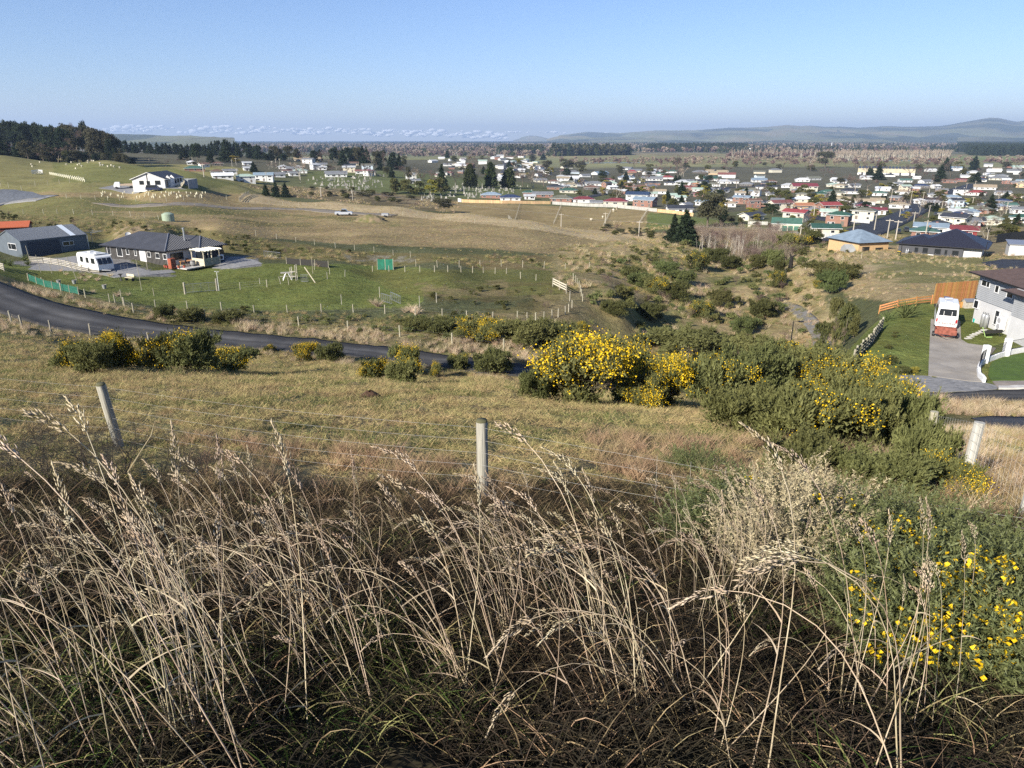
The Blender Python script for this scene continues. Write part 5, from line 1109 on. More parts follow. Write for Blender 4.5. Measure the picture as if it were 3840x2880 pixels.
for i, (x, y) in enumerate([(198, 756), (222, 739), (253, 720), (279, 707), (316, 694), (345, 679), (370, 666)]):
    c_ = at(*zr(x, y), 55, 90); setp(link('stepping_stone', MB().box((0, 0, .02), (.62, .30, .08)).mesh('stepping_stone', m_kerb) if i == 0 else bpy.data.meshes['stepping_stone'], None, c_, .1), ['first stepping stone nearest the driveway on the lawn', 'second stepping stone from the driveway', 'third stepping stone from the driveway', 'middle stepping stone crossing the side lawn', 'fifth stepping stone from the driveway', 'stepping stone just left of the black barrow', 'last stepping stone nearest the barrow handles'][i], 'stepping stone', 'pale stepping stones across the side lawn')
c_ = at(*zr(440, 735), 55, 90); e = thing('barrow', 'black flat bed garden barrow with green wheels on the side lawn', 'barrow', c_, .1)
MB().box((0, .1, .42), (1.6, .75, .06)).box((0, -.27, .58), (1.6, .04, .35)).obj('tray', mat('black_tray', (.03, .03, .028), .7), e)
for x in (-.75, .75): MB().tube([(x, -.2, 0), (x * .95, 0, .45)], .03, 5).obj('leg', m_black, e)
MB().tube([(-.85, -.3, .05), (-.85, .3, .9)], .03, 5).tube([(-.85, -.45, .08), (-.3, -.45, .08)], .06, 5).obj('handle', mat('lime_green', (.30, .45, .14), .5), e)
c_ = at(*zr(190, 432), 60, 95); e = thing('dog_kennel', 'small grey weathered hutch by the orange timber fence', 'hutch', c_); gable_walls(MB(), -.5, .5, -.4, .4, 0, .75, .3, 0, True, .05).obj('wall', m_wood, e); hip_roof(MB(), -.5, .5, -.4, .4, .75, .3, .08, 0, True, 0, .04).obj('roof', m_steel, e)
# orange stained paling fence with a lower rail fence running on to the left
zf2 = lambda x, y: (2600 + x / 1.784, 800 + y / 1.784)
paling('tall orange stained paling fence behind the camper', [zf2(1602, 605), zf2(1740, 592), zf2(1885, 578)], 2.4, .15, m_ply, t0=75, t1=110)
fence('orange stained three rail fence stepping down towards the flax', [at(*zf2(x, y), 66, 105) for x, y in ((1240, 672), (1330, 648), (1420, 630), (1510, 615), (1600, 606))], 2.4, 1.15, .06, (), m_ply, name='rail_fence', rails=(.35, .65, .95), railh=.15, wm=m_ply)
setp(paling('low orange timber retaining wall behind the camper', [zf2(1755, 632), zf2(1870, 628)], .7, .2, m_ply, t0=70, t1=100, name='retaining_wall'), cat='wall')
# black and grey lattice of the lawn edge fence
pts = [at(*zf2(x, y), 55, 90) for x, y in ((1068, 1000), (1110, 960), (1150, 920), (1190, 875), (1225, 820), (1262, 775))]
fence('dark board retaining fence with pale post ends beside the clipped hedge', pts, 1.1, 1.25, .09, (), m_postp, name='rail_fence', rails=(.12, .42, .72, 1.02), railh=.2, wm=mat('black_board', (.035, .035, .035), .8))
# curved white wall with iron railings
wall_px = [zf(655, 762), zf(612, 720), zf(604, 660), zf(625, 615), zf(665, 592), zf(735, 565), zf(820, 535), zf(900, 515), zf(1000, 498), zf(1100, 482)]
wp = [at(u, v, 50, 85) for u, v in wall_px]; sm = resample(wp, .45); b0 = v2(sm[0]); e = empty('garden_wall', b0, 0, 'low curved white block wall with black iron railings beside the driveway', 'wall')
blk = MB().box((0, 0, .18), (.44, .2, .5)).mesh('block', m_white)
for a, b_ in zip(sm[:-1], sm[1:]):
    d = b_ - a; link('block', blk, e, v2(a.lerp(b_, .5)) - b0, math.atan2(d.y, d.x))
for i in range(8, len(sm) - 1):
    a, b_ = v2(sm[i]) - b0, v2(sm[i + 1]) - b0
    mb = MB().tube([a + Vector((0, 0, 1.25)), b_ + Vector((0, 0, 1.25))], .022, 4).tube([a + Vector((0, 0, .5)), b_ + Vector((0, 0, .5))], .018, 4)
    for k in range(4): q = a.lerp(b_, k / 4); mb.tube([q + Vector((0, 0, .45)), q + Vector((0, 0, 1.25))], .009, 3)
    mb.obj('railing', m_black, e)
for u, v in (zf(655, 592), zf(838, 530)):
    q = at(u, v, 50, 85) - b0; MB().box((q.x, q.y, q.z + .75), (.42, .42, 1.6)).obj('pillar', m_white, e)
drape('lawn_plot', [zf(690, 700), zf(700, 640), zf(720, 600), zf(760, 575), zf(850, 548), zf(1000, 515), zf(1150, 490), zf(1150, 745), zf(720, 745)], mat('mown_lawn', (.075, .125, .022), .95, col2=(.055, .095, .018), scale=3, bump=.3), 'bright mown lawn inside the curved white wall', off=.10, t1=85)
# campervan with rear ladder, and the rusty trailer behind it
cvp = at(3541, 1216, 60, 95); e = empty('campervan', cvp, -.5, 'white high roof camper van seen from behind with a rear rack', 'van')
prof = [(-2.6, .35), (2.6, .35), (2.65, .9), (2.45, 1.2), (1.5, 2.3), (1.0, 2.55), (-2.2, 2.62), (-2.5, 2.5), (-2.68, 1.3), (-2.68, .6)]
m_van = mat('van_white', (.75, .75, .74), .3, var=.03)
def vanbody(mb, prof, w, tum=.86):
    for side in (-1, 1):
        pass
    n = len(prof); V = []
    for s_ in (-1, 1):
        for y, z in prof: V.append((s_ * w / 2 * (1 if z < 1.35 else 1 - (1 - tum) * (z - 1.35) / 1.3), y, z))
    i = len(mb.v); mb.v += V
    for j in range(n): mb.f.append((i + j, i + (j + 1) % n, i + n + (j + 1) % n, i + n + j)); mb.m.append(0)
    mb.f.append(tuple(i + j for j in range(n))); mb.m.append(0); mb.f.append(tuple(i + n + n - 1 - j for j in range(n))); mb.m.append(0); return mb
bo = vanbody(MB(), prof, 1.95).obj('body', m_van, e); bv = bo.modifiers.new('bevel', 'BEVEL'); bv.width = .08; bv.segments = 2; bv.limit_method = 'ANGLE'
mb = MB(); mb.face([(-.78, -2.655, 1.45), (.78, -2.655, 1.45), (.72, -2.575, 2.1), (-.72, -2.575, 2.1)]); mb.obj('rear_window', m_glass, e, loc=(0, -.02, 0))
for s_ in (-1, 1):
    mb = MB(); mb.face([(s_ * .985, -2.2, 1.45), (s_ * .985, .9, 1.45), (s_ * .90, .9, 2.1), (s_ * .90, -2.2, 2.1)]); mb.obj('side_window', m_glass, e)
    MB().box((s_ * 1.1, 1.5, 1.6), (.16, .1, .3)).obj('mirror', m_black, e)
    for y in (-1.6, 1.7): MB().lathe([(.01, -.12), (.34, -.12), (.34, .12), (.01, .12)], 14).obj('wheel', m_black, e, (s_ * .85, y, .34), (0, math.pi / 2, 0))
    MB().box((s_ * .85, -2.7, .95), (.14, .05, .35)).obj('tail_light', mat('tail_red', (.35, .02, .02), .3), e)
MB().box((0, -1.3, 2.66), (.5, .9, .08)).box((0, .4, 2.66), (.7, .6, .06)).obj('roof_hatch', mat('hatch_grey', (.5, .52, .55), .4), e); MB().box((-.2, .9, 2.66), (.5, .6, .03)).obj('solar_panel', mat('solar_blue', (.02, .04, .11), .3), e)
mb = MB()
for x in (-.35, .35): mb.tube([(x, -2.78, .7), (x, -2.75, 1.9)], .022, 5)
for z in (.8, 1.1, 1.4): mb.tube([(-.7, -2.95, z), (.7, -2.95, z)], .022, 5)
for x in (-.7, .7): mb.tube([(x, -2.7, .8), (x, -2.98, .8), (x, -2.98, 1.4)], .022, 5)
mb.obj('bike_rack', m_white, e); MB().box((0, -2.72, .45), (1.8, .1, .2)).obj('bumper', m_van, e)
tp = at(3541, 1266, 55, 85); e = empty('trailer', tp, -.5, 'rusty red box trailer with mesh sides backed up to the camper', 'trailer'); m_rust = mat('rusty_steel', (.23, .075, .05), .8, var=.3, scale=4)
MB().box((0, 0, .5), (1.75, 1.5, .08)).obj('deck', m_rust, e)
for s_ in (-1, 1): MB().box((s_ * .88, 0, .72), (.05, 1.5, .4)).obj('side', m_rust, e); MB().lathe([(.01, -.09), (.28, -.09), (.28, .09), (.01, .09)], 12).obj('wheel', m_black, e, (s_ * .98, 0, .28), (0, math.pi / 2, 0))
MB().box((0, .74, .72), (1.75, .05, .4)).box((0, -.74, .72), (1.75, .05, .4)).obj('end_board', m_rust, e)
mb = MB()
for k in range(12): mb.tube([(-.75 + k * .136, .55, .95), (-.75 + k * .136, .1, 1.45)], .012, 3)
for k in range(6): mb.tube([(-.75, .55 - k * .09, .95 + k * .1), (.75, .55 - k * .09, .95 + k * .1)], .012, 3)
mb.obj('mesh_ramp', m_rust, e); MB().tube([(-.6, -.75, .45), (0, -1.7, .45), (.6, -.75, .45)], .04, 5).obj('drawbar', m_rust, e)

# ------------------------------------------------------------------ the pair of hipped houses behind the pasture
zb = lambda x, y: (3340 + x / 3.528, 860 + y / 3.528)
a0 = Vector(pt(*zb(85, 355), 1)); a0 = a0 * (23.6 / -a0.z); b0 = Vector(pt(*zb(940, 385), 1)); b0 = b0 * (23.0 / -b0.z); b0.z = a0.z = min(a0.z, b0.z)
dv = b0 - a0; an = math.atan2(dv.y, dv.x); LB = dv.length
f = Frame(a0, an, 'hipped_house', 'long charcoal house with a black hipped roof beyond the dry pasture', 'house')
MB().box((LB / 2, 6, 1.0), (LB, 12, 3.4)).obj('wall', mat('charcoal_wall', (.062, .064, .07), .7, var=.06), f.e); MB().box((LB / 2, -.04, .12), (LB + .1, .1, .5)).obj('foundation', m_kerb, f.e)
MB().box((LB + 1.6, 4.2, 1.2), (3.2, 7.0, 3.0)).obj('porch_wall', m_render, f.e)
hip_roof(MB(), 0, LB * .62, 0, 10.0, 2.7, 1.6, .65, 0).obj('roof', [mat('black_roof', (.022, .023, .035), .5, var=.1), m_black], f.e)
hip_roof(MB(), LB * .28, LB + 3.6, .1, 12.6, 2.71, 3.0, .65, 0).obj('main_roof', [mat('black_roof', (.022, .023, .035)), m_black], f.e)
for a in [(320, 240, 360, 300), (425, 245, 490, 312), (582, 262, 660, 325), (716, 276, 745, 334), (812, 284, 898, 345)]: f.win(*zb(a[0], a[1]), *zb(a[2], a[3]), 'y', 0, m_aluB)
for x, y, nm, lb in [(105, 350, 'wheelie_bin', 'dark wheelie bin with a yellow lid at the left corner of the charcoal house')]:
    c_ = f.hit(*zb(x, y), 'y', -.6); q = f.w(c_.x, -.6); q.z = a0.z + .1; e = thing(nm, lb, 'bin', q, an); MB().box((0, 0, .5), (.6, .6, 1.0), 0, 0, 1.15).obj('body', m_black, e); MB().box((0, 0, 1.04), (.7, .7, .08)).obj('lid', mat('yellow_lid', (.6, .42, .03), .5), e)
for x, lb in [(197, 'left white gas bottle on the charcoal wall'), (222, 'right white gas bottle on the charcoal wall')]:
    c_ = f.hit(*zb(x, 355), 'y', -.5); q = f.w(c_.x, -.5); q.z = a0.z + .1; e = thing('gas_bottle', lb, 'gas bottle', q, 0, 'gas bottles on the charcoal house'); MB().lathe([(.01, 0), (.22, 0), (.22, 1.3), (.1, 1.5), (.1, 1.75)], 10).obj('cylinder', m_steel, e)
c_ = f.hit(*zb(522, 370), 'y', -.5); q = f.w(c_.x, -.5); q.z = a0.z + .1; e = thing('heat_pump', 'white heat pump at the foot of the charcoal wall', 'heat pump', q, an); MB().box((0, 0, .45), (1.1, .4, .8)).obj('case', m_white, e); MB().lathe([(.01, 0), (.26, 0), (.26, .03), (.01, .03)], 12).obj('fan', m_black, e, (-.15, -.21, .45), (math.pi / 2, 0, 0))
zc5 = lambda x, y: (3040 + x / 2.765, 420 + y / 2.765)
a1 = Vector(pt(*zc5(487, 1478), 1)); a1 = a1 * (23.9 / -a1.z); b1 = Vector(pt(*zc5(795, 1462), 1)); b1 = b1 * (23.9 / -b1.z); dv = b1 - a1
f = Frame(a1, math.atan2(dv.y, dv.x), 'hipped_house', 'tan brick house with a blue grey hipped roof beside the charcoal house', 'house'); L2 = dv.length
MB().box((L2 / 2, 4.8, .9), (L2, 9.6, 3.1)).obj('wall', mat('tan_brick', (.50, .335, .175), .85, var=.1, scale=3), f.e); hip_roof(MB(), 0, L2, 0, 9.6, 2.45, 2.2, .6, 0).obj('roof', [roof_m('blue grey'), m_black], f.e)
for a in [(535, 1398, 605, 1438), (670, 1408, 742, 1460)]: f.win(*zc5(a[0], a[1]), *zc5(a[2], a[3]), 'y', 0, m_aluB)
c_ = at(3180, 945, 120, 220); e = thing('tarp_pile', 'grey tarpaulin covered heap beside the tan brick house', 'covered heap', c_); MB().prism([(-1.8, 0), (1.8, 0), (1.5, 1.0), (.2, 1.7), (-1.2, .9)], -1, 1).obj('tarpaulin', mat('tarp', (.3, .31, .3), .7), e)
c_ = at(3822, 958, 110, 200); e = thing('shed', 'small pale lean-to shed at the right edge above the turning circle', 'shed', c_, -.4); gable_walls(MB(), -2, 3, 0, 3, -.5, 2.2, .5, 0, False).obj('wall', mat('pale_board', (.45, .45, .44), .8, var=.1), e); MB().prism([(-.3, 2.15), (3.4, 2.7), (3.4, 2.8), (-.3, 2.25)], -2.3, 3.3).obj('roof', m_steel, e)

def lamp(label, p, h, arm, m, name='street_lamp'):
    e = empty(name, p, 0, label, 'street lamp'); MB().tube([(0, 0, -.3), (0, 0, h)], [.09, .06], 8).obj('pole', m, e)
    MB().tube([(0, 0, h - .1), (arm * .6, 0, h + .05), (arm, 0, h)], .035, 5).obj('arm', m, e); MB().box((arm, 0, h - .02), (.65, .28, .12), 0, 0, .8).obj('lamp_head', m, e)
q = atd(2957, 86); tz = pt(2957, 1193, 86)[2]; lamp('short black street lamp beside the gully path', q, tz - q.z, .9, m_black)
q = at(3688, 980, 100, 220); lamp('tall black street lamp at the turning circle', q, pt(3702, 905, proj(q)[2])[2] - q.z, 1.2, m_black)
q = at(3376, 958, 110, 220); lamp('short black lamp post in front of the charcoal house', q, 3.0, .4, m_black)
q = at(2962, 1012, 100, 200); e = thing('tree_stump', 'black charred stump with a ragged top at the corner of the pasture', 'stump', q); MB().tube([(0, 0, -.2), (.05, 0, 1.4), (.1, 0, 2.6)], [.5, .38, .25], 7).tube([(.1, 0, 2.4), (.9, 0, 2.9)], [.2, .12], 5).tube([(0, 0, 2.2), (-.4, 0, 3.3)], [.18, .06], 5).obj('trunk', mat('charred', (.018, .016, .014), .95), e)

# white farmhouse on the left hillside with its deck, van and car
q = at(565, 706, 180, 300); sc = proj(q)[2] / 2700
def zw(x, y): return (440 + x / 3.969, 600 + y / 3.969)
c0 = at(*zw(718, 425), 180, 300); k_ = proj(c0)[2] / 2700; ang = R(68) - math.atan2(c0.x, c0.y)
gd = (718 - 283) / 3.969 * k_ / math.sin(R(68)); 
f = Frame(c0, ang, 'farm_house', 'white farmhouse with black gabled roof on the green hillside', 'house')
gable_walls(MB(), 0, 15, 0, gd, -1, 2.7, 2.1, 0, True, .5).obj('wall', wall_m('white'), f.e); hip_roof(MB(), 0, 15, 0, gd, 2.7, 2.1, .5, 0, True).obj('roof', [m_roofC, m_white], f.e)
for a in [(562, 308, 640, 366), (330, 312, 392, 364), (442, 312, 484, 388)]: f.win(*zw(a[0], a[1]), *zw(a[2], a[3]), 'x', 0.0, m_aluB)
for a in [(795, 290, 835, 360), (852, 278, 878, 345), (890, 270, 915, 330), (930, 262, 952, 318), (722, 300, 755, 400)]: f.win(*zw(a[0], a[1]), *zw(a[2], a[3]), 'y', 0.0, m_aluB)
MB().tube([(-.05, gd / 2 + .3, 0), (-.05, gd / 2 + .3, 4.6)], .09, 6).obj('downpipe', m_black, f.e)
gable_walls(MB(), 3.2, 6.4, -.6, 1, -1, 2.7, 1.2, 0, True, .3).obj('porch_gable', wall_m('white'), f.e)
e = empty('deck', f.w(9, -3.2), ang, 'raised grey boarded deck wall at the right end of the farmhouse', 'deck'); 
for k in range(22): MB().box((-4.0 + k * .37, -2.2, .6), (.35, .06, 3.6)).obj('board', mat('deck_board', (.27, .285, .30), .8, rnd=.12), e)
for k in range(12): MB().box((3.95, -2.0 + k * .37, .6), (.06, .35, 3.6)).obj('board', mat('deck_board', (.27, .285, .30)), e)
e = empty('steps', f.w(3.0, -3.0), ang, 'timber stair with pale balustrade climbing to the farmhouse deck', 'stair')
for k in range(8): MB().box((k * .45, 0, .1 + k * .2), (.45, 1.6, .12)).obj('tread', pm, e)
MB().tube([(0, -.8, .9), (3.6, -.8, 2.5)], .06, 4).obj('handrail', pm, e); mb = [MB().box((k * .45, -.8, .5 + k * .2), (.1, .1, 1.0)).obj('baluster', pm, e) for k in range(8)]
def car(label, p, rz, col, L_=4.4, w_=1.75, h_=1.45, kind='hatch', name='parked_car', cat='car', group=None):
    e = empty(name, p, rz, label, cat, group); m = mat('car_' + '_'.join('%d' % (c_ * 99) for c_ in col), col, .3, spec=.6, var=.02)
    hl = L_ / 2
    if kind == 'ute': lo = [(-hl, .3), (hl, .3), (hl, .75), (hl - .3, .95), (hl - 1.2, 1.0), (-hl, 1.0)]; up = [(hl - 1.3, .98), (hl - 1.9, h_ + .2), (hl - 3.0, h_ + .2), (hl - 3.3, .98)]
    elif kind == 'wagon': lo = [(-hl, .3), (hl, .3), (hl, .7), (hl - .2, .9), (hl - 1.0, 1.0), (-hl, 1.0)]; up = [(hl - .9, .98), (hl - 1.7, h_), (-hl + .3, h_ + .03), (-hl + .02, .98)]
    else: lo = [(-hl, .3), (hl, .3), (hl, .65), (hl - .3, .82), (hl - 1.1, .92), (-hl + .4, .95), (-hl, .85)]; up = [(hl - 1.1, .9), (hl - 1.9, h_), (-hl + 1.2, h_), (-hl + .3, .9)]
    MB().prism(lo, -w_ / 2, w_ / 2, 0, 'y').obj('body', m, e)
    a = MB().prism(up, -w_ / 2 + .12, w_ / 2 - .12, 0, 'y').obj('glasshouse', m_glass, e); xs = [x for x, z in up if z > 1.1]; MB().box(((xs[0] + xs[-1]) / 2, 0, max(z for x, z in up) + .01), (xs[0] - xs[-1] + .1, w_ - .25, .05)).obj('roof', m, e)
    for x in (-hl + .8, hl - .8):
        for y in (-w_ / 2 + .08, w_ / 2 - .08): MB().lathe([(.01, -.1), (.32, -.1), (.32, .1), (.01, .1)], 12).obj('wheel', m_black, e, (x, y, .32), (math.pi / 2, 0, 0))
    for y in (-.6, .6): MB().box((hl, y, .68), (.05, .3, .14)).obj('headlight', m_steel, e)
    return e
q = at(*zw(565, 462), 180, 300) + Vector((0, -.5, .12)); car('navy blue people mover parked in front of the white farmhouse', q, -.05, (.012, .018, .05), 4.6, 1.8, 1.65, 'wagon')
q = at(*zw(115, 430), 180, 300) + Vector((0, 0, .15)); e = empty('flatbed_truck', q, .35, 'small white flatbed truck left of the white farmhouse', 'truck')
MB().prism([(-3.2, .5), (-1.3, .5), (-1.3, 2.1), (-2.7, 2.15), (-3.15, 1.3)], -.95, .95, 0, 'y').obj('cab', m_white, e); MB().box((.9, 0, .85), (4.2, 2.0, .12)).obj('deck', m_steel, e)
MB().prism([(-3.12, 1.35), (-2.72, 2.05)], -.8, .8, 0, 'y').obj('windscreen', m_glass, e, (-.04, 0, 0)); 
for y in (-1, 1): MB().box((.9, y, 1.25), (4.2, .05, .6)).obj('side_board', mat('orange_side', (.45, .35, .25), .7), e)
for x in (-2.4, 1.9):
    for y in (-.85, .85): MB().lathe([(.01, -.1), (.38, -.1), (.38, .1), (.01, .1)], 10).obj('wheel', m_black, e, (x, y, .38), (math.pi / 2, 0, 0))
q = at(1290, 808, 150, 300) + Vector((0, 0, .1)); car('silver ute parked beside the earth heap on the brown ridge', q, .1, (.42, .44, .47), 5.0, 1.8, 1.5, 'ute', cat='ute')
q = at(1452, 815, 150, 300) + Vector((0, 0, .1)); e = thing('trailer', 'small grey trailer with a long drawbar right of the earth heap', 'trailer', q, -.1); MB().box((-.5, 0, .75), (2.0, 1.4, .6)).obj('tray', m_steel, e); MB().tube([(.5, 0, .45), (3.2, 0, .4)], .06, 5).obj('drawbar', m_black, e)
for y in (-.75, .75): MB().lathe([(.01, -.08), (.3, -.08), (.3, .08), (.01, .08)], 10).obj('wheel', m_black, e, (-.5, y, .3), (math.pi / 2, 0, 0))

# ------------------------------------------------------------------ plants: crowns of many small leaf clumps
def mfol(name, c1, c2, rnd=.18, rough=.7): return mat(name, c1, rough, col2=c2, scale=.8, rnd=rnd, spec=.15, trans=.12)
m_pine = mfol('pine_needles', (.030, .045, .020), (.016, .026, .013)); m_mac = mfol('cypress_green', (.060, .075, .025), (.03, .042, .015)); m_gum = mfol('gum_leaves', (.095, .090, .050), (.05, .052, .028))
m_oliv = mfol('olive_shrub', (.11, .11, .038), (.06, .065, .022)); m_gors = mfol('gorse_green', (.165, .17, .062), (.09, .098, .034), .14); m_gorsN = mat('gorse_spines', (.13, .15, .055), .6, col2=(.07, .085, .03), scale=14, rnd=.1, spec=.3)
m_flow = mat('gorse_flower', (.85, .62, .02), .6, col2=(.80, .50, .012), scale=30, trans=.25); m_bark = mat('bark', (.13, .105, .08), .95, var=.4, scale=5, rnd=.2); m_pale = mat('pale_bark', (.42, .38, .31), .9, var=.25, scale=3, rnd=.1)
m_twigp = mat('purple_twigs', (.145, .098, .082), .9, var=.25, rnd=.2); m_twigb = mat('buff_twigs', (.27, .215, .16), .9, var=.2, rnd=.15); m_dead = mat('dead_gorse', (.42, .36, .22), .8, col2=(.27, .22, .13), scale=10)
m_bram = mat('dark_bramble', (.06, .048, .035), .9, var=.4, scale=8); m_yel = mfol('golden_foliage', (.30, .26, .05), (.18, .17, .035)); m_broom = mfol('broom_green', (.13, .155, .055), (.08, .10, .035))
def leaves(g, n, lobes, size, el=1.6, up=.3, inner=.55, mi=0, rough=.22):
    """n small triangles through and over ellipsoid lobes (cx, cy, cz, rx, ry, rz)"""
    lb = np.array(lobes, float); w = (lb[:, 3] * lb[:, 4] + lb[:, 3] * lb[:, 5]) ; k = g.choice(len(lb), n, p=w / w.sum()); L_ = lb[k]
    d = g.normal(0, 1, (n, 3)); d /= np.linalg.norm(d, axis=1)[:, None]; d[:, 2] = np.where(d[:, 2] < -.35, -d[:, 2], d[:, 2])
    nz_ = fbm(d[:, 0] * 2.4 + k * 7.7, d[:, 1] * 2.4 + d[:, 2] * 2.1, 5, 3)
    r = (inner + (1 - inner) * g.random(n) ** .45) * (1 + rough * 2 * nz_)
    c_ = L_[:, :3] + d * L_[:, 3:] * r[:, None]
    a = d * .8 + g.normal(0, .6, (n, 3)) + np.array([0, 0, up]); a /= np.linalg.norm(a, axis=1)[:, None]
    b_ = np.cross(a, g.normal(0, 1, (n, 3))); b_ /= np.linalg.norm(b_, axis=1)[:, None]; s = size * g.uniform(.55, 1.3, n)[:, None]
    V = np.stack([c_ - b_ * s * .5 - a * s * el * .4, c_ + b_ * s * .5 - a * s * el * .4, c_ + a * s * el * .6], 1).reshape(-1, 3)
    V[:, 2] = np.maximum(V[:, 2], -.1)
    return V, np.arange(3 * n).reshape(-1, 3), np.full(n, mi)
def lobes_round(g, R_, Hh, n=9, z0=.3, flat=.5):
    out = []
    for i in range(n):
        t = g.uniform(0, 6.28); f = g.uniform(.15, .75); z = g.uniform(z0, 1) * Hh; k = (1 - ((z / Hh - .55) / .75) ** 2) ** .5 if abs(z / Hh - .55) < .74 else .3
        r = R_ * g.uniform(.32, .52); out.append((math.cos(t) * f * R_ * k, math.sin(t) * f * R_ * k, min(z, Hh - r * .6), r, r, r * g.uniform(.6, .9)))
    return out
def branches(g, h, spread, levels=4, nb=3, r0=.12, up=.7, n0=1, start=.25):
    segs = []
    def grow(p, d, l, r, lv):
        q = p + d * l; mid = p + d * l * .5 + g.normal(0, .05 * l, 3); segs.append(([p, mid, q], [r, r * .8, r * .6]))
        if lv == 0: return
        for _ in range(nb + (1 if g.random() < .4 else 0)):
            nd = d * up + g.normal(0, spread, 3); nd[2] = abs(nd[2]) * .6 + nd[2] * .4 + .15; nd /= np.linalg.norm(nd); s_ = p + (q - p) * g.uniform(.55, 1)
            grow(s_, nd, l * g.uniform(.55, .8), r * .55, lv - 1)
    for _ in range(n0):
        d = np.array([g.normal(0, .12 if n0 == 1 else .35), g.normal(0, .12 if n0 == 1 else .35), 1.0]); d /= np.linalg.norm(d); grow(np.zeros(3), d, h * .38, r0, levels)
    parts = [(*tri_tube(p, r)[:2], 0) for p, r in segs]; v, f, m = join(*parts); v = v * (h / max(v[:, 2].max(), .1)); return v, f, m
LIB = {}
def lib(kind):
    """unit templates (height 1, radius given); three variants of each kind: list of (crown mesh, trunk mesh)"""
    if kind in LIB: return LIB[kind]
    out = []
    for s in range(3):
        g = np.random.default_rng(hash2(np.array([s]), np.array([len(kind)]), 3)[0] * 1e6 // 1 + s * 13 + sum(map(ord, kind)) ).spawn(1)[0] if False else np.random.default_rng(s * 13 + sum(map(ord, kind)))
        tr = tri_tube([(0, 0, -.08), (.01, 0, .3), (0, .01, .62)], [.032, .024, .012], 5)
        if kind == 'conifer':
            lo = [(g.normal(0, .01), g.normal(0, .01), z, .27 * (1 - z) ** .75 + .015, .27 * (1 - z) ** .75 + .015, .09) for z in np.linspace(.06, .95, 13)]
            lo = [(a + g.normal(0, .05) * (1 - c_), b_ + g.normal(0, .05) * (1 - c_), c_, r * g.uniform(.7, 1.25), r2 * g.uniform(.7, 1.25), q) for a, b_, c_, r, r2, q in lo]; cr = leaves(g, 3000, lo, .05, 1.5, -.1, .3); m = m_pine
        elif kind == 'cypress':
            lo = [(g.normal(0, .02), g.normal(0, .02), z, .24 * math.sin(min(1, 1.25 - z) * 1.5) ** 1.2 + .01, .24 * math.sin(min(1, 1.25 - z) * 1.5) ** 1.2 + .01, .11) for z in np.linspace(.08, .9, 10)]; cr = leaves(g, 3400, lo, .042, 1.6, .8, .4); m = m_mac
        elif kind == 'macrocarpa': cr = leaves(g, 4200, lobes_round(g, .55, 1.0, 13, .25), .045, 1.3, .2, .4); m = m_pine
        elif kind == 'gum': cr = leaves(g, 4500, lobes_round(g, .52, 1.0, 15, .3), .038, 1.3, .0, .35, rough=.3); m = m_gum
        elif kind == 'shrub': cr = leaves(g, 2600, lobes_round(g, .62, .95, 9, .1), .06, 1.3, .3, .4); m = m_oliv
        elif kind == 'golden': cr = leaves(g, 2200, lobes_round(g, .45, .95, 8, .15), .06, 1.3, .3, .4); m = m_yel
        elif kind in ('bare', 'birch'): cr = branches(g, 1.0, .42 if kind == 'bare' else .35, 5, 2, .018, .8, 2 if s else 1); m = m_twigp
        if kind in ('bare', 'birch'):
            v, f, mm = cr; tw = []
            idx = g.integers(0, len(v), 420); d = g.normal(0, 1, (420, 3)); d[:, 2] = abs(d[:, 2]); d /= np.linalg.norm(d, axis=1)[:, None]; sel = v[idx]; ok = sel[:, 2] > .35; sel = sel[ok]; d = d[ok]
            b_ = np.cross(d, g.normal(0, 1, d.shape)); b_ /= np.linalg.norm(b_, axis=1)[:, None]; V = np.stack([sel - b_ * .004, sel + b_ * .004, sel + d * g.uniform(.06, .13, (len(d), 1))], 1).reshape(-1, 3)
            V2 = np.stack([sel - d[:, [1, 0, 2]] * .0035, sel + d[:, [1, 0, 2]] * .0035, sel + d[:, [1, 0, 2]] * np.array([-.1, .09, .1])], 1).reshape(-1, 3)
            crown = join((V, np.arange(len(V)).reshape(-1, 3), 0), (V2, np.arange(len(V2)).reshape(-1, 3), 0)); trunk = (v, f, mm)
            out.append((tmesh('crown', crown, [m_twigp if kind == 'bare' else m_twigb]), tmesh('trunk', trunk, [m_bark if kind == 'bare' else m_pale])))
        else: out.append((tmesh('crown', cr, [m]), tmesh('trunk', (tr[0], tr[1], 0), [m_bark])))
    LIB[kind] = out; return out
_tn = [0]
def tree(kind, loc, h, wr, label, group=None, name=None, cat='tree', crownm=None):
    """h metres tall, wr = width/height relative to the template"""
    _tn[0] += 1; c_, t_ = lib(kind)[_tn[0] % 3]; e = empty(name or {'conifer': 'pine_tree', 'cypress': 'cypress_tree', 'macrocarpa': 'pine_tree', 'gum': 'gum_tree', 'shrub': 'shrub', 'golden': 'shrub', 'bare': 'bare_tree', 'birch': 'bare_tree'}[kind], loc, _tn[0] * 1.7, label, cat, group)
    s = (h * wr, h * wr, h); o = link('crown', c_, e, None, None, s)
    if crownm: setm(o, crownm)
    link('trunk', t_, e, None, None, s); return e
def tree_px(kind, u, vb, vt, wpx, label, t0=1.5, t1=16000, t=None, group=None, crownm=None, name=None, cat='tree'):
    p = at(u, vb, t0, t1) if t is None else atd(u, t); d = proj(p)[2]; h = pt(u, vt, d)[2] - p.z; base = {'conifer': .56, 'cypress': .5, 'macrocarpa': 1.15, 'gum': 1.1, 'shrub': 1.25, 'golden': .95, 'bare': .8, 'birch': .8}[kind]
    return tree(kind, p, h, (wpx / F * d) / h / base, label, group, name, cat, crownm)
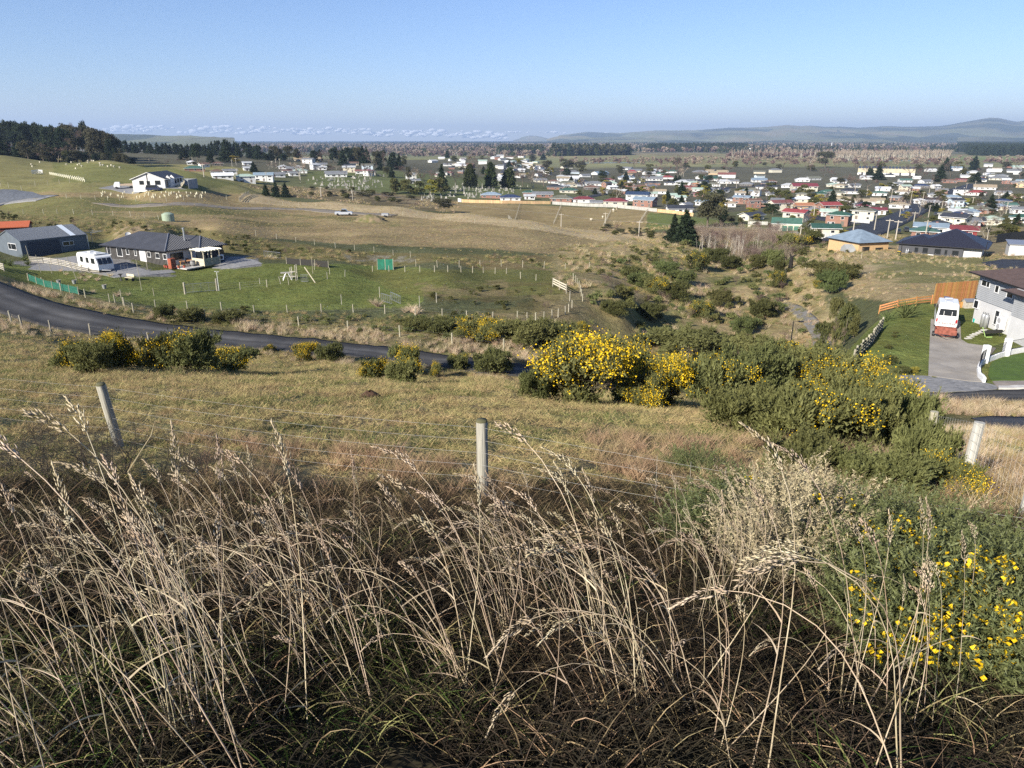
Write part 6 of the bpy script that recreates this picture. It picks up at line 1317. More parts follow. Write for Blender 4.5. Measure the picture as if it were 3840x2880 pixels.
# named trees
TR = [('gum', 2652, 852, 722, 150, 'huge rounded grey green gum tree standing in the field below the town'),
      ('conifer', 2525, 905, 800, 62, 'left of the two dark pines at the end of the brown ridge'), ('conifer', 2566, 915, 786, 90, 'tallest dark pine at the end of the brown ridge'), ('conifer', 2600, 918, 862, 48, 'short dark pine at the foot of the two tall ones'),
      ('gum', 3094, 628, 570, 84, 'big dark round tree by the far river flats'), ('birch', 3038, 630, 584, 50, 'pale bare tree beside the dark round tree on the flats'), ('conifer', 3545, 642, 590, 38, 'lone tall dark conifer at the far side of town'),
      ('birch', 3700, 908, 800, 110, 'large bare twiggy tree behind the charcoal house'), ('golden', 3812, 886, 848, 26, 'small yellow tree near the black fence'), ('shrub', 3760, 890, 838, 90, 'dark rounded tree beside the small yellow tree'),
      ('cypress', 1764, 702, 614, 52, 'left of the three tall dark cypresses by the cemetery'), ('cypress', 1840, 704, 606, 50, 'brownish middle cypress by the cemetery'), ('cypress', 1908, 706, 626, 56, 'right of the three tall cypresses by the cemetery'), ('conifer', 1658, 712, 616, 48, 'dark tall conifer left of the cypress group'),
      ('shrub', 1480, 726, 668, 66, 'dense olive tree at the left end of the cemetery hedge'), ('shrub', 1530, 728, 672, 60, 'dense olive tree second in the cemetery hedge'), ('shrub', 1572, 730, 676, 56, 'brown tinted dense tree in the cemetery hedge'), ('golden', 1612, 732, 672, 60, 'yellow green dense tree in the cemetery hedge'), ('shrub', 1655, 728, 668, 60, 'dark dense tree at the right end of the cemetery hedge'),
      ('birch', 1126, 684, 606, 66, 'bare pale tree in front of the dormer house'), ('birch', 1560, 700, 628, 52, 'pale bare birch behind the cemetery'), ('bare', 1600, 700, 636, 50, 'bare purple tree behind the cemetery hedge'), ('bare', 1712, 700, 636, 40, 'bare tree between conifer and cypresses'), ('bare', 1960, 700, 634, 60, 'bare purple tree right of the cypresses'), ('birch', 2000, 706, 640, 56, 'pale stemmed bare birch right of the cypresses'), ('bare', 2040, 700, 632, 60, 'bare reddish tree nearest the first brick houses'),
      ('conifer', 998, 736, 690, 30, 'left small pine on the field edge'), ('conifer', 1036, 738, 682, 38, 'middle small pine on the field edge'), ('conifer', 1072, 740, 684, 38, 'right small pine on the field edge'), ('gum', 1668, 796, 744, 72, 'low spreading dark tree at the end of the dry hollow'),
      ('macrocarpa', 742, 606, 540, 60, 'broad dark macrocarpa above the hillside suburb'), ('conifer', 852, 606, 524, 62, 'tall dark pine beside the hillside suburb'), ('conifer', 690, 600, 548, 40, 'olive conifer left of the broad macrocarpa'), ('conifer', 790, 610, 556, 30, 'slim dark conifer between macrocarpa and tall pine'), ('golden', 885, 610, 582, 40, 'pale green bushy tree below the tall pine'),
      ('gum', 1998, 608, 582, 36, 'dark round tree at the edge of the river paddock'), ('gum', 2130, 640, 596, 70, 'large grey gum tree behind the town'), ('gum', 2180, 640, 606, 60, 'broad dark tree right of the grey gum'), ('gum', 2048, 640, 604, 46, 'dark round tree left of the grey gum'),
      ('golden', 2640, 735, 694, 44, 'yellow green round tree behind the big gum'), ('golden', 2490, 770, 728, 26, 'small golden tree beside the pale weatherboard houses'), ('shrub', 2525, 785, 742, 44, 'olive willow shaped tree right of the small golden tree'), ('shrub', 2308, 742, 712, 50, 'wide olive tree behind the cream house'), ('shrub', 3160, 815, 768, 52, 'dense dark tree beside the bright red roof'), ('golden', 3078, 766, 728, 56, 'yellow green conifer above the orange roof'), ('shrub', 2945, 760, 712, 50, 'bushy dark tree left of the yellow conifer'), ('shrub', 2900, 755, 705, 56, 'grey green tree cluster behind the two storey cream house'),
      ('cypress', 3200, 765, 728, 22, 'narrow dark tree beside the tan roof'), ('shrub', 3040, 850, 826, 34, 'grey green hedge tree beside the bright green garages'), ('golden', 2955, 790, 770, 20, 'small clipped tree in front of the cream two storey house')]
for t_ in TR: tree_px(t_[0], t_[1], t_[2], t_[3], t_[4], t_[5])
# saplings with pale stems in the gully
g_ = random.Random(11); sap = []
for k in range(3): 
    gg = np.random.default_rng(50 + k); v, f_, m_ = branches(gg, 1.0, .16, 3, 2, .0085, 1.3, 1); sap.append(tmesh('trunk', (v, f_, 0), [m_pale]))
for i in range(34):
    u = g_.uniform(2610, 2845); vb = 985 - abs(u - 2750) * .25 + g_.uniform(-30, 8); p = at(u, vb, 120, 330); d = proj(p)[2]; h = (vb - g_.uniform(872, 905)) / F * d
    e = empty('bare_sapling', p, g_.uniform(0, 6), 'slender pale stemmed bare sapling in the thicket at the head of the gully', 'sapling', 'pale bare saplings in the gully'); link('trunk', sap[i % 3], e, None, (g_.uniform(-.08, .08), g_.uniform(-.08, .08), 0), (h, h, h))
tb_ = [tmesh('bush_twigs', branches(np.random.default_rng(60 + k), 1.0, .5, 4, 3, .008, .8, 5), [m_twigb if k else m_twigp]) for k in range(3)]
Pp = sample(120, 320, .09, [(2590, 870), (2900, 870), (3020, 940), (2960, 1000), (2800, 1000), (2640, 950)], seed=71); n = len(Pp)
scatter('thicket', tb_, Pp, np.stack([np.zeros(n), np.zeros(n), G2.uniform(0, 6, n)], -1), G2.uniform(2.5, 5.0, n), G2.integers(0, 3, n), 'brown leafless thicket filling the head of the gully')
# pine wood on the left skyline, nearer gums in front, conifer belts
def wood(n, ur, tr_, skyu, skyv, kinds, label, group, wj=(28, 50), seed=1, jit=10):
    g = random.Random(seed)
    for i in range(n):
        u = ur[0] + (ur[1] - ur[0]) * (i + g.random()) / n; t = g.uniform(*tr_); p = atd(u, t); vt = float(np.interp(u, skyu, skyv)) + abs(g.gauss(0, jit)); h = pt(u, vt, t)[2] - p.z
        k = g.choice(kinds); wm_ = g.uniform(*wj) / F * t; base = {'conifer': .56, 'macrocarpa': 1.15, 'gum': 1.1, 'bare': .8, 'shrub': 1.25, 'cypress': .5, 'birch': .8, 'golden': .95}[k]
        if h > 2: tree(k, p, h, wm_ / h / base, label[k], group)
LBL = {'conifer': 'dark pine in the wood on the left skyline', 'macrocarpa': 'dark spreading evergreen in the wood on the left skyline', 'gum': 'olive brown gum tree at the edge of the left wood', 'bare': 'bare grey tree at the edge of the left wood', 'shrub': 'bushy tree at the foot of the left wood', 'golden': 'pale bushy tree at the foot of the left wood', 'birch': 'pale bare tree at the edge of the left wood'}
wood(34, (-60, 260), (520, 640), [0, 60, 120, 200, 260], [456, 458, 466, 474, 486], ['conifer', 'macrocarpa', 'macrocarpa'], LBL, 'trees of the wood on the left skyline', (50, 80), 1, 6)
wood(26, (180, 450), (470, 560), [180, 230, 330, 370, 430, 450], [480, 474, 462, 484, 508, 520], ['gum', 'gum', 'bare', 'gum', 'macrocarpa'], LBL, 'trees of the wood on the left skyline', (45, 80), 2, 10)
wood(16, (-40, 240), (420, 470), [0, 80, 140, 200, 240], [505, 520, 520, 530, 545], ['macrocarpa', 'conifer', 'gum', 'bare', 'conifer'], LBL, 'trees of the wood on the left skyline', (50, 90), 3, 14)
wood(16, (250, 520), (430, 520), [250, 400, 520], [560, 568, 580], ['shrub', 'gum', 'macrocarpa', 'golden'], LBL, 'trees of the wood on the left skyline', (30, 50), 4, 8)
L2_ = {k: v_.replace('in the wood on the left skyline', 'in the conifer belt beyond the hillside suburb').replace('at the edge of the left wood', 'in the belt beyond the hillside suburb').replace('at the foot of the left wood', 'below the conifer belt') for k, v_ in LBL.items()}
wood(46, (440, 980), (680, 800), [440, 520, 640, 700, 860, 960, 980], [520, 530, 536, 540, 522, 536, 548], ['conifer', 'conifer', 'macrocarpa'], L2_, 'trees of the conifer belt', (22, 34), 5, 5)
wood(44, (940, 1520), (640, 740), [940, 1000, 1100, 1130, 1300, 1380, 1460, 1520], [548, 545, 548, 560, 552, 545, 568, 580], ['conifer', 'gum', 'macrocarpa', 'bare', 'conifer'], L2_, 'trees of the conifer belt', (28, 46), 6, 12)
L3_ = {k: v_.split(' in ')[0].split(' at ')[0] + ' among the gardens of the hillside suburb' for k, v_ in LBL.items()}
wood(40, (560, 1560), (480, 620), [560, 800, 1100, 1300, 1560], [585, 596, 606, 612, 620], ['shrub', 'bare', 'gum', 'bare', 'birch', 'conifer', 'bare'], L3_, 'garden trees of the hillside suburb', (26, 42), 7, 10)
# valley shrubs behind the ridge and scattered scrub as individuals
L4_ = {'shrub': 'olive shrub in the dry hollow below the cemetery', 'gum': 'dark shrub in the dry hollow below the cemetery', 'bare': 'bare brown shrub in the dry hollow below the cemetery'}
g_ = random.Random(21)
for i in range(34):
    u = g_.uniform(1150, 1700); v = 712 + (u - 1150) * .1 + g_.uniform(-12, 22); tree_px(g_.choice(['shrub', 'gum', 'bare']), u, v, v - g_.uniform(12, 22), g_.uniform(24, 44), L4_[['shrub', 'gum', 'bare'][i % 3]] if False else 'low brown and olive shrub in the dry hollow below the cemetery', 330, 520, group='shrubs in the dry hollow', name='shrub', cat='shrub')
for i in range(26):
    u = g_.uniform(2260, 2520); v = 868 + (u - 2260) * .12 + g_.uniform(-16, 14); tree_px(g_.choice(['shrub', 'gum', 'bare']), u, v, v - g_.uniform(12, 24), g_.uniform(22, 40), 'low olive shrub along the foot of the ridge near the dark pines', 200, 420, group='shrubs near the dark pines', name='shrub', cat='shrub')

# ------------------------------------------------------------------ gorse
def gorse_tpl(seed, n, flowers, big=False):
    g = np.random.default_rng(seed); lo = lobes_round(g, 1.0, 1.25, 13, .12); lo += [(a + g.normal(0, .28), b_ + g.normal(0, .28), min(c_ + abs(g.normal(0, .25)), 1.15), r * .5, r * .5, r * .6) for a, b_, c_, r, _, _ in lo]
    lf = leaves(g, n, lo, .052 if not big else .04, 2.4, .8, .45, rough=.35)
    # upright shoots make the outline spiky
    k = 230; d = g.normal(0, 1, (k, 3)); d[:, 2] = abs(d[:, 2]); d /= np.linalg.norm(d, axis=1)[:, None]; li = g.integers(0, len(lo), k); sh = []
    for i in range(k):
        L_ = lo[li[i]]; b_ = np.array(L_[:3]) + d[i] * np.array(L_[3:]) * .8; a = d[i] * .6 + np.array([0, 0, .8]); a /= np.linalg.norm(a); m = 26; f = g.random(m); pp = b_ + a * f[:, None] * g.uniform(.18, .38); q = g.normal(0, 1, (m, 3)) * .5 + a; q /= np.linalg.norm(q, axis=1)[:, None]; s_ = np.cross(q, g.normal(0, 1, (m, 3))); s_ /= np.linalg.norm(s_, axis=1)[:, None]
        V = np.stack([pp - s_ * .012, pp + s_ * .012, pp + q * .075], 1).reshape(-1, 3); sh.append((V, np.arange(3 * m).reshape(-1, 3), 0))
    fo = tmesh('foliage', join(lf, *sh), [m_gors]); fl = None
    if flowers:
        parts = []; 
        for c_ in range(flowers):
            L_ = lo[g.integers(0, len(lo))]; dd = g.normal(0, 1, 3); dd[2] = abs(dd[2]) + .2; dd /= np.linalg.norm(dd); cc_ = np.array(L_[:3]) + dd * np.array(L_[3:]) * 1.08; nn_ = g.integers(50, 170)
            q = cc_ + g.normal(0, 1, (nn_, 3)) * np.array([.16, .16, .13]); a = g.normal(0, 1, (nn_, 3)); a /= np.linalg.norm(a, axis=1)[:, None]; b_ = np.cross(a, g.normal(0, 1, (nn_, 3))); b_ /= np.linalg.norm(b_, axis=1)[:, None]; s_ = .019 * g.uniform(.6, 1.4, nn_)[:, None]
            V = np.stack([q - b_ * s_, q + b_ * s_, q + a * s_ * 1.7], 1).reshape(-1, 3); V[:, 2] = np.maximum(V[:, 2], .02); parts.append((V, np.arange(3 * nn_).reshape(-1, 3), 0))
        fl = tmesh('flowers', join(*parts), [m_flow])
    st = tmesh('stems', branches(g, 1.05, .5, 3, 3, .02, .8, 6), [m_bark]); return fo, fl, st
GT = [gorse_tpl(1, 15000, 30), gorse_tpl(2, 15000, 72), gorse_tpl(3, 15000, 10), gorse_tpl(4, 15000, 0), gorse_tpl(5, 15000, 30)]
def gorse(k, p, sx, sy, sz, rz, label, group=None, name='gorse_bush', fm=None):
    e = empty(name, p, rz, label, 'gorse bush' if name == 'gorse_bush' else 'bush', group); fo, fl, st = GT[k]; s = (sx, sy, sz)
    o = link('foliage', fo, e, None, None, s)
    if fm: setm(o, fm)
    if fl: link('flowers', fl, e, None, None, s)
    link('stems', st, e, None, None, s); return e
def gorse_px(k, u, vb, wpx, hpx, label, t0=1.5, t1=400, group=None, fm=None, t=None, dy=.8, name='gorse_bush'):
    p = at(u, vb, t0, t1) if t is None else atd(u, t); d = proj(p)[2]; w_ = wpx / F * d / 2.3; h_ = hpx / F * d / 1.38; p = p - Vector((0, 0, .08)); g = random.Random(int(u)); return gorse(k, p, w_, w_ * dy, h_, g.uniform(0, 6.28), label, group, name, fm)
GB = [(1, 2185, 1515, 430, 240, 'largest gorse bush, thick with yellow flowers, beyond the middle post'), (0, 2310, 1515, 330, 250, 'tall dark gorse bush behind the largest flowering one'), (1, 2500, 1528, 300, 190, 'gorse bush with a bright yellow top right of the largest one'), (4, 2420, 1535, 240, 150, 'green gorse bush between the two most yellow ones'), (3, 2010, 1490, 170, 110, 'low green gorse at the left foot of the largest bush'),
      (2, 2660, 1520, 300, 180, 'dark green gorse with a single yellow spray, right of the flowering pair'), (3, 2820, 1520, 360, 210, 'broad green gorse bush in the middle of the right thicket'), (3, 2980, 1500, 380, 190, 'olive green gorse mound at the crest of the right thicket'), (4, 3140, 1500, 320, 190, 'gorse bush below the dark board fence'), (3, 2780, 1620, 360, 170, 'gorse bush at the front edge of the right thicket'), (2, 2990, 1680, 440, 240, 'front gorse bush with a small yellow tuft in the right thicket'), (3, 3190, 1700, 420, 260, 'wide green gorse bush left of the right hand posts'), (2, 3370, 1700, 330, 240, 'gorse bush tucked under the receding fence posts'), (4, 3280, 1560, 300, 170, 'yellowish gorse bush beneath the driveway gravel'), (3, 3450, 1780, 300, 200, 'spreading gorse bush at the foot of the nearer right post'), (3, 3110, 1800, 330, 120, 'low dark gorse sprawling in the grass at the right'),
      (0, 430, 1388, 230, 140, 'gorse bush with a bright yellow crown left of centre by the road'), (1, 445, 1388, 90, 135, 'most yellow gorse top beside the road on the left'), (4, 290, 1388, 170, 110, 'green gorse at the left end of the roadside group'), (4, 620, 1392, 260, 150, 'dark gorse with scattered flowers in the roadside group'), (2, 740, 1396, 220, 150, 'darkest gorse at the middle of the roadside group'), (0, 880, 1398, 220, 100, 'low gorse fading into dry grass at the right end of the roadside group'), (3, 360, 1400, 200, 110, 'blue green gorse in the front of the roadside group'),
      (1, 1150, 1352, 110, 64, 'small gorse bush with a yellow left side beside the road'), (3, 1240, 1358, 130, 66, 'small plain green gorse beside the yellow sided one'), (0, 1010, 1318, 60, 26, 'tiny gorse tuft at the road edge'), (4, 1400, 1430, 130, 95, 'scrubby gorse bush left of the low road end'), (0, 1520, 1400, 140, 110, 'gorse bush with many small flowers at the road end'), (2, 1510, 1440, 160, 90, 'dark leaning gorse at the foot of the flowery one'), (0, 1640, 1415, 60, 60, 'little upright flowering gorse shoot'), (2, 1720, 1380, 120, 50, 'low gorse with an orange tip beside the end of the road'), (3, 1850, 1400, 220, 80, 'dark low gorse bank behind the left of the largest bush'),
      (3, 3010, 1790, 420, 160, 'low spreading gorse at the lower edge of the right thicket'), (3, 3300, 1835, 400, 150, 'trailing gorse in front of the nearer right post'), (4, 3560, 1850, 260, 150, 'gorse with pale tips between the two big right posts'),
      (3, 1560, 1240, 150, 48, 'green gorse on the bank above the road, furthest left'), (3, 1660, 1255, 170, 60, 'dark gorse on the bank above the road'), (4, 1780, 1275, 190, 76, 'gorse on the bank with yellow flowers at its left side'), (0, 1860, 1285, 170, 90, 'most flowery gorse on the bank above the road'), (3, 1980, 1292, 240, 90, 'wide green gorse hedge on the bank above the road'), (3, 2090, 1298, 220, 84, 'green gorse at the right end of the bank hedge'), (0, 2180, 1248, 90, 44, 'yellow topped gorse at the brink of the gully'), (3, 620, 1195, 100, 50, 'dark gorse below the lawn fence, left clump'), (3, 720, 1205, 130, 46, 'dark gorse below the lawn fence, middle clump'), (3, 860, 1210, 140, 44, 'dark gorse below the lawn fence, right clump'),
      (3, 2560, 1330, 380, 90, 'dark olive shrubs behind the flowering gorse at the gully edge'), (3, 2760, 1345, 340, 80, 'olive shrub bank above the right thicket'), (2, 2900, 1370, 260, 90, 'gorse bank just under the black street lamp')]
for b_ in GB: gorse_px(*b_)
# gully shrubs: broom, gorse and hebe
g_ = random.Random(31)
GS = [(2400, 1075, 120, 50), (2460, 1100, 130, 60), (2520, 1120, 150, 60), (2370, 1040, 100, 40), (2560, 1065, 120, 50), (2620, 1010, 130, 60), (2680, 985, 120, 50), (2740, 1010, 110, 45), (2850, 960, 120, 50), (2960, 940, 130, 60), (3030, 915, 140, 50), (2840, 1010, 90, 50), (2900, 1000, 90, 60), (2630, 1190, 130, 60), (2700, 1150, 100, 60), (2860, 1190, 150, 60), (2790, 1250, 110, 60), (2920, 1080, 80, 60), (2440, 1200, 110, 60), (2300, 1180, 130, 50), (2500, 1030, 120, 46), (2340, 1110, 90, 36), (2770, 1320, 120, 70), (2640, 1290, 100, 50)]
for i, (u, v, w_, h_) in enumerate(GS):
    k = i % 4; gorse_px([3, 2, 3, 3][k], u, v, w_, h_, ['grey green broom clump', 'gorse shrub with yellow flecks', 'dark olive shrub', 'rounded olive shrub'][k] + ' on the gully sides', 70, 330, 'shrubs on the gully sides', [m_broom, m_gors, m_oliv, m_oliv][k])
for (u, v, w_, h_, k, m_, lb) in [(3130, 1010 + 40, 230, 60, 3, m_oliv, 'wide dark olive shrub at the top of the gully path'), (3120, 1100, 120, 80, 3, m_broom, 'feathery broom at the bend of the gravel path'), (3060, 1080, 50, 30, 0, m_gors, 'small gorse with flowers left of the feathery broom'), (2920, 1040, 60, 60, 3, m_oliv, 'conical dark shrub near the charred stump')]: gorse_px(k, u, v, w_, h_, lb, 70, 330, None, m_, name='bush')
# clipped column hedge plants beside the path
for u, vb, vt, w_, lb, t in [(3075, 1370, 1190, 74, 'tall clipped shrub nearest the camera by the dark board fence', 74), (3130, 1350, 1180, 60, 'reddish brown twiggy shrub between the clipped ones', 76), (3165, 1290, 1130, 80, 'tall olive shrub right of the path', 82), (3125, 1240, 1100, 70, 'furthest tall shrub in the clipped row', 90), (3200, 1260, 1170, 60, 'dense shrub at the top of the dark board fence', 80)]:
    p = atd(u, t); h = pt(u, vt, t)[2] - p.z; tree('shrub' if 'twiggy' not in lb else 'bare', p, h, w_ / F * t / h / 1.25, lb, 'tall shrubs beside the board fence', 'shrub', 'shrub')
# lawn shrubs, flax, tussocks
for u, v, w_, h_, lb in [(3380, 1400, 60, 30, 'rounded heather mound near the driveway gravel'), (3428, 1398, 50, 22, 'pale clipped mound beside the driveway corner'), (3340, 1370, 60, 44, 'open leafy shrub on the left of the lawn'), (3330, 1308, 30, 18, 'small shrub half way up the lawn strip'), (3352, 1265, 26, 24, 'small shrub higher up the lawn strip')]:
    tree_px('golden' if 'pale' in lb else 'shrub', u, v, v - h_, w_, lb, 50, 95, name='shrub', cat='shrub')
flax = tmesh('leaves', blades(90, 1.3, 2.2, .09, .35, .9, .8, 5, np.random.default_rng(9)), [m_broom]); tus = [tmesh('leaves', blades(130, .45, .8, .014, .12, .75, 1.0, 4, np.random.default_rng(i)), [m_straw]) for i in range(2)]
for u, v, s, lb in [(3392, 1190, 1.25, 'large green flax bush by the orange rail fence'), (3325, 1205, .8, 'smaller flax bush left of the large one')]:
    e = empty('flax_bush', at(u, v, 55, 100), 0, lb, 'flax'); link('leaves', flax, e, None, None, s)
for x, y, r in [(120, 620, 1.0), (60, 600, .8), (290, 560, 1.1), (330, 610, .8)]:
    e = empty('flax_bush', at(*z1(x, y), 80, 120), r, 'green flax clump beside the road entrance on the left', 'flax', 'flax clumps by the road entrance'); link('leaves', flax, e, None, None, r * .6)
for i, (x, y, s) in enumerate([(985, 745, 1.3), (945, 780, .9), (1060, 770, 1.0), (1010, 805, .9), (1160, 800, 1.1), (1195, 750, .8), (1310, 750, 1.2), (720, 690, .9), (790, 730, .8), (1105, 945, 1.0), (1400, 985, 1.3), (1520, 975, .9)]):
    e = empty('tussock', at(*z1(x, y), 80, 120), i, 'pale golden tussock in the lawn garden', 'tussock', 'golden tussocks on the lawn'); link('leaves', tus[i % 2], e, None, None, s)
for i, (u, v, s) in enumerate([(1128, 988, 1.3), (1195, 1000, 1.4), (1010, 968, 1.2), (1030, 972, 1.0)]):
    e = empty('tussock', at(u, v, 90, 140), i, 'pale tussock along the black netting behind the lawn', 'tussock', 'tussocks by the netting'); link('leaves', tus[i % 2], e, None, None, s)
for i, (u, v, s) in enumerate([(1418, 1150, 1.8), (1400, 1140, 1.5), (1545, 1170, 1.7), (1560, 1178, 1.6), (1520, 1172, 1.3)]):
    e = empty('tussock', at(u, v, 70, 110), i, 'shaggy pale tussock at the foot of the lawn', 'tussock', 'shaggy tussocks at the lawn foot'); link('leaves', tus[i % 2], e, None, None, s)
# earth heap on the ridge, rabbit scrape on the slope
p = at(1390, 832, 150, 300); d = proj(p)[2]; g = np.random.default_rng(4); n1, n2 = 26, 9; mb = MB(); a_ = d * 140 / F / 2; V = []
for j in range(n2):
    f_ = j / (n2 - 1)
    for i in range(n1): t = 2 * math.pi * i / n1; rr = 1 - f_; V.append((a_ * rr * math.cos(t) * (1 + .12 * g.normal()), a_ * .6 * rr * math.sin(t) * (1 + .12 * g.normal()), a_ * .42 * math.sin(f_ * 1.57) + g.normal() * .08 - .2))
Fq = [(j * n1 + i, j * n1 + (i + 1) % n1, (j + 1) * n1 + (i + 1) % n1, (j + 1) * n1 + i) for j in range(n2 - 1) for i in range(n1)]
e = setp(link('earth_heap', mesh_np('earth_heap', V, Fq, [mat('weedy_earth', (.10, .105, .035), .95, col2=(.24, .18, .11), scale=.6, bump=.6)]), None, p), 'weedy mound of dumped earth on the brown ridge', 'earth heap')
p = at(1385, 1490, 10, 60); setp(link('burrow_scrape', mesh_np('burrow_scrape', [(.32 * math.cos(i * .52) * (1 - j * .4) * (1 + .2 * g.normal()), .2 * math.sin(i * .52) * (1 - j * .4) * (1 + .2 * g.normal()), .1 * j + g.normal() * .02) for j in range(3) for i in range(12)], [(j * 12 + i, j * 12 + (i + 1) % 12, (j + 1) * 12 + (i + 1) % 12, (j + 1) * 12 + i) for j in range(2) for i in range(12)], [mat('dug_soil', (.07, .04, .025), .95, var=.5, scale=12, bump=.8)]), None, p), 'small heap of freshly dug dark soil on the near slope', 'soil heap')

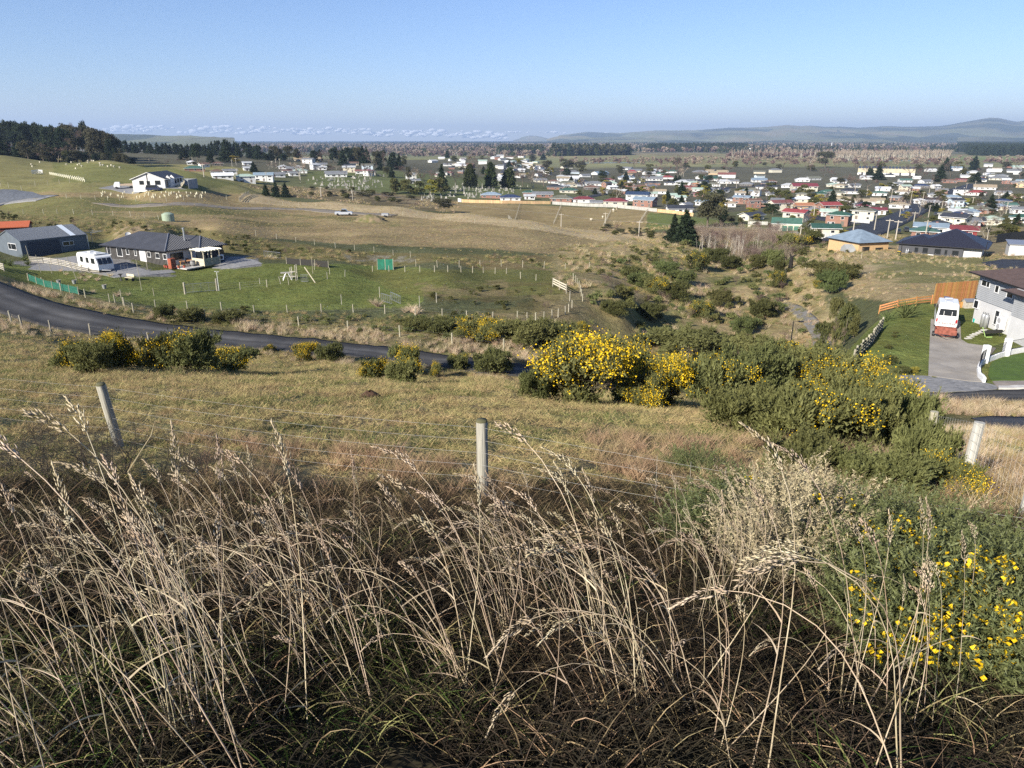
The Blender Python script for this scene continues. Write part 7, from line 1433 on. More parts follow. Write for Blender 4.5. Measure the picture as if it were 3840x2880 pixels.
# ------------------------------------------------------------------ the town: houses read off the photograph
ZA = lambda x, y: (2700 + x / 2.228, 660 + y / 2.228); ZB = lambda x, y: (3270 + x / 2.228, 620 + y / 2.228)
ZC = lambda x, y: (2130 + x / 2.048, 620 + y / 2.048); ZD = lambda x, y: (1640 + x / 2.268, 540 + y / 2.268); ZE = lambda x, y: (700 + x / 2.117, 540 + y / 2.117)
SCZ = {'A': (ZA, 2.228), 'B': (ZB, 2.228), 'C': (ZC, 2.048), 'D': (ZD, 2.268), 'E': (ZE, 2.117)}
HL = [  # zoom, x, base y, width, turn, wall, roof, shape, storeys
 ('A',290,368,200,50,'cream','charcoal','gable',1),('A',605,388,215,-25,'cream','red','gable',2),('A',522,290,200,32,'cream','rust red','gable',2),('A',712,282,200,30,'tan','orange','gable',1),('A',925,312,200,35,'brick','red','gable',2),('A',968,420,200,-14,'brick','dark green','hip',2),('A',885,494,230,12,'cream','dark green','gable',1),
 ('A',170,235,150,-20,'brick','blue grey','gable',2),('A',292,268,115,22,'brick','brown','gable',2),('A',245,168,170,-10,'white','olive','hip',2),('A',388,112,170,4,'white','charcoal','hip',1),('A',450,165,130,0,'white','grey','hip',1),('A',45,132,90,45,'white','charcoal','gable',1),('A',712,128,220,15,'cream','maroon','gable',2),('A',915,157,150,5,'white','green','hip',1),('A',1082,150,165,-5,'white','charcoal','hip',1),('A',1032,222,150,5,'white','tan','gable',1),('A',1212,242,150,5,'white','tan','gable',1),('A',1185,372,190,-15,'cream','olive','hip',2),('A',1190,285,110,5,'cream','maroon','hip',1),('A',580,98,130,0,'white','pale grey','hip',1),('A',330,52,130,10,'white','blue grey','gable',1),('A',425,62,90,5,'brick','brown','hip',1),('A',690,48,120,8,'white','white','hip',1),('A',1005,62,110,10,'white','grey','gable',1),('A',1225,28,110,5,'white','pale grey','gable',1),('A',215,85,110,-10,'dark','grey','hip',1),('A',100,62,110,5,'white','grey','gable',1),('A',690,175,90,10,'buff','olive','hip',1),('A',840,175,130,0,'dark','dark green','hip',1),('A',690,222,170,5,'buff','white','hip',1),
 ('C',120,288,165,4,'white','maroon','hip',1),('C',215,315,75,0,'buff','grey','gable',1),('C',362,306,195,-4,'cream','maroon','hip',1),('C',525,275,180,-12,'white','navy','gable',2),('C',572,320,180,-22,'brick','blue grey','gable',2),('C',640,240,100,5,'white','pale green','gable',1),('C',862,366,195,12,'white','charcoal','gable',1),('C',915,330,100,62,'white','grey','gable',1),('C',800,252,70,15,'cream','pale green','gable',1),('C',868,270,72,15,'white','pale green','gable',1),('C',1000,242,70,5,'brick','red','hip',1),('C',878,162,112,3,'white','pale grey','hip',2),('C',782,152,88,0,'white','charcoal','hip',1),('C',652,152,120,5,'brick','charcoal','hip',1),('C',562,188,130,0,'brick','brown','hip',1),('C',460,165,100,0,'brick','brown','hip',1),('C',318,155,112,0,'white','pale green','hip',1),('C',205,158,140,4,'white','grey','hip',1),('C',95,142,112,0,'white','charcoal','hip',1),('C',20,142,60,0,'cream','olive','hip',1),('C',310,128,100,8,'white','rust red','hip',1),('C',452,108,130,6,'white','blue grey','hip',1),('C',508,135,100,4,'white','charcoal','hip',1),('C',648,118,170,8,'white','grey','gable',1),('C',762,106,90,0,'white','red','hip',1),('C',1110,118,130,4,'white','dark green','gable',1),('C',1220,98,130,5,'white','rust red','gable',2),('C',1035,104,82,55,'white','white','gable',1),('C',1145,72,130,0,'tan','tan','gable',1),('C',715,78,90,5,'white','green','hip',1),('C',795,58,84,4,'white','green','gable',1),('C',492,58,72,0,'brick','red','hip',1),('C',262,72,150,50,'white','blue grey','gable',1),('C',140,90,92,30,'white','grey','gable',1),('C',40,118,82,20,'white','white','gable',1),('C',1088,208,112,0,'white','grey','hip',1),('C',1196,210,92,45,'white','charcoal','gable',1),('C',1118,162,100,0,'white','olive','hip',1),('C',1200,140,110,6,'white','pale grey','hip',1),('C',915,190,110,0,'brick','rust red','hip',1),('C',975,162,60,0,'brick','orange','hip',1),('C',700,220,100,0,'white','tan','gable',1),('C',1010,62,100,0,'dark','grey','hip',1),('C',680,50,90,5,'white','pale grey','hip',1),('C',180,190,110,0,'dark','brown','hip',1),
 ('D',455,462,166,-4,'brick','blue grey','hip',1),('D',622,486,176,2,'white','navy','hip',1),('D',898,456,170,4,'brick','grey','gable',1),('D',782,438,112,0,'brick','dark green','hip',1),('D',1052,492,190,-5,'brick','olive','hip',1),('D',1118,418,150,4,'cream','dark green','hip',1),('D',1002,388,140,0,'brick','charcoal','hip',1),('D',1088,352,122,0,'white','olive','hip',1),('D',1210,342,112,0,'white','charcoal','hip',1),('D',1150,304,120,12,'white','white','gable',1),('D',985,336,90,0,'white','brown','hip',1),('D',868,276,62,45,'white','grey','gable',1),('D',1052,290,76,0,'white','pale grey','hip',1),('D',1090,240,90,0,'dark','rust red','hip',1),('D',785,472,60,0,'white','pale grey','gable',1),
 ('E',290,278,155,4,'white','white','gable',1),('E',478,308,150,8,'white','pale green','hip',2),('E',612,296,150,-6,'white','blue grey','gable',2),('E',728,264,120,10,'white','grey','gable',1),('E',350,238,104,8,'white','grey','gable',1),('E',242,242,92,0,'dark','brown','hip',1),('E',148,184,84,20,'white','brown','gable',1),('E',248,176,80,0,'dark','brown','hip',1),('E',40,166,66,0,'white','white','hip',1),('E',66,218,150,0,'brick','green','hip',1),('E',500,214,92,10,'white','pale grey','gable',1),('E',848,214,112,5,'grey','grey','gable',1),('E',905,232,100,0,'white','pale green','hip',1),('E',960,138,260,0,'buff','buff' if False else 'tan','gable',1),('E',1190,262,170,5,'white','grey','gable',1),('E',1245,170,80,0,'white','charcoal','gable',1),('E',860,255,90,10,'white','grey','gable',1),
 ('B',150,95,84,5,'white','charcoal','hip',1),('B',285,142,112,22,'white','green','gable',1),('B',462,150,110,48,'white','grey','gable',1),('B',378,115,60,20,'white','white','gable',1),('B',222,170,72,40,'white','grey','gable',1),('B',540,192,82,50,'white','white','gable',1),('B',406,192,122,0,'dark','navy','hip',1),('B',650,148,112,10,'brick','brown','gable',1),('B',745,138,80,12,'brick','maroon','gable',1),('B',896,136,100,0,'white','navy','hip',1),('B',1070,124,165,4,'cream','grey','hip',1),('B',1020,56,112,5,'white','white','gable',1),('B',966,84,52,40,'white','white','gable',1),('B',848,66,72,0,'white','pale grey','hip',1),('B',498,52,92,30,'white','white','gable',1),('B',1242,186,66,0,'tan','tan','hip',2),('B',870,252,132,0,'white','red','hip',1),('B',1100,250,120,20,'white','grey','gable',1),('B',942,204,160,5,'white','tan','gable',1),('B',90,216,120,6,'white','white','gable',1),('B',60,255,110,0,'white','green','hip',1),('B',250,244,112,0,'white','tan','hip',1),('B',45,318,104,5,'cream','tan','gable',1),('B',222,360,140,0,'white','tan','hip',1),('B',498,338,150,28,'white','pale grey','gable',1),('B',398,322,96,4,'white','white','hip',1),('B',532,270,122,5,'white','grey','hip',1),('B',666,292,120,0,'grey','blue grey','hip',1),('B',722,348,132,4,'white','pale green','hip',1),('B',962,362,132,-4,'white','green','hip',1),('B',1158,364,120,30,'white','green','gable',1),('B',1088,326,120,0,'dark','navy','hip',1),('B',1240,405,90,20,'white','grey','gable',1),('B',1232,482,120,0,'white','dark green','hip',1),('B',880,405,222,4,'brick','olive','hip',1),('B',800,425,150,0,'pale blue','blue grey','hip',1),('B',722,460,170,4,'white','navy','hip',1),('B',662,532,210,-22,'cream','charcoal','gable',2),('B',566,548,170,6,'white','charcoal','hip',1),('B',482,574,230,2,'white','blue grey','gable',1),('B',430,616,196,2,'brick','green','hip',1),('B',762,602,120,2,'maroon','maroon','gable',1),('B',50,412,92,6,'white','maroon','gable',1),('B',1175,300,90,10,'brick','brown','gable',1),('B',1185,60,100,0,'white','grey','gable',1),('B',1240,20,80,0,'buff','pale grey','hip',1),('B',620,40,80,0,'white','pale green','gable',1),('B',705,425,80,0,'buff','pale grey','gable',1)]
HOUSES = []
def px_house(u, v, wpx, turn, wall, roof, typ, st, t0, t1, seed, group=None):
    p = at(u, v, t0, t1); d = proj(p)[2]; W_ = wpx / F * d; a = R(turn); L_ = W_ / (abs(math.cos(a)) + .62 * abs(math.sin(a))); L_ = min(max(L_, 6), 26); D_ = min(max(L_ * .62, 5), 10.5)
    rz = -math.atan2(p.x, p.y) + a; off = Vector((math.sin(-rz) * -1, math.cos(rz), 0)) * D_ * .5
    p2 = p + Vector((-math.sin(rz), math.cos(rz), 0)) * D_ * .5 * math.cos(a); z = p.z
    for q in HOUSES:
        if (q['p'] - p2).length < (q['L'] + L_) * .33 and group is not None: return None
    e = house(Vector((p2.x, p2.y, z + .05)), rz, L_, D_, st, typ, wall, roof, d < 760, seed); e.scale = (1, 1, .72)
    HOUSES.append(dict(e=e, p=p2, L=L_, u=u, v=v, wall=wall, roof=roof, typ=typ, st=st, d=d, g=group)); return e
for i, (z_, x, y, w_, a_, wl, rf, ty, st) in enumerate(HL):
    if wl == 'buff' and rf == 'buff': rf = 'tan'
    fz, s = SCZ[z_]; u, v = fz(x, y); px_house(u, v, w_ / s, a_, wl, rf, ty, st, 190, 3000, i)
g_ = random.Random(77); WL = ['white'] * 9 + ['cream'] * 2 + ['brick'] * 2 + ['pale blue', 'buff', 'grey']; RF = ['white', 'pale grey', 'grey', 'grey', 'charcoal', 'charcoal', 'olive', 'tan', 'pale green', 'olive', 'blue grey', 'grey', 'brown']
def fill(poly, n, wpx, label, t0, t1, roofs=RF):
    us = [a for a, _ in poly]; vs = [b_ for _, b_ in poly]; k = 0; tries = 0
    while k < n and tries < n * 12:
        tries += 1; u = g_.uniform(min(us), max(us)); v = g_.uniform(min(vs), max(vs))
        if not inpoly(np.array([u]), np.array([v]), poly)[0]: continue
        w_ = g_.uniform(*wpx)
        if px_house(u, v, w_, g_.choice([-30, 0, 0, 5, 10, 30, 45]), g_.choice(WL), g_.choice(roofs), g_.choice(['gable', 'hip', 'gable']), g_.choice([1, 1, 1, 1, 1, 1, 2]), t0, t1, k, label): k += 1
fill([(1650, 585), (1720, 570), (1850, 568), (1960, 590), (2040, 620), (2060, 655), (1960, 668), (1800, 668), (1680, 650)], 62, (17, 32), 'the hill suburb', 400, 3000, ['white', 'pale grey', 'grey', 'charcoal', 'pale green', 'white', 'tan', 'grey', 'brown'])
fill([(2060, 630), (2500, 640), (2700, 640), (2900, 640), (3000, 660), (2900, 700), (2600, 690), (2200, 680)], 16, (40, 56), 'the far rows', 500, 3000)
fill([(3560, 628), (3840, 620), (3900, 700), (3700, 690), (3560, 660)], 18, (26, 46), 'the far right rows of the town', 500, 3000)
fill([(3000, 668), (3200, 680), (3270, 740), (3230, 790), (3050, 700)], 6, (44, 60), 'the rows below the warehouse', 300, 3000)
fill([(1300, 610), (1640, 600), (1700, 660), (1640, 700), (1300, 660)], 14, (26, 44), 'the streets behind the cemetery', 400, 3000, ['grey', 'charcoal', 'pale grey', 'rust red', 'brown', 'olive'])
fill([(900, 612), (1250, 606), (1300, 655), (1000, 680), (960, 640)], 8, (30, 48), 'the gardens of the hillside suburb', 400, 3000, ['grey', 'charcoal', 'pale grey', 'brown', 'olive', 'white'])
fill([(1700, 668), (2300, 680), (2300, 700), (2120, 712), (2050, 690)], 6, (40, 54), 'the rows behind the bare birches', 400, 3000)
fill([(2150, 690), (2700, 680), (3100, 690), (3270, 760), (3200, 820), (2800, 800), (2400, 745), (2150, 735)], 22, (34, 48), 'the middle of the town', 250, 3000)
fill([(3300, 700), (3840, 700), (3840, 860), (3560, 860), (3420, 820)], 18, (34, 50), 'the streets on the right', 230, 3000)
# labels: look first, then the nearest landmark, then order from the left
LM = [('the green roofed garage block', 2938, 868), ('the big gum tree', 2652, 852), ('the wide street', 3300, 840), ('the long warehouse', 3385, 645), ('the cemetery', 1900, 712), ('the maroon roofed bungalows', 2250, 762), ('the dark pines', 2560, 915), ('the steep hill street', 1900, 635), ('the dark round tree on the flats', 3094, 628), ('the bare twiggy tree', 3700, 908), ('the black fence', 3800, 905), ('the hillside suburb pines', 850, 600), ('the dormer house', 1100, 640), ('the yellow conifer', 3078, 766), ('the right edge of town', 3830, 720), ('the golden tree', 2490, 770), ('the river flats', 2750, 640), ('the far street corner', 3500, 750)]
def place(u, v):
    nm, lu, lv = min(LM, key=lambda q: math.hypot(q[1] - u, (q[2] - v) * 2.2)); du, dv = u - lu, v - lv
    rel = ('right of' if du > 0 else 'left of') if abs(du) > abs(dv) * 2 else ('behind' if dv < 0 else 'in front of'); return rel + ' ' + nm
WD = {'brick': 'red brick', 'dark': 'dark walled', 'tan': 'tan brick'}
byl = {}
for h_ in HOUSES:
    s = ('two storey ' if h_['st'] == 2 else '') + WD.get(h_['wall'], h_['wall']) + ' house with ' + h_['roof'] + (' gabled roof ' if h_['typ'] == 'gable' else ' hipped roof '); h_['l'] = s + place(h_['u'], h_['v']); byl.setdefault(h_['l'], []).append(h_)
ORD = ['leftmost', 'second from the left', 'third from the left', 'fourth from the left', 'fifth from the left', 'sixth from the left', 'seventh from the left', 'eighth from the left']
for k, L_ in byl.items():
    L_.sort(key=lambda q: q['u'])
    for h_ in L_: h_['e']['label'] = k
    for h_ in L_: h_['e']['category'] = 'house'; h_['e']['group'] = 'houses of the town in the valley'
# green-doored garage block
p = at(2938, 869, 150, 500); d = proj(p)[2]; f = Frame(at(2890, 872, 150, 500), 0, 'garage', 'cream garage block with a green roof and three green doors', 'garage'); LG = 105 / F * d
f.e.rotation_euler.z = -math.atan2(p.x, p.y) - .02; gable_walls(MB(), 0, LG, 0, 7, -1, 2.8, 1.6, 0, True, .2).obj('wall', wall_m('cream'), f.e); hip_roof(MB(), 0, LG, 0, 7, 2.8, 1.6, .25, 0, True).obj('roof', [roof_m('green'), m_white], f.e)
for k in range(3): MB().box((LG * (.45 + k * .2), -.04, 1.15), (LG * .165, .06, 2.3)).obj('roller_door', mat('door_green', (.04, .16, .11), .6), f.e)
# warehouse with pale walls and saw-tooth glazing
p = at(3215, 655, 500, 1500); d = proj(p)[2]; an = -math.atan2(p.x, p.y); e = empty('warehouse', p, an, 'long low tan warehouse with a row of dark roof lights near the river', 'warehouse'); LW_ = 190 / F * d; Hh = 8.5
MB().box((LW_ / 2, 12, Hh / 2 - 1), (LW_, 24, Hh)).obj('wall', mat('warehouse_tan', (.46, .41, .29), .8, var=.08, scale=.2), e); MB().box((LW_ / 2, -.1, .6), (LW_, .3, 3.4)).obj('lower_wall', m_white, e)
for k in range(17): MB().prism([(0, Hh - 1), (9, Hh + 1.6), (9.2, Hh - 1)], k * LW_ / 17 + .8, (k + 1) * LW_ / 17 - .8).obj('roof_light', mat('dark_roof_light', (.05, .06, .08), .3), e)
for k in range(6): MB().box((LW_ * (k + .5) / 6, -.3, 1.6), (2.2, .3, 3.2)).obj('bay_door', m_roofC, e)
p = at(3540, 655, 500, 1500)
# fences and walls at the edge of the town
m_newp = mat('new_paling', (.62, .42, .22), .85, rnd=.12); m_greyp = mat('grey_paling', (.42, .41, .37), .9, rnd=.12); m_wwall = mat('white_fence', (.70, .70, .68), .8, rnd=.05)
paling('bright new timber paling fence along the top of the brown field', [ZD(215, 497), ZD(560, 506), ZD(980, 512)], 1.6, .9, m_newp, t0=250)
paling('white painted fence panel at the left end of the new paling fence', [ZD(180, 490), ZD(215, 496)], 1.7, .9, m_wwall, t0=250)
paling('grey paling fence below the maroon roofed bungalows', [ZD(985, 514), ZC(180, 318), ZC(345, 322), ZC(520, 340), ZC(690, 358)], 1.6, 1.0, m_greyp, t0=230)
paling('new tan paling fence below the white verandah house', [ZC(690, 360), ZC(830, 375), ZC(965, 392)], 1.5, .9, m_newp, t0=230)
paling('grey garden fence in front of the brick and cream house', [ZA(800, 522), ZA(960, 525), ZA(1090, 530)], 1.5, .8, m_greyp, t0=180)
paling('pale garden wall along the curving side street', [ZA(1090, 385), ZA(1180, 395), ZA(1270, 405)], 1.2, 1.2, m_wwall, t0=180, name='garden_wall')
paling('grey fence behind the sheep paddock near the gum tree', [ZA(240, 405), ZA(420, 410)], 1.2, 1.0, m_greyp, t0=180)
paling('pale picket fence on the corner by the wide street', [ZB(235, 420), ZB(330, 385)], 1.6, .9, m_wwall, t0=200)
paling('black stepped fence at the right behind the charcoal house', [ZB(1040, 648), ZB(1150, 632), ZB(1290, 618)], 2.2, .8, mat('black_fence', (.02, .022, .025), .7), t0=150)
for u0, v0, u1, v1, lb in [(2445, 770 - 6, 2400, 835, 'thin wire fence line furthest right across the brown field'), (2292, 790, 2262, 850, 'thin wire fence line second from the right across the brown field'), (2105, 772, 2075, 842, 'thin wire fence line in the middle of the brown field'), (1950, 765, 1905, 822, 'thin wire fence line furthest left across the brown field')]:
    fence(lb, [at(u0, v0, 230), at(u1, v1, 200)], 3.0, 1.1, .07, (.4, .8), m_post, wr=.02)
# poles
def power_pole(u, vb, vt, label, group=None, t0=150, arms=1, m=None):
    p = at(u, vb, t0); d = proj(p)[2]; h = pt(u, vt, d)[2] - p.z; h = min(max(h, 5), 13); e = empty('power_pole', p, 0, label, 'power pole', group); a = random.uniform(-.5, .5)
    MB().tube([(0, 0, -.5), (0, 0, h)], [.17, .12], 6).obj('pole', m or mat('pole_wood', (.42, .38, .31), .9, rnd=.15), e)
    for k in range(arms): MB().box((0, 0, h - .4 - k * .9), (1.9, .12, .14)).obj('crossarm', mat('pole_wood', (.42, .38, .31)), e, rot=a)
    return e, Vector((p.x, p.y, p.z + h - .3))
tops = {}
for nm, pl in {'B': [(195, 625, 485), (125, 610, 545), (340, 520, 412), (470, 435, 345), (320, 318, 210), (155, 310, 195), (415, 345, 220), (590, 245, 190), (690, 235, 180), (785, 205, 145), (390, 265, 190), (292, 280, 225), (475, 240, 178), (495, 170, 120), (835, 345, 285), (578, 385, 315), (228, 435, 360), (18, 545, 455), (860, 180, 130), (1118, 405, 350), (440, 620, 560), (655, 590, 535), (685, 385, 300)],
               'A': [(658, 592, 450), (1102, 530, 432), (945, 160, 65), (1122, 165, 80), (1225, 170, 125), (410, 100, 40), (55, 85, 20), (137, 100, 40), (780, 355, 270)], 'C': [(543, 545, 450), (285, 460, 440), (190, 100, 50), (1215, 160, 90), (985, 160, 110)], 'E': [(138, 262, 190), (394, 170, 110), (45, 135, 95), (636, 305, 222), (679, 190, 135), (712, 190, 115), (742, 190, 115), (984, 175, 130), (362, 180, 130), (402, 262, 200), (1066, 420, 360)], 'D': [(797, 240, 190), (815, 240, 192), (855, 242, 196), (916, 240, 198), (962, 245, 200), (730, 235, 185), (1046, 300, 240)]}.items():
    for i, (x, y, y2) in enumerate(pl):
        u, v = SCZ[nm][0](x, y); u2, vt = SCZ[nm][0](x, y2); e, tp_ = power_pole(u, v, vt, 'pale wooden power pole ' + place(u, v), 'power poles of the town'); tops[(nm, i)] = tp_
def wire(label, pts, sag=.6, r=.018):
    P_ = []
    for a, b_ in zip(pts[:-1], pts[1:]):
        for k in range(9): f_ = k / 8; q = a.lerp(b_, f_); q.z -= sag * 4 * f_ * (1 - f_); P_.append(tuple(q))
    o = link('power_line', MB().tube(P_, r, 3, cap=False).mesh('power_line', m_wire)); setp(o, label, 'power line')
e, t1_ = power_pole(2104, 850, 817, 'single wooden power pole on the brown field behind the ridge', None, 180); e, t2_ = power_pole(2396, 884, 850, 'wooden power pole left of the dark pines', None, 180); e, t3_ = power_pole(1205, 738, 700, 'wooden power pole in the dry hollow', None, 250); e, t4_ = power_pole(1323, 752, 722, 'second wooden power pole in the dry hollow', None, 250)
wire('sagging power line over the brown field behind the ridge', [t4_, t1_, t2_, tops[('A', 0)]], .8, .03); wire('power line along the wide street', [tops[('B', 0)], tops[('B', 2)], tops[('B', 3)], tops[('B', 9)]], .8, .03)
for u, vb, vt, lb in [(322, 600, 560, 'thin power pole at the far left wood'), (372, 598, 564, 'leaning power pole below the left wood'), (400, 600, 572, 'short power pole below the left wood')]: power_pole(u, vb, vt, lb, None, 300)
# parked cars
for i, (z_, x, y, rz, col, lb) in enumerate([('B', 530, 420, .5, (.05, .05, .055), 'black car parked on the corner above the grey wall'), ('B', 285, 555, 1.0, (.03, .03, .035), 'dark car parked below the blue grey roofed house'), ('B', 215, 572, .9, (.02, .02, .025), 'black car nearest the tan house roof'), ('B', 355, 520, .9, (.04, .045, .05), 'dark car half hidden by the shrubs by the street'), ('A', 1228, 520, 1.2, (.015, .015, .02), 'black car at the foot of the wide street'), ('B', 715, 228, .4, (.02, .02, .03), 'dark car far up the wide street'), ('B', 752, 218, .5, (.55, .55, .55), 'white car far up the wide street'), ('B', 368, 320, 0, (.12, .02, .02), 'dark red car beside the white flat roofed house'), ('B', 630, 358, 0, (.7, .7, .7), 'white car in the drive of the green roofed house'), ('B', 1035, 385, .3, (.6, .6, .6), 'white car by the orange fence in town')]):
    u, v = SCZ[z_][0](x, y); car(lb, at(u, v, 150) + Vector((0, 0, .25)), R(90) - R(32) + rz * .1, col).scale = (.8, .8, .8)
# cemetery: headstones share a few meshes
m_stone = mat('headstone', (.38, .36, .31), .85, col2=(.30, .29, .25), scale=2, rnd=.3)
HS = [MB().box((0, 0, .1), (.9, .5, .25)).box((0, 0, .75), (.65, .18, 1.1)).mesh('headstone', m_stone), MB().box((0, 0, .2), (.8, .8, .4)).box((0, 0, .6), (.5, .5, .5)).tube([(0, 0, .8), (0, 0, 2.6)], [.2, .09], 4).mesh('headstone', m_stone), MB().box((0, 0, .15), (.7, .6, .35)).box((0, 0, .9), (.16, .14, 1.4)).box((0, 0, 1.25), (.7, .13, .15)).mesh('headstone', m_stone), MB().box((0, 0, .12), (2.0, 1.0, .3)).box((0, .35, .6), (.7, .14, .9)).mesh('headstone', m_stone)]
g_ = random.Random(8); k = 0
CEM = [([(1220, 655), (1440, 655), (1450, 700), (1330, 728), (1200, 700), (1150, 680)], 110), ([(1720, 690), (1860, 690), (1990, 700), (1940, 720), (1880, 735), (1620, 755), (1560, 750), (1640, 715)], 150)]
for poly, n_ in CEM:
    us = [a for a, _ in poly]; vs = [b_ for _, b_ in poly]; j = 0
    while j < n_:
        u, v = g_.uniform(min(us), max(us)), g_.uniform(min(vs), max(vs)); j += 0
        if not inpoly(np.array([u]), np.array([v]), poly)[0]: continue
        j += 1; s = g_.choice([.7, .85, 1.0]) if g_.random() < .9 else 1.4; o = link('headstone', HS[g_.choice([0, 0, 3, 3, 1, 2])], None, at(u, v, 300, 900), g_.uniform(-.3, .3) + .3, s); setp(o, 'weathered pale headstone among the rows of the old cemetery', 'headstone', 'headstones of the cemetery')
for u, v, h_, lb in [(1671, 712, 32, 'tallest pale obelisk beside the yellow green hedge tree'), (1708, 712, 26, 'tall dark based monument right of the obelisk'), (1735, 716, 18, 'square topped stone monument in the second cemetery plot')]:
    p = at(u, v, 300, 900); s = h_ / F * proj(p)[2] / 2.6; setp(link('monument', HS[1], None, p, .3, s), lb, 'monument')
# sheep, plant guards
ms_ = mat('sheep_wool', (.60, .55, .42), .95, rnd=.1); sh = MB(); sh.lathe([(.01, -.5), (.24, -.42), (.32, -.15), (.32, .2), (.22, .42), (.01, .5)], 8)
sh.v = [(z, y, x + .62) for x, y, z in sh.v]; sh.tube([(.42, 0, .72), (.62, 0, .86), (.78, 0, .78)], [.12, .11, .06], 6); [sh.tube([(x, y, 0), (x, y, .5)], .045, 4) for x in (-.3, .3) for y in (-.13, .13)]; shm = sh.mesh('sheep', ms_)
SHP = [(250, 620, 3), (285, 636, 2), (300, 618, 3), (308, 627, 3), (345, 604, 3), (352, 607, 2), (376, 616, 3), (378, 624, 3), (387, 623, 3), (405, 628, 2), (418, 624, 2), (428, 628, 3), (450, 632, 3), (268, 612, 2), (292, 622, 2), (330, 606, 1), (118, 620, 2), (122, 628, 2), (150, 612, 2), (330, 613, 1)]
for i, (u, v, a) in enumerate(SHP): setp(link('sheep', shm, None, at(u, v, 200, 500), a * 1.3, .8), 'woolly sheep grazing on the green hillside left of the farmhouse', 'sheep', 'sheep on the left hillside')
for u, v, lb in [(2313, 786, 'large pale sheep by the fence post high on the brown field'), (2300, 794, 'sheep just below the large one by the post'), (2216, 828, 'sheep lying alone low on the brown field'), (2260, 818, 'small sheep standing near the middle fence line'), (2809, 855, 'sheep in the paddock beside the gum tree')]: setp(link('sheep', shm, None, at(u, v, 180, 600), u * .7, 1.6 if 'large' in lb else 1.1), lb, 'sheep')
gd_ = MB().tube([(0, 0, 0), (0, 0, .6)], [.13, .17], 6).mesh('plant_guard', mat('cream_sleeve', (.68, .64, .46), .7)); g_ = random.Random(2)
for i in range(64): u = g_.uniform(372, 775); v = g_.uniform(722, 744) ; setp(link('plant_guard', gd_, None, at(u, v, 150, 320), 0), 'small cream plant guard on the weedy slope below the farmhouse', 'plant guard', 'plant guards below the farmhouse')
for i in range(34): f_ = i / 33; u, v = (188 + f_ * 130, 654 + f_ * 22 + (i % 2) * 6 * f_); setp(link('plant_guard', gd_, None, at(u, v, 180, 340), 0, 1.5), 'cream plant guard in the curved row on the green hillside', 'plant guard', 'curved row of plant guards')
e = rails_px('short white board fence on the left hillside', [(120, 655), (145, 652), (175, 654)], 200, 340, (.4, .8, 1.2, 1.5), 1.7, 3.0, m_wwall, .2)
rails_px('dark timber sheep yard rails at the dry grass edge', [(898, 758), (915, 742), (938, 730)], 200, 340, (.4, .8, 1.2), 1.6, 3.0, m_post, .2)
# garden trees and hedges between the houses
TK = ['shrub', 'shrub', 'gum', 'bare', 'conifer', 'bare', 'golden', 'macrocarpa', 'shrub', 'birch']; TW = {'shrub': 'bushy dark green garden tree', 'gum': 'grey green garden tree', 'bare': 'bare purple garden tree', 'conifer': 'dark pointed conifer', 'golden': 'yellow green shrub', 'macrocarpa': 'dark spreading garden tree', 'birch': 'pale bare birch'}
def town_trees(poly, n, wpx, where, seed, kinds=TK, t0=200, asp=(.5, .9)):
    g = random.Random(seed); us = [a for a, _ in poly]; vs = [b_ for _, b_ in poly]; k = 0; tr = 0
    while k < n and tr < 40 * n:
        tr += 1; u, v = g.uniform(min(us), max(us)), g.uniform(min(vs), max(vs))
        if not inpoly(np.array([u]), np.array([v]), poly)[0]: continue
        p = at(u, v, t0, 3500)
        if any((q['p'] - p).length < q['L'] * .55 for q in HOUSES): continue
        kd = g.choice(kinds); w_ = g.uniform(*wpx) * 1.1; tree_px(kd, u, v, v - w_ * (g.uniform(*asp) if kd not in ('conifer', 'bare', 'birch') else g.uniform(1.0, 1.5)), w_, TW[kd] + ' ' + where, t0, 3500, group='garden trees ' + where); k += 1
town_trees([(2700, 720), (3270, 700), (3270, 800), (3100, 860), (2700, 850)], 64, (22, 46), 'among the houses above the green garages', 1)
town_trees([(3270, 700), (3840, 690), (3840, 900), (3560, 900), (3450, 860), (3270, 780)], 84, (18, 44), 'among the houses beside the wide street', 2)
town_trees([(2100, 660), (2700, 660), (2700, 780), (2500, 770), (2100, 730)], 84, (16, 38), 'among the houses in the middle of the town', 3)
town_trees([(1660, 590), (2060, 600), (2080, 660), (1700, 668)], 40, (14, 28), 'on the hill suburb', 4)
town_trees([(3000, 640), (3840, 630), (3840, 690), (3270, 700), (3000, 680)], 34, (24, 44), 'along the far side of the town', 5, ['bare', 'bare', 'shrub', 'gum', 'bare', 'conifer'])
town_trees([(2100, 632), (2900, 622), (3000, 650), (2500, 662), (2100, 660)], 26, (20, 40), 'at the back edge of the town', 6, ['bare', 'gum', 'shrub', 'bare'])
town_trees([(2990, 870), (3200, 860), (3220, 900), (3060, 905)], 6, (24, 40), 'by the corner of the side street', 7, ['shrub', 'golden'])
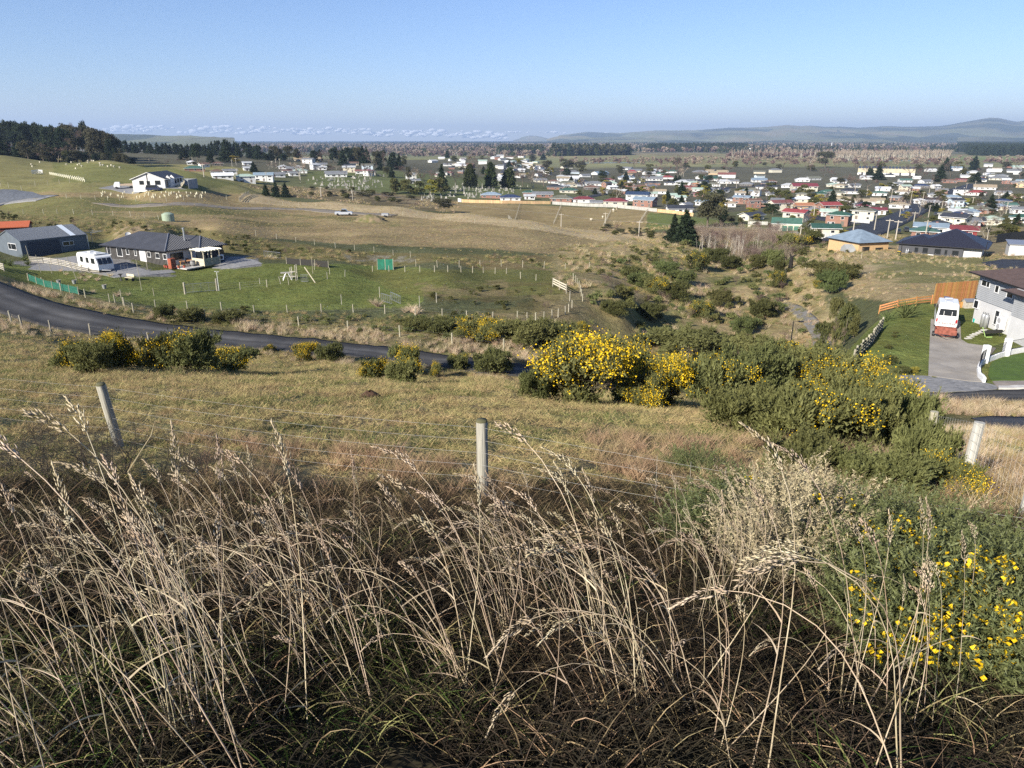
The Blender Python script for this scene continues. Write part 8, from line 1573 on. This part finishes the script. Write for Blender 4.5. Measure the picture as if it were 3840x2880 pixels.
# far country: shelter belts, willows and poplars too far off to tell apart
def tiny(kind, s):
    g = np.random.default_rng(s)
    if kind == 'poplar':
        v, f_, m_ = branches(g, 1.0, .12, 2, 4, .012, 1.6, 1, ); tw = g.integers(0, len(v), 90); d = np.tile([0, 0, 1.0], (90, 1)) + g.normal(0, .25, (90, 3)); b_ = np.cross(d, g.normal(0, 1, (90, 3))); b_ /= np.linalg.norm(b_, axis=1)[:, None]; q = v[tw]; V = np.stack([q - b_ * .008, q + b_ * .008, q + d * .12], 1).reshape(-1, 3); return tmesh('poplar', join((v, f_, 0), (V, np.arange(len(V)).reshape(-1, 3), 1)), [m_pale, m_twigb])
    if kind == 'willow': return tmesh('willow', leaves(g, 160, lobes_round(g, .5, .9, 6, .1), .14, 1.5, .3, .2), [m_twigp if s % 2 else m_twigb])
    if kind == 'pine': return tmesh('pine', leaves(g, 140, [(0, 0, z, .25 * (1 - z) + .05, .25 * (1 - z) + .05, .12) for z in np.linspace(.1, .9, 6)], .16, 1.4, 0, .3), [m_pine])
    return tmesh('evergreen', leaves(g, 160, lobes_round(g, .5, .9, 6, .1), .15, 1.4, .2, .3), [m_mac if s % 2 else m_gum])
TP = [tiny('poplar', 1), tiny('poplar', 2), tiny('poplar', 3), tiny('willow', 1), tiny('willow', 2), tiny('pine', 1), tiny('pine', 2), tiny('ever', 1), tiny('ever', 2)]
def belt(label, poly, t0, t1, dens, mix, h0, h1, seed, noise=None, name='tree_belt'):
    Pq = sample(t0, t1, dens, poly, seed=seed, noise=noise); m = len(Pq); rot = np.zeros((m, 3)); rot[:, 2] = G2.uniform(0, 6, m); s = G2.uniform(h0, h1, m)
    return scatter(name, TP, Pq, rot, s, np.array(mix)[G2.integers(0, len(mix), m)], label)
belt('dense plantation of bare pale poplars beyond the river', [(3140, 596), (3560, 594), (3560, 602), (3140, 604)], 1350, 2300, .012, [0, 1, 2], 15, 21, 1)
belt('bare poplar plantation stretching left across the flats', [(2730, 588), (3160, 585), (3160, 592), (2730, 596)], 1500, 2900, .004, [0, 1, 2, 0, 3], 14, 20, 2)
belt('grey brown willow woods covering the middle of the plain', [(900, 545), (2150, 545), (2700, 545), (2700, 572), (2000, 574), (1500, 578), (900, 572)], 2200, 8500, .0009, [3, 4, 3, 4, 0, 3], 12, 22, 3, 260)
belt('grey brown willow woods on the right of the plain', [(2600, 540), (3840, 538), (3840, 560), (3300, 575), (2600, 572)], 2000, 8500, .0007, [3, 4, 3, 8, 0, 3], 12, 22, 4, 300)
belt('dark shelter belts scattered over the plain', [(880, 536), (3840, 534), (3840, 575), (880, 575)], 2200, 11000, .0004, [5, 6, 7], 14, 24, 5, 180)
belt('dark evergreen clump on the river flats', [(1875, 572), (2030, 572), (2030, 577), (1875, 578)], 1600, 3600, .006, [7, 8, 7, 5], 20, 30, 6)
belt('long dark tree belt beyond the green paddocks', [(2070, 580), (2360, 577), (2360, 582), (2070, 586)], 1500, 3200, .006, [7, 8, 6], 20, 32, 7)
belt('dark pines behind the green paddocks', [(2430, 564), (2800, 560), (2800, 567), (2430, 570)], 1900, 4200, .004, [5, 6, 7], 20, 30, 8)
belt('dark pine forest on the right below the hills', [(3580, 520), (4000, 512), (4000, 586), (3640, 584), (3590, 560)], 1500, 6500, .0045, [5, 6, 5], 18, 28, 9, name='pine_forest')
belt('bare riverside willows behind the town', [(2100, 602), (3840, 596), (3840, 618), (3500, 622), (2100, 618)], 1000, 1900, .0009, [3, 4, 3, 4], 7, 12, 10)
belt('scrubby trees on the plain behind the hill suburb', [(1450, 560), (1900, 558), (2150, 572), (2100, 590), (1450, 590)], 1100, 3500, .0012, [3, 4, 7, 3, 0], 9, 17, 11)
SBM = [tmesh('scrub', leaves(np.random.default_rng(40 + i), 420, lobes_round(np.random.default_rng(i), .55, .7, 7, .1), .085, 2.0, .4, .3, rough=.35), [m_]) for i, m_ in enumerate([m_oliv, m_gors, m_broom, m_oliv])] + tb_
def scrub(label, poly, t0, t1, dens, mix, s0, s1, seed, noise=None):
    Pq = sample(t0, t1, dens, poly, seed=seed, noise=noise); m = len(Pq); rot = np.zeros((m, 3)); rot[:, 2] = G2.uniform(0, 6, m)
    return scatter('scrub', SBM, Pq, rot, G2.uniform(s0, s1, m), np.array(mix)[G2.integers(0, len(mix), m)], label)
scrub('tangled olive scrub and broom filling the gully', [(2120, 980), (2700, 880), (3300, 900), (3150, 970), (3070, 1100), (3150, 1290), (3000, 1400), (2100, 1310), (2230, 1180), (2230, 1050)], 66, 260, .10, [0, 1, 2, 3, 4, 5], .8, 2.2, 91, 8)
scrub('low olive scrub over the bank behind the lawn', [(0, 800), (700, 860), (1300, 945), (1900, 965), (2600, 960), (2600, 1060), (1700, 1012), (950, 985), (700, 900), (0, 880)], 120, 240, .06, [0, 3, 0, 4], .6, 1.5, 92, 10)
scrub('rough green weeds on the bank above the road', [(900, 1170), (1900, 1195), (2150, 1290), (1200, 1262), (600, 1215)], 60, 95, .25, [0, 2, 1], .5, 1.1, 93, 4)
scrub('scattered scrub on the rising bank by the spur', [(1640, 1070), (2080, 1090), (2060, 1190), (1600, 1180)], 74, 110, .25, [0, 3, 4], .4, .9, 94, 3)
m_river = mat('river_water', (.10, .16, .22), .12, spec=.5)
road('river', [(3160, 600.5), (3250, 601.5), (3380, 603), (3500, 604)], 24, m_river, 'still blue grey river between poplars and town', off=.4)
drape('river', [(2810, 557.5), (2850, 557), (2866, 560), (2862, 565), (2846, 567), (2836, 563)], m_river, 'blue river bend seen between the plantations', off=.6, cuts=2)
road('river', [(2150, 612), (2240, 611), (2330, 610.5), (2400, 611)], 14, m_river, 'narrow water channel left of the green flats', off=.4)
# far factory
p = atd(3090, 3300); e = empty('factory', p, -math.atan2(p.x, p.y), 'long white factory with a thin chimney on the plain below the hills', 'factory'); 
for x0, x1, hh, dd_ in [(-160, 60, 7, 30), (-90, 40, 12, 40), (70, 150, 5, 30), (-330, -170, 6, 20)]: MB().box(((x0 + x1) / 2, dd_, hh / 2), (x1 - x0, 40, hh)).obj('block', m_white, e)
MB().tube([(30, 0, 0), (30, 0, 30)], [1.5, 1.1], 8).obj('chimney', m_white, e)

# ------------------------------------------------------------------ clouds low over the sea, well outside the haze
mc = bpy.data.materials.new('cloud'); mc.use_nodes = True; nt = mc.node_tree; b = nt.nodes['Principled BSDF']; b.inputs['Base Color'].default_value = (.96, .96, .96, 1); b.inputs['Roughness'].default_value = 1; b.inputs['Specular IOR Level'].default_value = 0
g = np.random.default_rng(12); cb = bmesh.new()
def puff(u, v, t, r, sq=.45):
    p = pt(u, v, t); bm2 = bmesh.ops.create_icosphere(cb, subdivisions=2, radius=1.0)
    for w_ in bm2['verts']:
        k = 1 + .35 * float(fbm(np.array([w_.co.x * 1.7 + u]), np.array([w_.co.y * 1.7 + w_.co.z * 2]), 4, 3)[0]); w_.co = Vector((w_.co.x * r * k + p[0], w_.co.y * r * .6 * k + p[1], w_.co.z * r * sq * k + p[2]))
for i in range(420):
    u = g.uniform(330, 1960) if i < 390 else g.uniform(1960, 2350); vtop = np.interp(u, [330, 500, 900, 1300, 1700, 1850, 2350], [470, 466, 470, 476, 484, 490, 497]); v = vtop + (8 * vnoise(u / 37, 0, 3) + g.uniform(0, 1) ** .8 * 26) * (1 if u < 1900 else .2); r = 90 + 330 * g.random() ** 2 * (1 if u < 1900 else .5); puff(u, v, 62000 + g.uniform(-3000, 3000), r, .36)
me = bpy.data.meshes.new('cloud_bank'); cb.to_mesh(me); cb.free(); me.polygons.foreach_set('use_smooth', [True] * len(me.polygons)); me.materials.append(mc); setp(link('cloud_bank', me), 'low bank of white cumulus over the sea horizon', kind='stuff')

# ------------------------------------------------------------------ fence, gorse and brambles close to the camera
p1 = Vector(tuple(pt(440, 1640, 11.0))); p1.z = float(H(p1.x, p1.y)); p0 = Vector(tuple(pt(1810, 1870, 7.84))); pr = p0 + Vector((4.73, -2.0, 0)) * 1.12; pl = p1 + (p1 - p0) * 1.1
FP = [v2(pl), v2(p1), v2(p0), v2(pr)]
e = empty('wire_fence', FP[2], 0, 'old post and wire fence crossing the foreground with a thick round middle post', 'fence')
tops_ = [float(pt(440, 1402, proj(FP[1])[2])[2]), float(pt(1790, 1556, proj(FP[2])[2])[2])]
hs = [1.15, tops_[0] - FP[1].z, tops_[1] - FP[2].z + .06, -2.80 - FP[3].z]
def round_post(r, h, seed):
    g = np.random.default_rng(seed); n_ = 20; rings = [(-.3, 1.04), (0, 1.03), (h * .3, 1.0), (h * .6, .99), (h - .02, .98), (h, .93)]; V = []; Fq = []
    ph = g.uniform(0, 6, 4)
    for z, s in rings:
        for j in range(n_): t = 2 * math.pi * j / n_; rr = r * s * (1 + .03 * math.sin(3 * t + ph[0]) + .02 * math.sin(7 * t + ph[1])) * (1 + g.normal() * .006); V.append((rr * math.cos(t), rr * math.sin(t), z))
    V.append((0, 0, h + .004))
    for k in range(len(rings) - 1):
        for j in range(n_): q = (j + 1) % n_; a, b_, c_, d_ = k * n_ + j, k * n_ + q, (k + 1) * n_ + q, (k + 1) * n_ + j; Fq += [(a, b_, c_), (a, c_, d_)]
    o_ = (len(rings) - 1) * n_; Fq += [(o_ + j, o_ + (j + 1) % n_, len(V) - 1) for j in range(n_)]
    return mesh_np('fence_post', V, Fq, [mat('old_round_post', (.44, .42, .35), .9, col2=(.22, .205, .165), scale=22, stretch=(1, 1, .06), bump=1.0), mat('lichen_top', (.10, .095, .05), .95)], [0] * (len(Fq) - n_ - 40) + [1] * (n_ + 40))
for i, (q, h) in enumerate(zip(FP, hs)):
    link('fence_post', round_post(.062 if i != 1 else .068, h, i), e, q - FP[2], (0, -.10 if i == 1 else 0, i * 1.1) if i == 1 else (0, 0, i))
for k in range(6):
    f_ = .93 - k * .155; P_ = []
    for i in range(3):
        a = FP[i] + Vector((-.0, -.065, hs[i] * f_)); b_ = FP[i + 1] + Vector((0, -.065, hs[i + 1] * f_))
        for j in range(10): q = a.lerp(b_, j / 10); q.z -= .05 * 4 * (j / 10) * (1 - j / 10) * (1 + .3 * k % 2); P_.append(tuple(q - FP[2]))
    link('wire', MB().tube(P_, .0013, 4, cap=False).mesh('wire', m_wire), e)
# netting verticals hang on the right span
mb = MB()
for j in range(14):
    f_ = .32 + j * .055; a = FP[2].lerp(FP[3], f_) - FP[2] + Vector((0, -.065, 0)); hh = hs[2] * (1 - f_) + hs[3] * f_; mb.tube([a + Vector((0, 0, .05)), a + Vector((.01, 0, hh * .48)), a + Vector((0, 0, hh * .93))], .0013, 3)
mb.obj('stay_wire', m_wire, e)['kind'] = 'stuff'
# the lower fence running away down the slope on the right
q8 = Vector(tuple(pt(3845, 1930, 8.6))); q8.z = float(H(q8.x, q8.y)); q11 = Vector(tuple(pt(3615, 1812, 11.0))); q11.z = float(H(q11.x, q11.y)); RP = [q8, q11] + [atd(u, t) for u, t in ((3478, 14.0), (3372, 17.0), (3300, 20.0))]
vt_ = [1590, 1556, 1523, 1487, 1450]; e = empty('wire_fence', RP[0], 0, 'netting fence of square grey posts receding downhill at the right', 'fence')
for i, (q, v) in enumerate(zip(RP, vt_)):
    h = float(pt(3600, v, proj(q)[2])[2]) - q.z; h = min(max(h, .9), 1.45); link('fence_post', MB().tube([(0, 0, -.3), (0, 0, h)], [.085, .075], 10).mesh('fence_post', m_postp if i > 1 else mat('pale_square_post', (.44, .43, .38), .9, col2=(.30, .29, .25), scale=10, stretch=(1, 1, .1), bump=.6)), e, q - RP[0], (.03 * (i % 2), .06, i))
for k in range(7): link('wire', MB().tube([tuple(q - RP[0] + Vector((-.06, -.05, .15 + k * .14))) for q in RP], .0018, 3, cap=False).mesh('wire', m_wire), e)
mb = MB()
for i in range(2):
    for j in range(16):
        q = RP[i].lerp(RP[i + 1], j / 16) - RP[0] + Vector((-.06, -.05, 0)); mb.tube([q + Vector((0, 0, .1)), q + Vector((0, 0, 1.0))], .0014, 3)
mb.obj('stay_wire', m_wire, e)['kind'] = 'stuff'
# close gorse with spines and pea flowers
def sprig(g, L_=.22, n_=46, sp_=.022):
    a = np.array([0, 0, 1.0]); f_ = g.random(n_) ** .8; p = np.outer(f_ * L_, a) + g.normal(0, .003, (n_, 3)); d = g.normal(0, 1, (n_, 3)); d[:, 2] = abs(d[:, 2]) * .9 + .25; d /= np.linalg.norm(d, axis=1)[:, None]
    s_ = np.cross(d, g.normal(0, 1, (n_, 3))); s_ /= np.linalg.norm(s_, axis=1)[:, None]; l_ = sp_ * g.uniform(.6, 1.4, n_)[:, None] * (1.15 - .5 * f_[:, None]); return np.stack([p - s_ * .0026, p + s_ * .0026, p + d * l_], 1).reshape(-1, 3)
def near_gorse(name, label, cells, m_, fl, seed, n_sp=420, height=.5):
    g = np.random.default_rng(seed); parts = []; fp = []; st = []; base = v2(cells[0][:2]); SP_ = [sprig(g) for _ in range(14)]
    tips = []
    for i in range(n_sp):
        cx, cy, r, hh = cells[g.integers(0, len(cells))]; t = g.uniform(0, 6.28); rr = r * math.sqrt(g.random()); x, y = cx + rr * math.cos(t), cy + rr * math.sin(t); z = float(H(x, y)) + hh * (1 - .6 * (rr / r) ** 2) * g.uniform(.25, 1.0)
        d = np.array([math.cos(t) * rr / r * .9, math.sin(t) * rr / r * .9, 1.0]) + g.normal(0, .45, 3); d /= np.linalg.norm(d); a = np.cross(d, [.3, .8, .1]); a /= np.linalg.norm(a); b_ = np.cross(d, a); M_ = np.stack([a, b_, d]); s = g.uniform(.8, 1.7)
        V = SP_[g.integers(0, 14)] @ M_ * s + np.array([x, y, z]) - np.array(base); parts.append((V, np.arange(len(V)).reshape(-1, 3), 0)); tips.append(V[-1])
        if g.random() < .12: st.append((*tri_tube([np.array([x, y, z]) - base, np.array([cx, cy, float(H(cx, cy))]) - base + g.normal(0, .08, 3)], [.004, .008], 3)[:2], 0))
    e = empty(name, base, 0, label, 'gorse bush' if fl else 'dead bush'); link('foliage', tmesh('foliage', join(*parts), [m_]), e)
    if st: link('stems', tmesh('stems', join(*st), [m_bark if fl else m_dead]), e)
    tips = np.array(tips); tw_ = np.exp(tips[:, 2] * 5); tw_ /= tw_.sum()
    for c_ in range(fl):
        k = g.choice(len(tips), p=tw_); 
        if tips[k][2] < 0.05 and g.random() < .5: continue
        near_ = tips[np.argsort(((tips - tips[k]) ** 2).sum(1))[:g.integers(6, 18)]]
        for q in near_:
            for _ in range(g.integers(2, 5)):
                o_ = q + g.normal(0, .016, 3); n0_ = g.normal(0, 1, 3); n0_[2] = abs(n0_[2]); n0_ /= np.linalg.norm(n0_); a = np.cross(n0_, [.2, .5, .8]); a /= np.linalg.norm(a); b_ = np.cross(n0_, a); s = g.uniform(.010, .017); V = np.array([o_, o_ + (a + n0_ * .5) * s, o_ + (b_ + n0_ * .5) * s, o_ + (-a + n0_ * .6) * s * .9, o_ + (-b_ + n0_ * .2) * s * .7]); fp.append((V, np.array([(0, 1, 2), (0, 2, 3), (0, 3, 4), (0, 4, 1)]), 0))
    if fp: link('flowers', tmesh('flowers', join(*fp), [m_flow]), e)
    return e
def cel(L_): 
    out = []
    for u, t, r, h in L_: p = atd(u, t); out.append((p.x, p.y, r, h))
    return out
near_gorse('gorse_bush', 'spiny gorse with bright yellow flowers close to the camera at the lower right', cel([(3230, 5.0, .42, .50), (3420, 5.0, .5, .55), (3570, 4.6, .5, .52), (3330, 4.3, .45, .46), (3600, 4.0, .5, .46), (3430, 3.6, .42, .40), (3760, 4.3, .5, .5), (3790, 3.5, .42, .40), (3150, 4.5, .34, .44), (3690, 3.1, .36, .34), (3520, 3.2, .34, .34)]), m_gorsN, 95, 1, 5200)
near_gorse('gorse_bush', 'small green gorse clump with two flowers behind the dead one', cel([(2760, 5.6, .4, .42), (2850, 5.4, .35, .46), (2700, 5.1, .3, .36)]), m_gorsN, 3, 2, 1000)
near_gorse('dead_gorse', 'pale dead gorse skeleton between the green clump and the flowering gorse', cel([(2950, 4.9, .38, .56), (3060, 4.7, .36, .56), (2900, 4.3, .32, .42), (3020, 5.4, .34, .55)]), m_dead, 0, 3, 1300)
near_gorse('gorse_seedling', 'low grey green gorse patch in the paddock right of centre', cel([(2600, 9.6, .28, .16), (3350, 7.0, .7, .16), (3560, 6.6, .7, .16)]), m_gorsN, 0, 4, 800)
g_ = random.Random(14); BR = [(60, 9.0, .8), (200, 8.2, .9), (330, 9.6, .9), (470, 8.9, 1.1), (600, 8.4, .9), (760, 8.0, .8), (900, 7.8, .7), (20, 7.2, .9), (150, 10.3, .9), (1150, 7.6, .5), (380, 7.6, .8)]
bram = [tmesh('canes', branches(np.random.default_rng(80 + k), 1.0, .75, 4, 3, .007, .6, 5), [m_bram]) for k in range(3)]
for i, (u, t, s) in enumerate(BR):
    e = empty('bramble', atd(u, t), i * 1.3, 'dark leafless bramble tangle along the fence at the left', 'bramble', 'brambles along the fence'); link('canes', bram[i % 3], e, None, None, (s * 1.2, s * 1.2, s * .75))
e = setp(empty('bramble_cane', atd(520, 7.4), 0), 'long pale bare cane arching beside the left fence post', 'cane'); MB().tube([(0, 0, 0), (-.05, 0, .35), (.25, 0, .75), (.38, .1, 1.15)], [.008, .007, .005, .003], 5).obj('cane', m_dead, e)

# unlike labels for what would otherwise read alike
_by = {}
for o in bpy.data.objects:
    if o.parent is None and 'label' in o and 'category' in o: _by.setdefault(o['label'], []).append(o)
for k, L_ in _by.items():
    if 1 < len(L_) <= 8 and o.get('group') != 'x':
        L_.sort(key=lambda o: proj(np.array(o.location))[0])
        for i, o in enumerate(L_): o['label'] = k + ', ' + ORD[i]
for o in bpy.data.objects:
    if 'label' in o and len(o['label'].replace('-', ' ').split()) > 16: o['label'] = o['label'].replace('second from the left', 'second from left').replace(' from the left', ' from left').replace('the maroon roofed bungalows', 'the maroon bungalows').replace('the dark round tree on the flats', 'the dark round tree').replace('the green roofed garage block', 'the green garages').replace('two storey ', '')
# ------------------------------------------------------------------ thin sea haze over the whole valley
hm = bpy.data.materials.new('haze'); hm.use_nodes = True; nt = hm.node_tree; nt.nodes.remove(nt.nodes['Principled BSDF'])
pv_ = nt.nodes.new('ShaderNodeVolumePrincipled'); pv_.inputs['Color'].default_value = (.56, .73, 1.0, 1); pv_.inputs['Density'].default_value = 0.000075; pv_.inputs['Anisotropy'].default_value = 0.1
nt.links.new(pv_.outputs[0], nt.nodes['Material Output'].inputs['Volume'])
hz_ = MB().box((0, 14500, 249), (64000, 35000, 622)).obj('haze', hm); setp(hz_, 'thin blue sea haze lying over the valley and plain', kind='stuff')
hz_.display_type = 'WIRE'
print('built in', round(time.time() - T0, 1), 's')
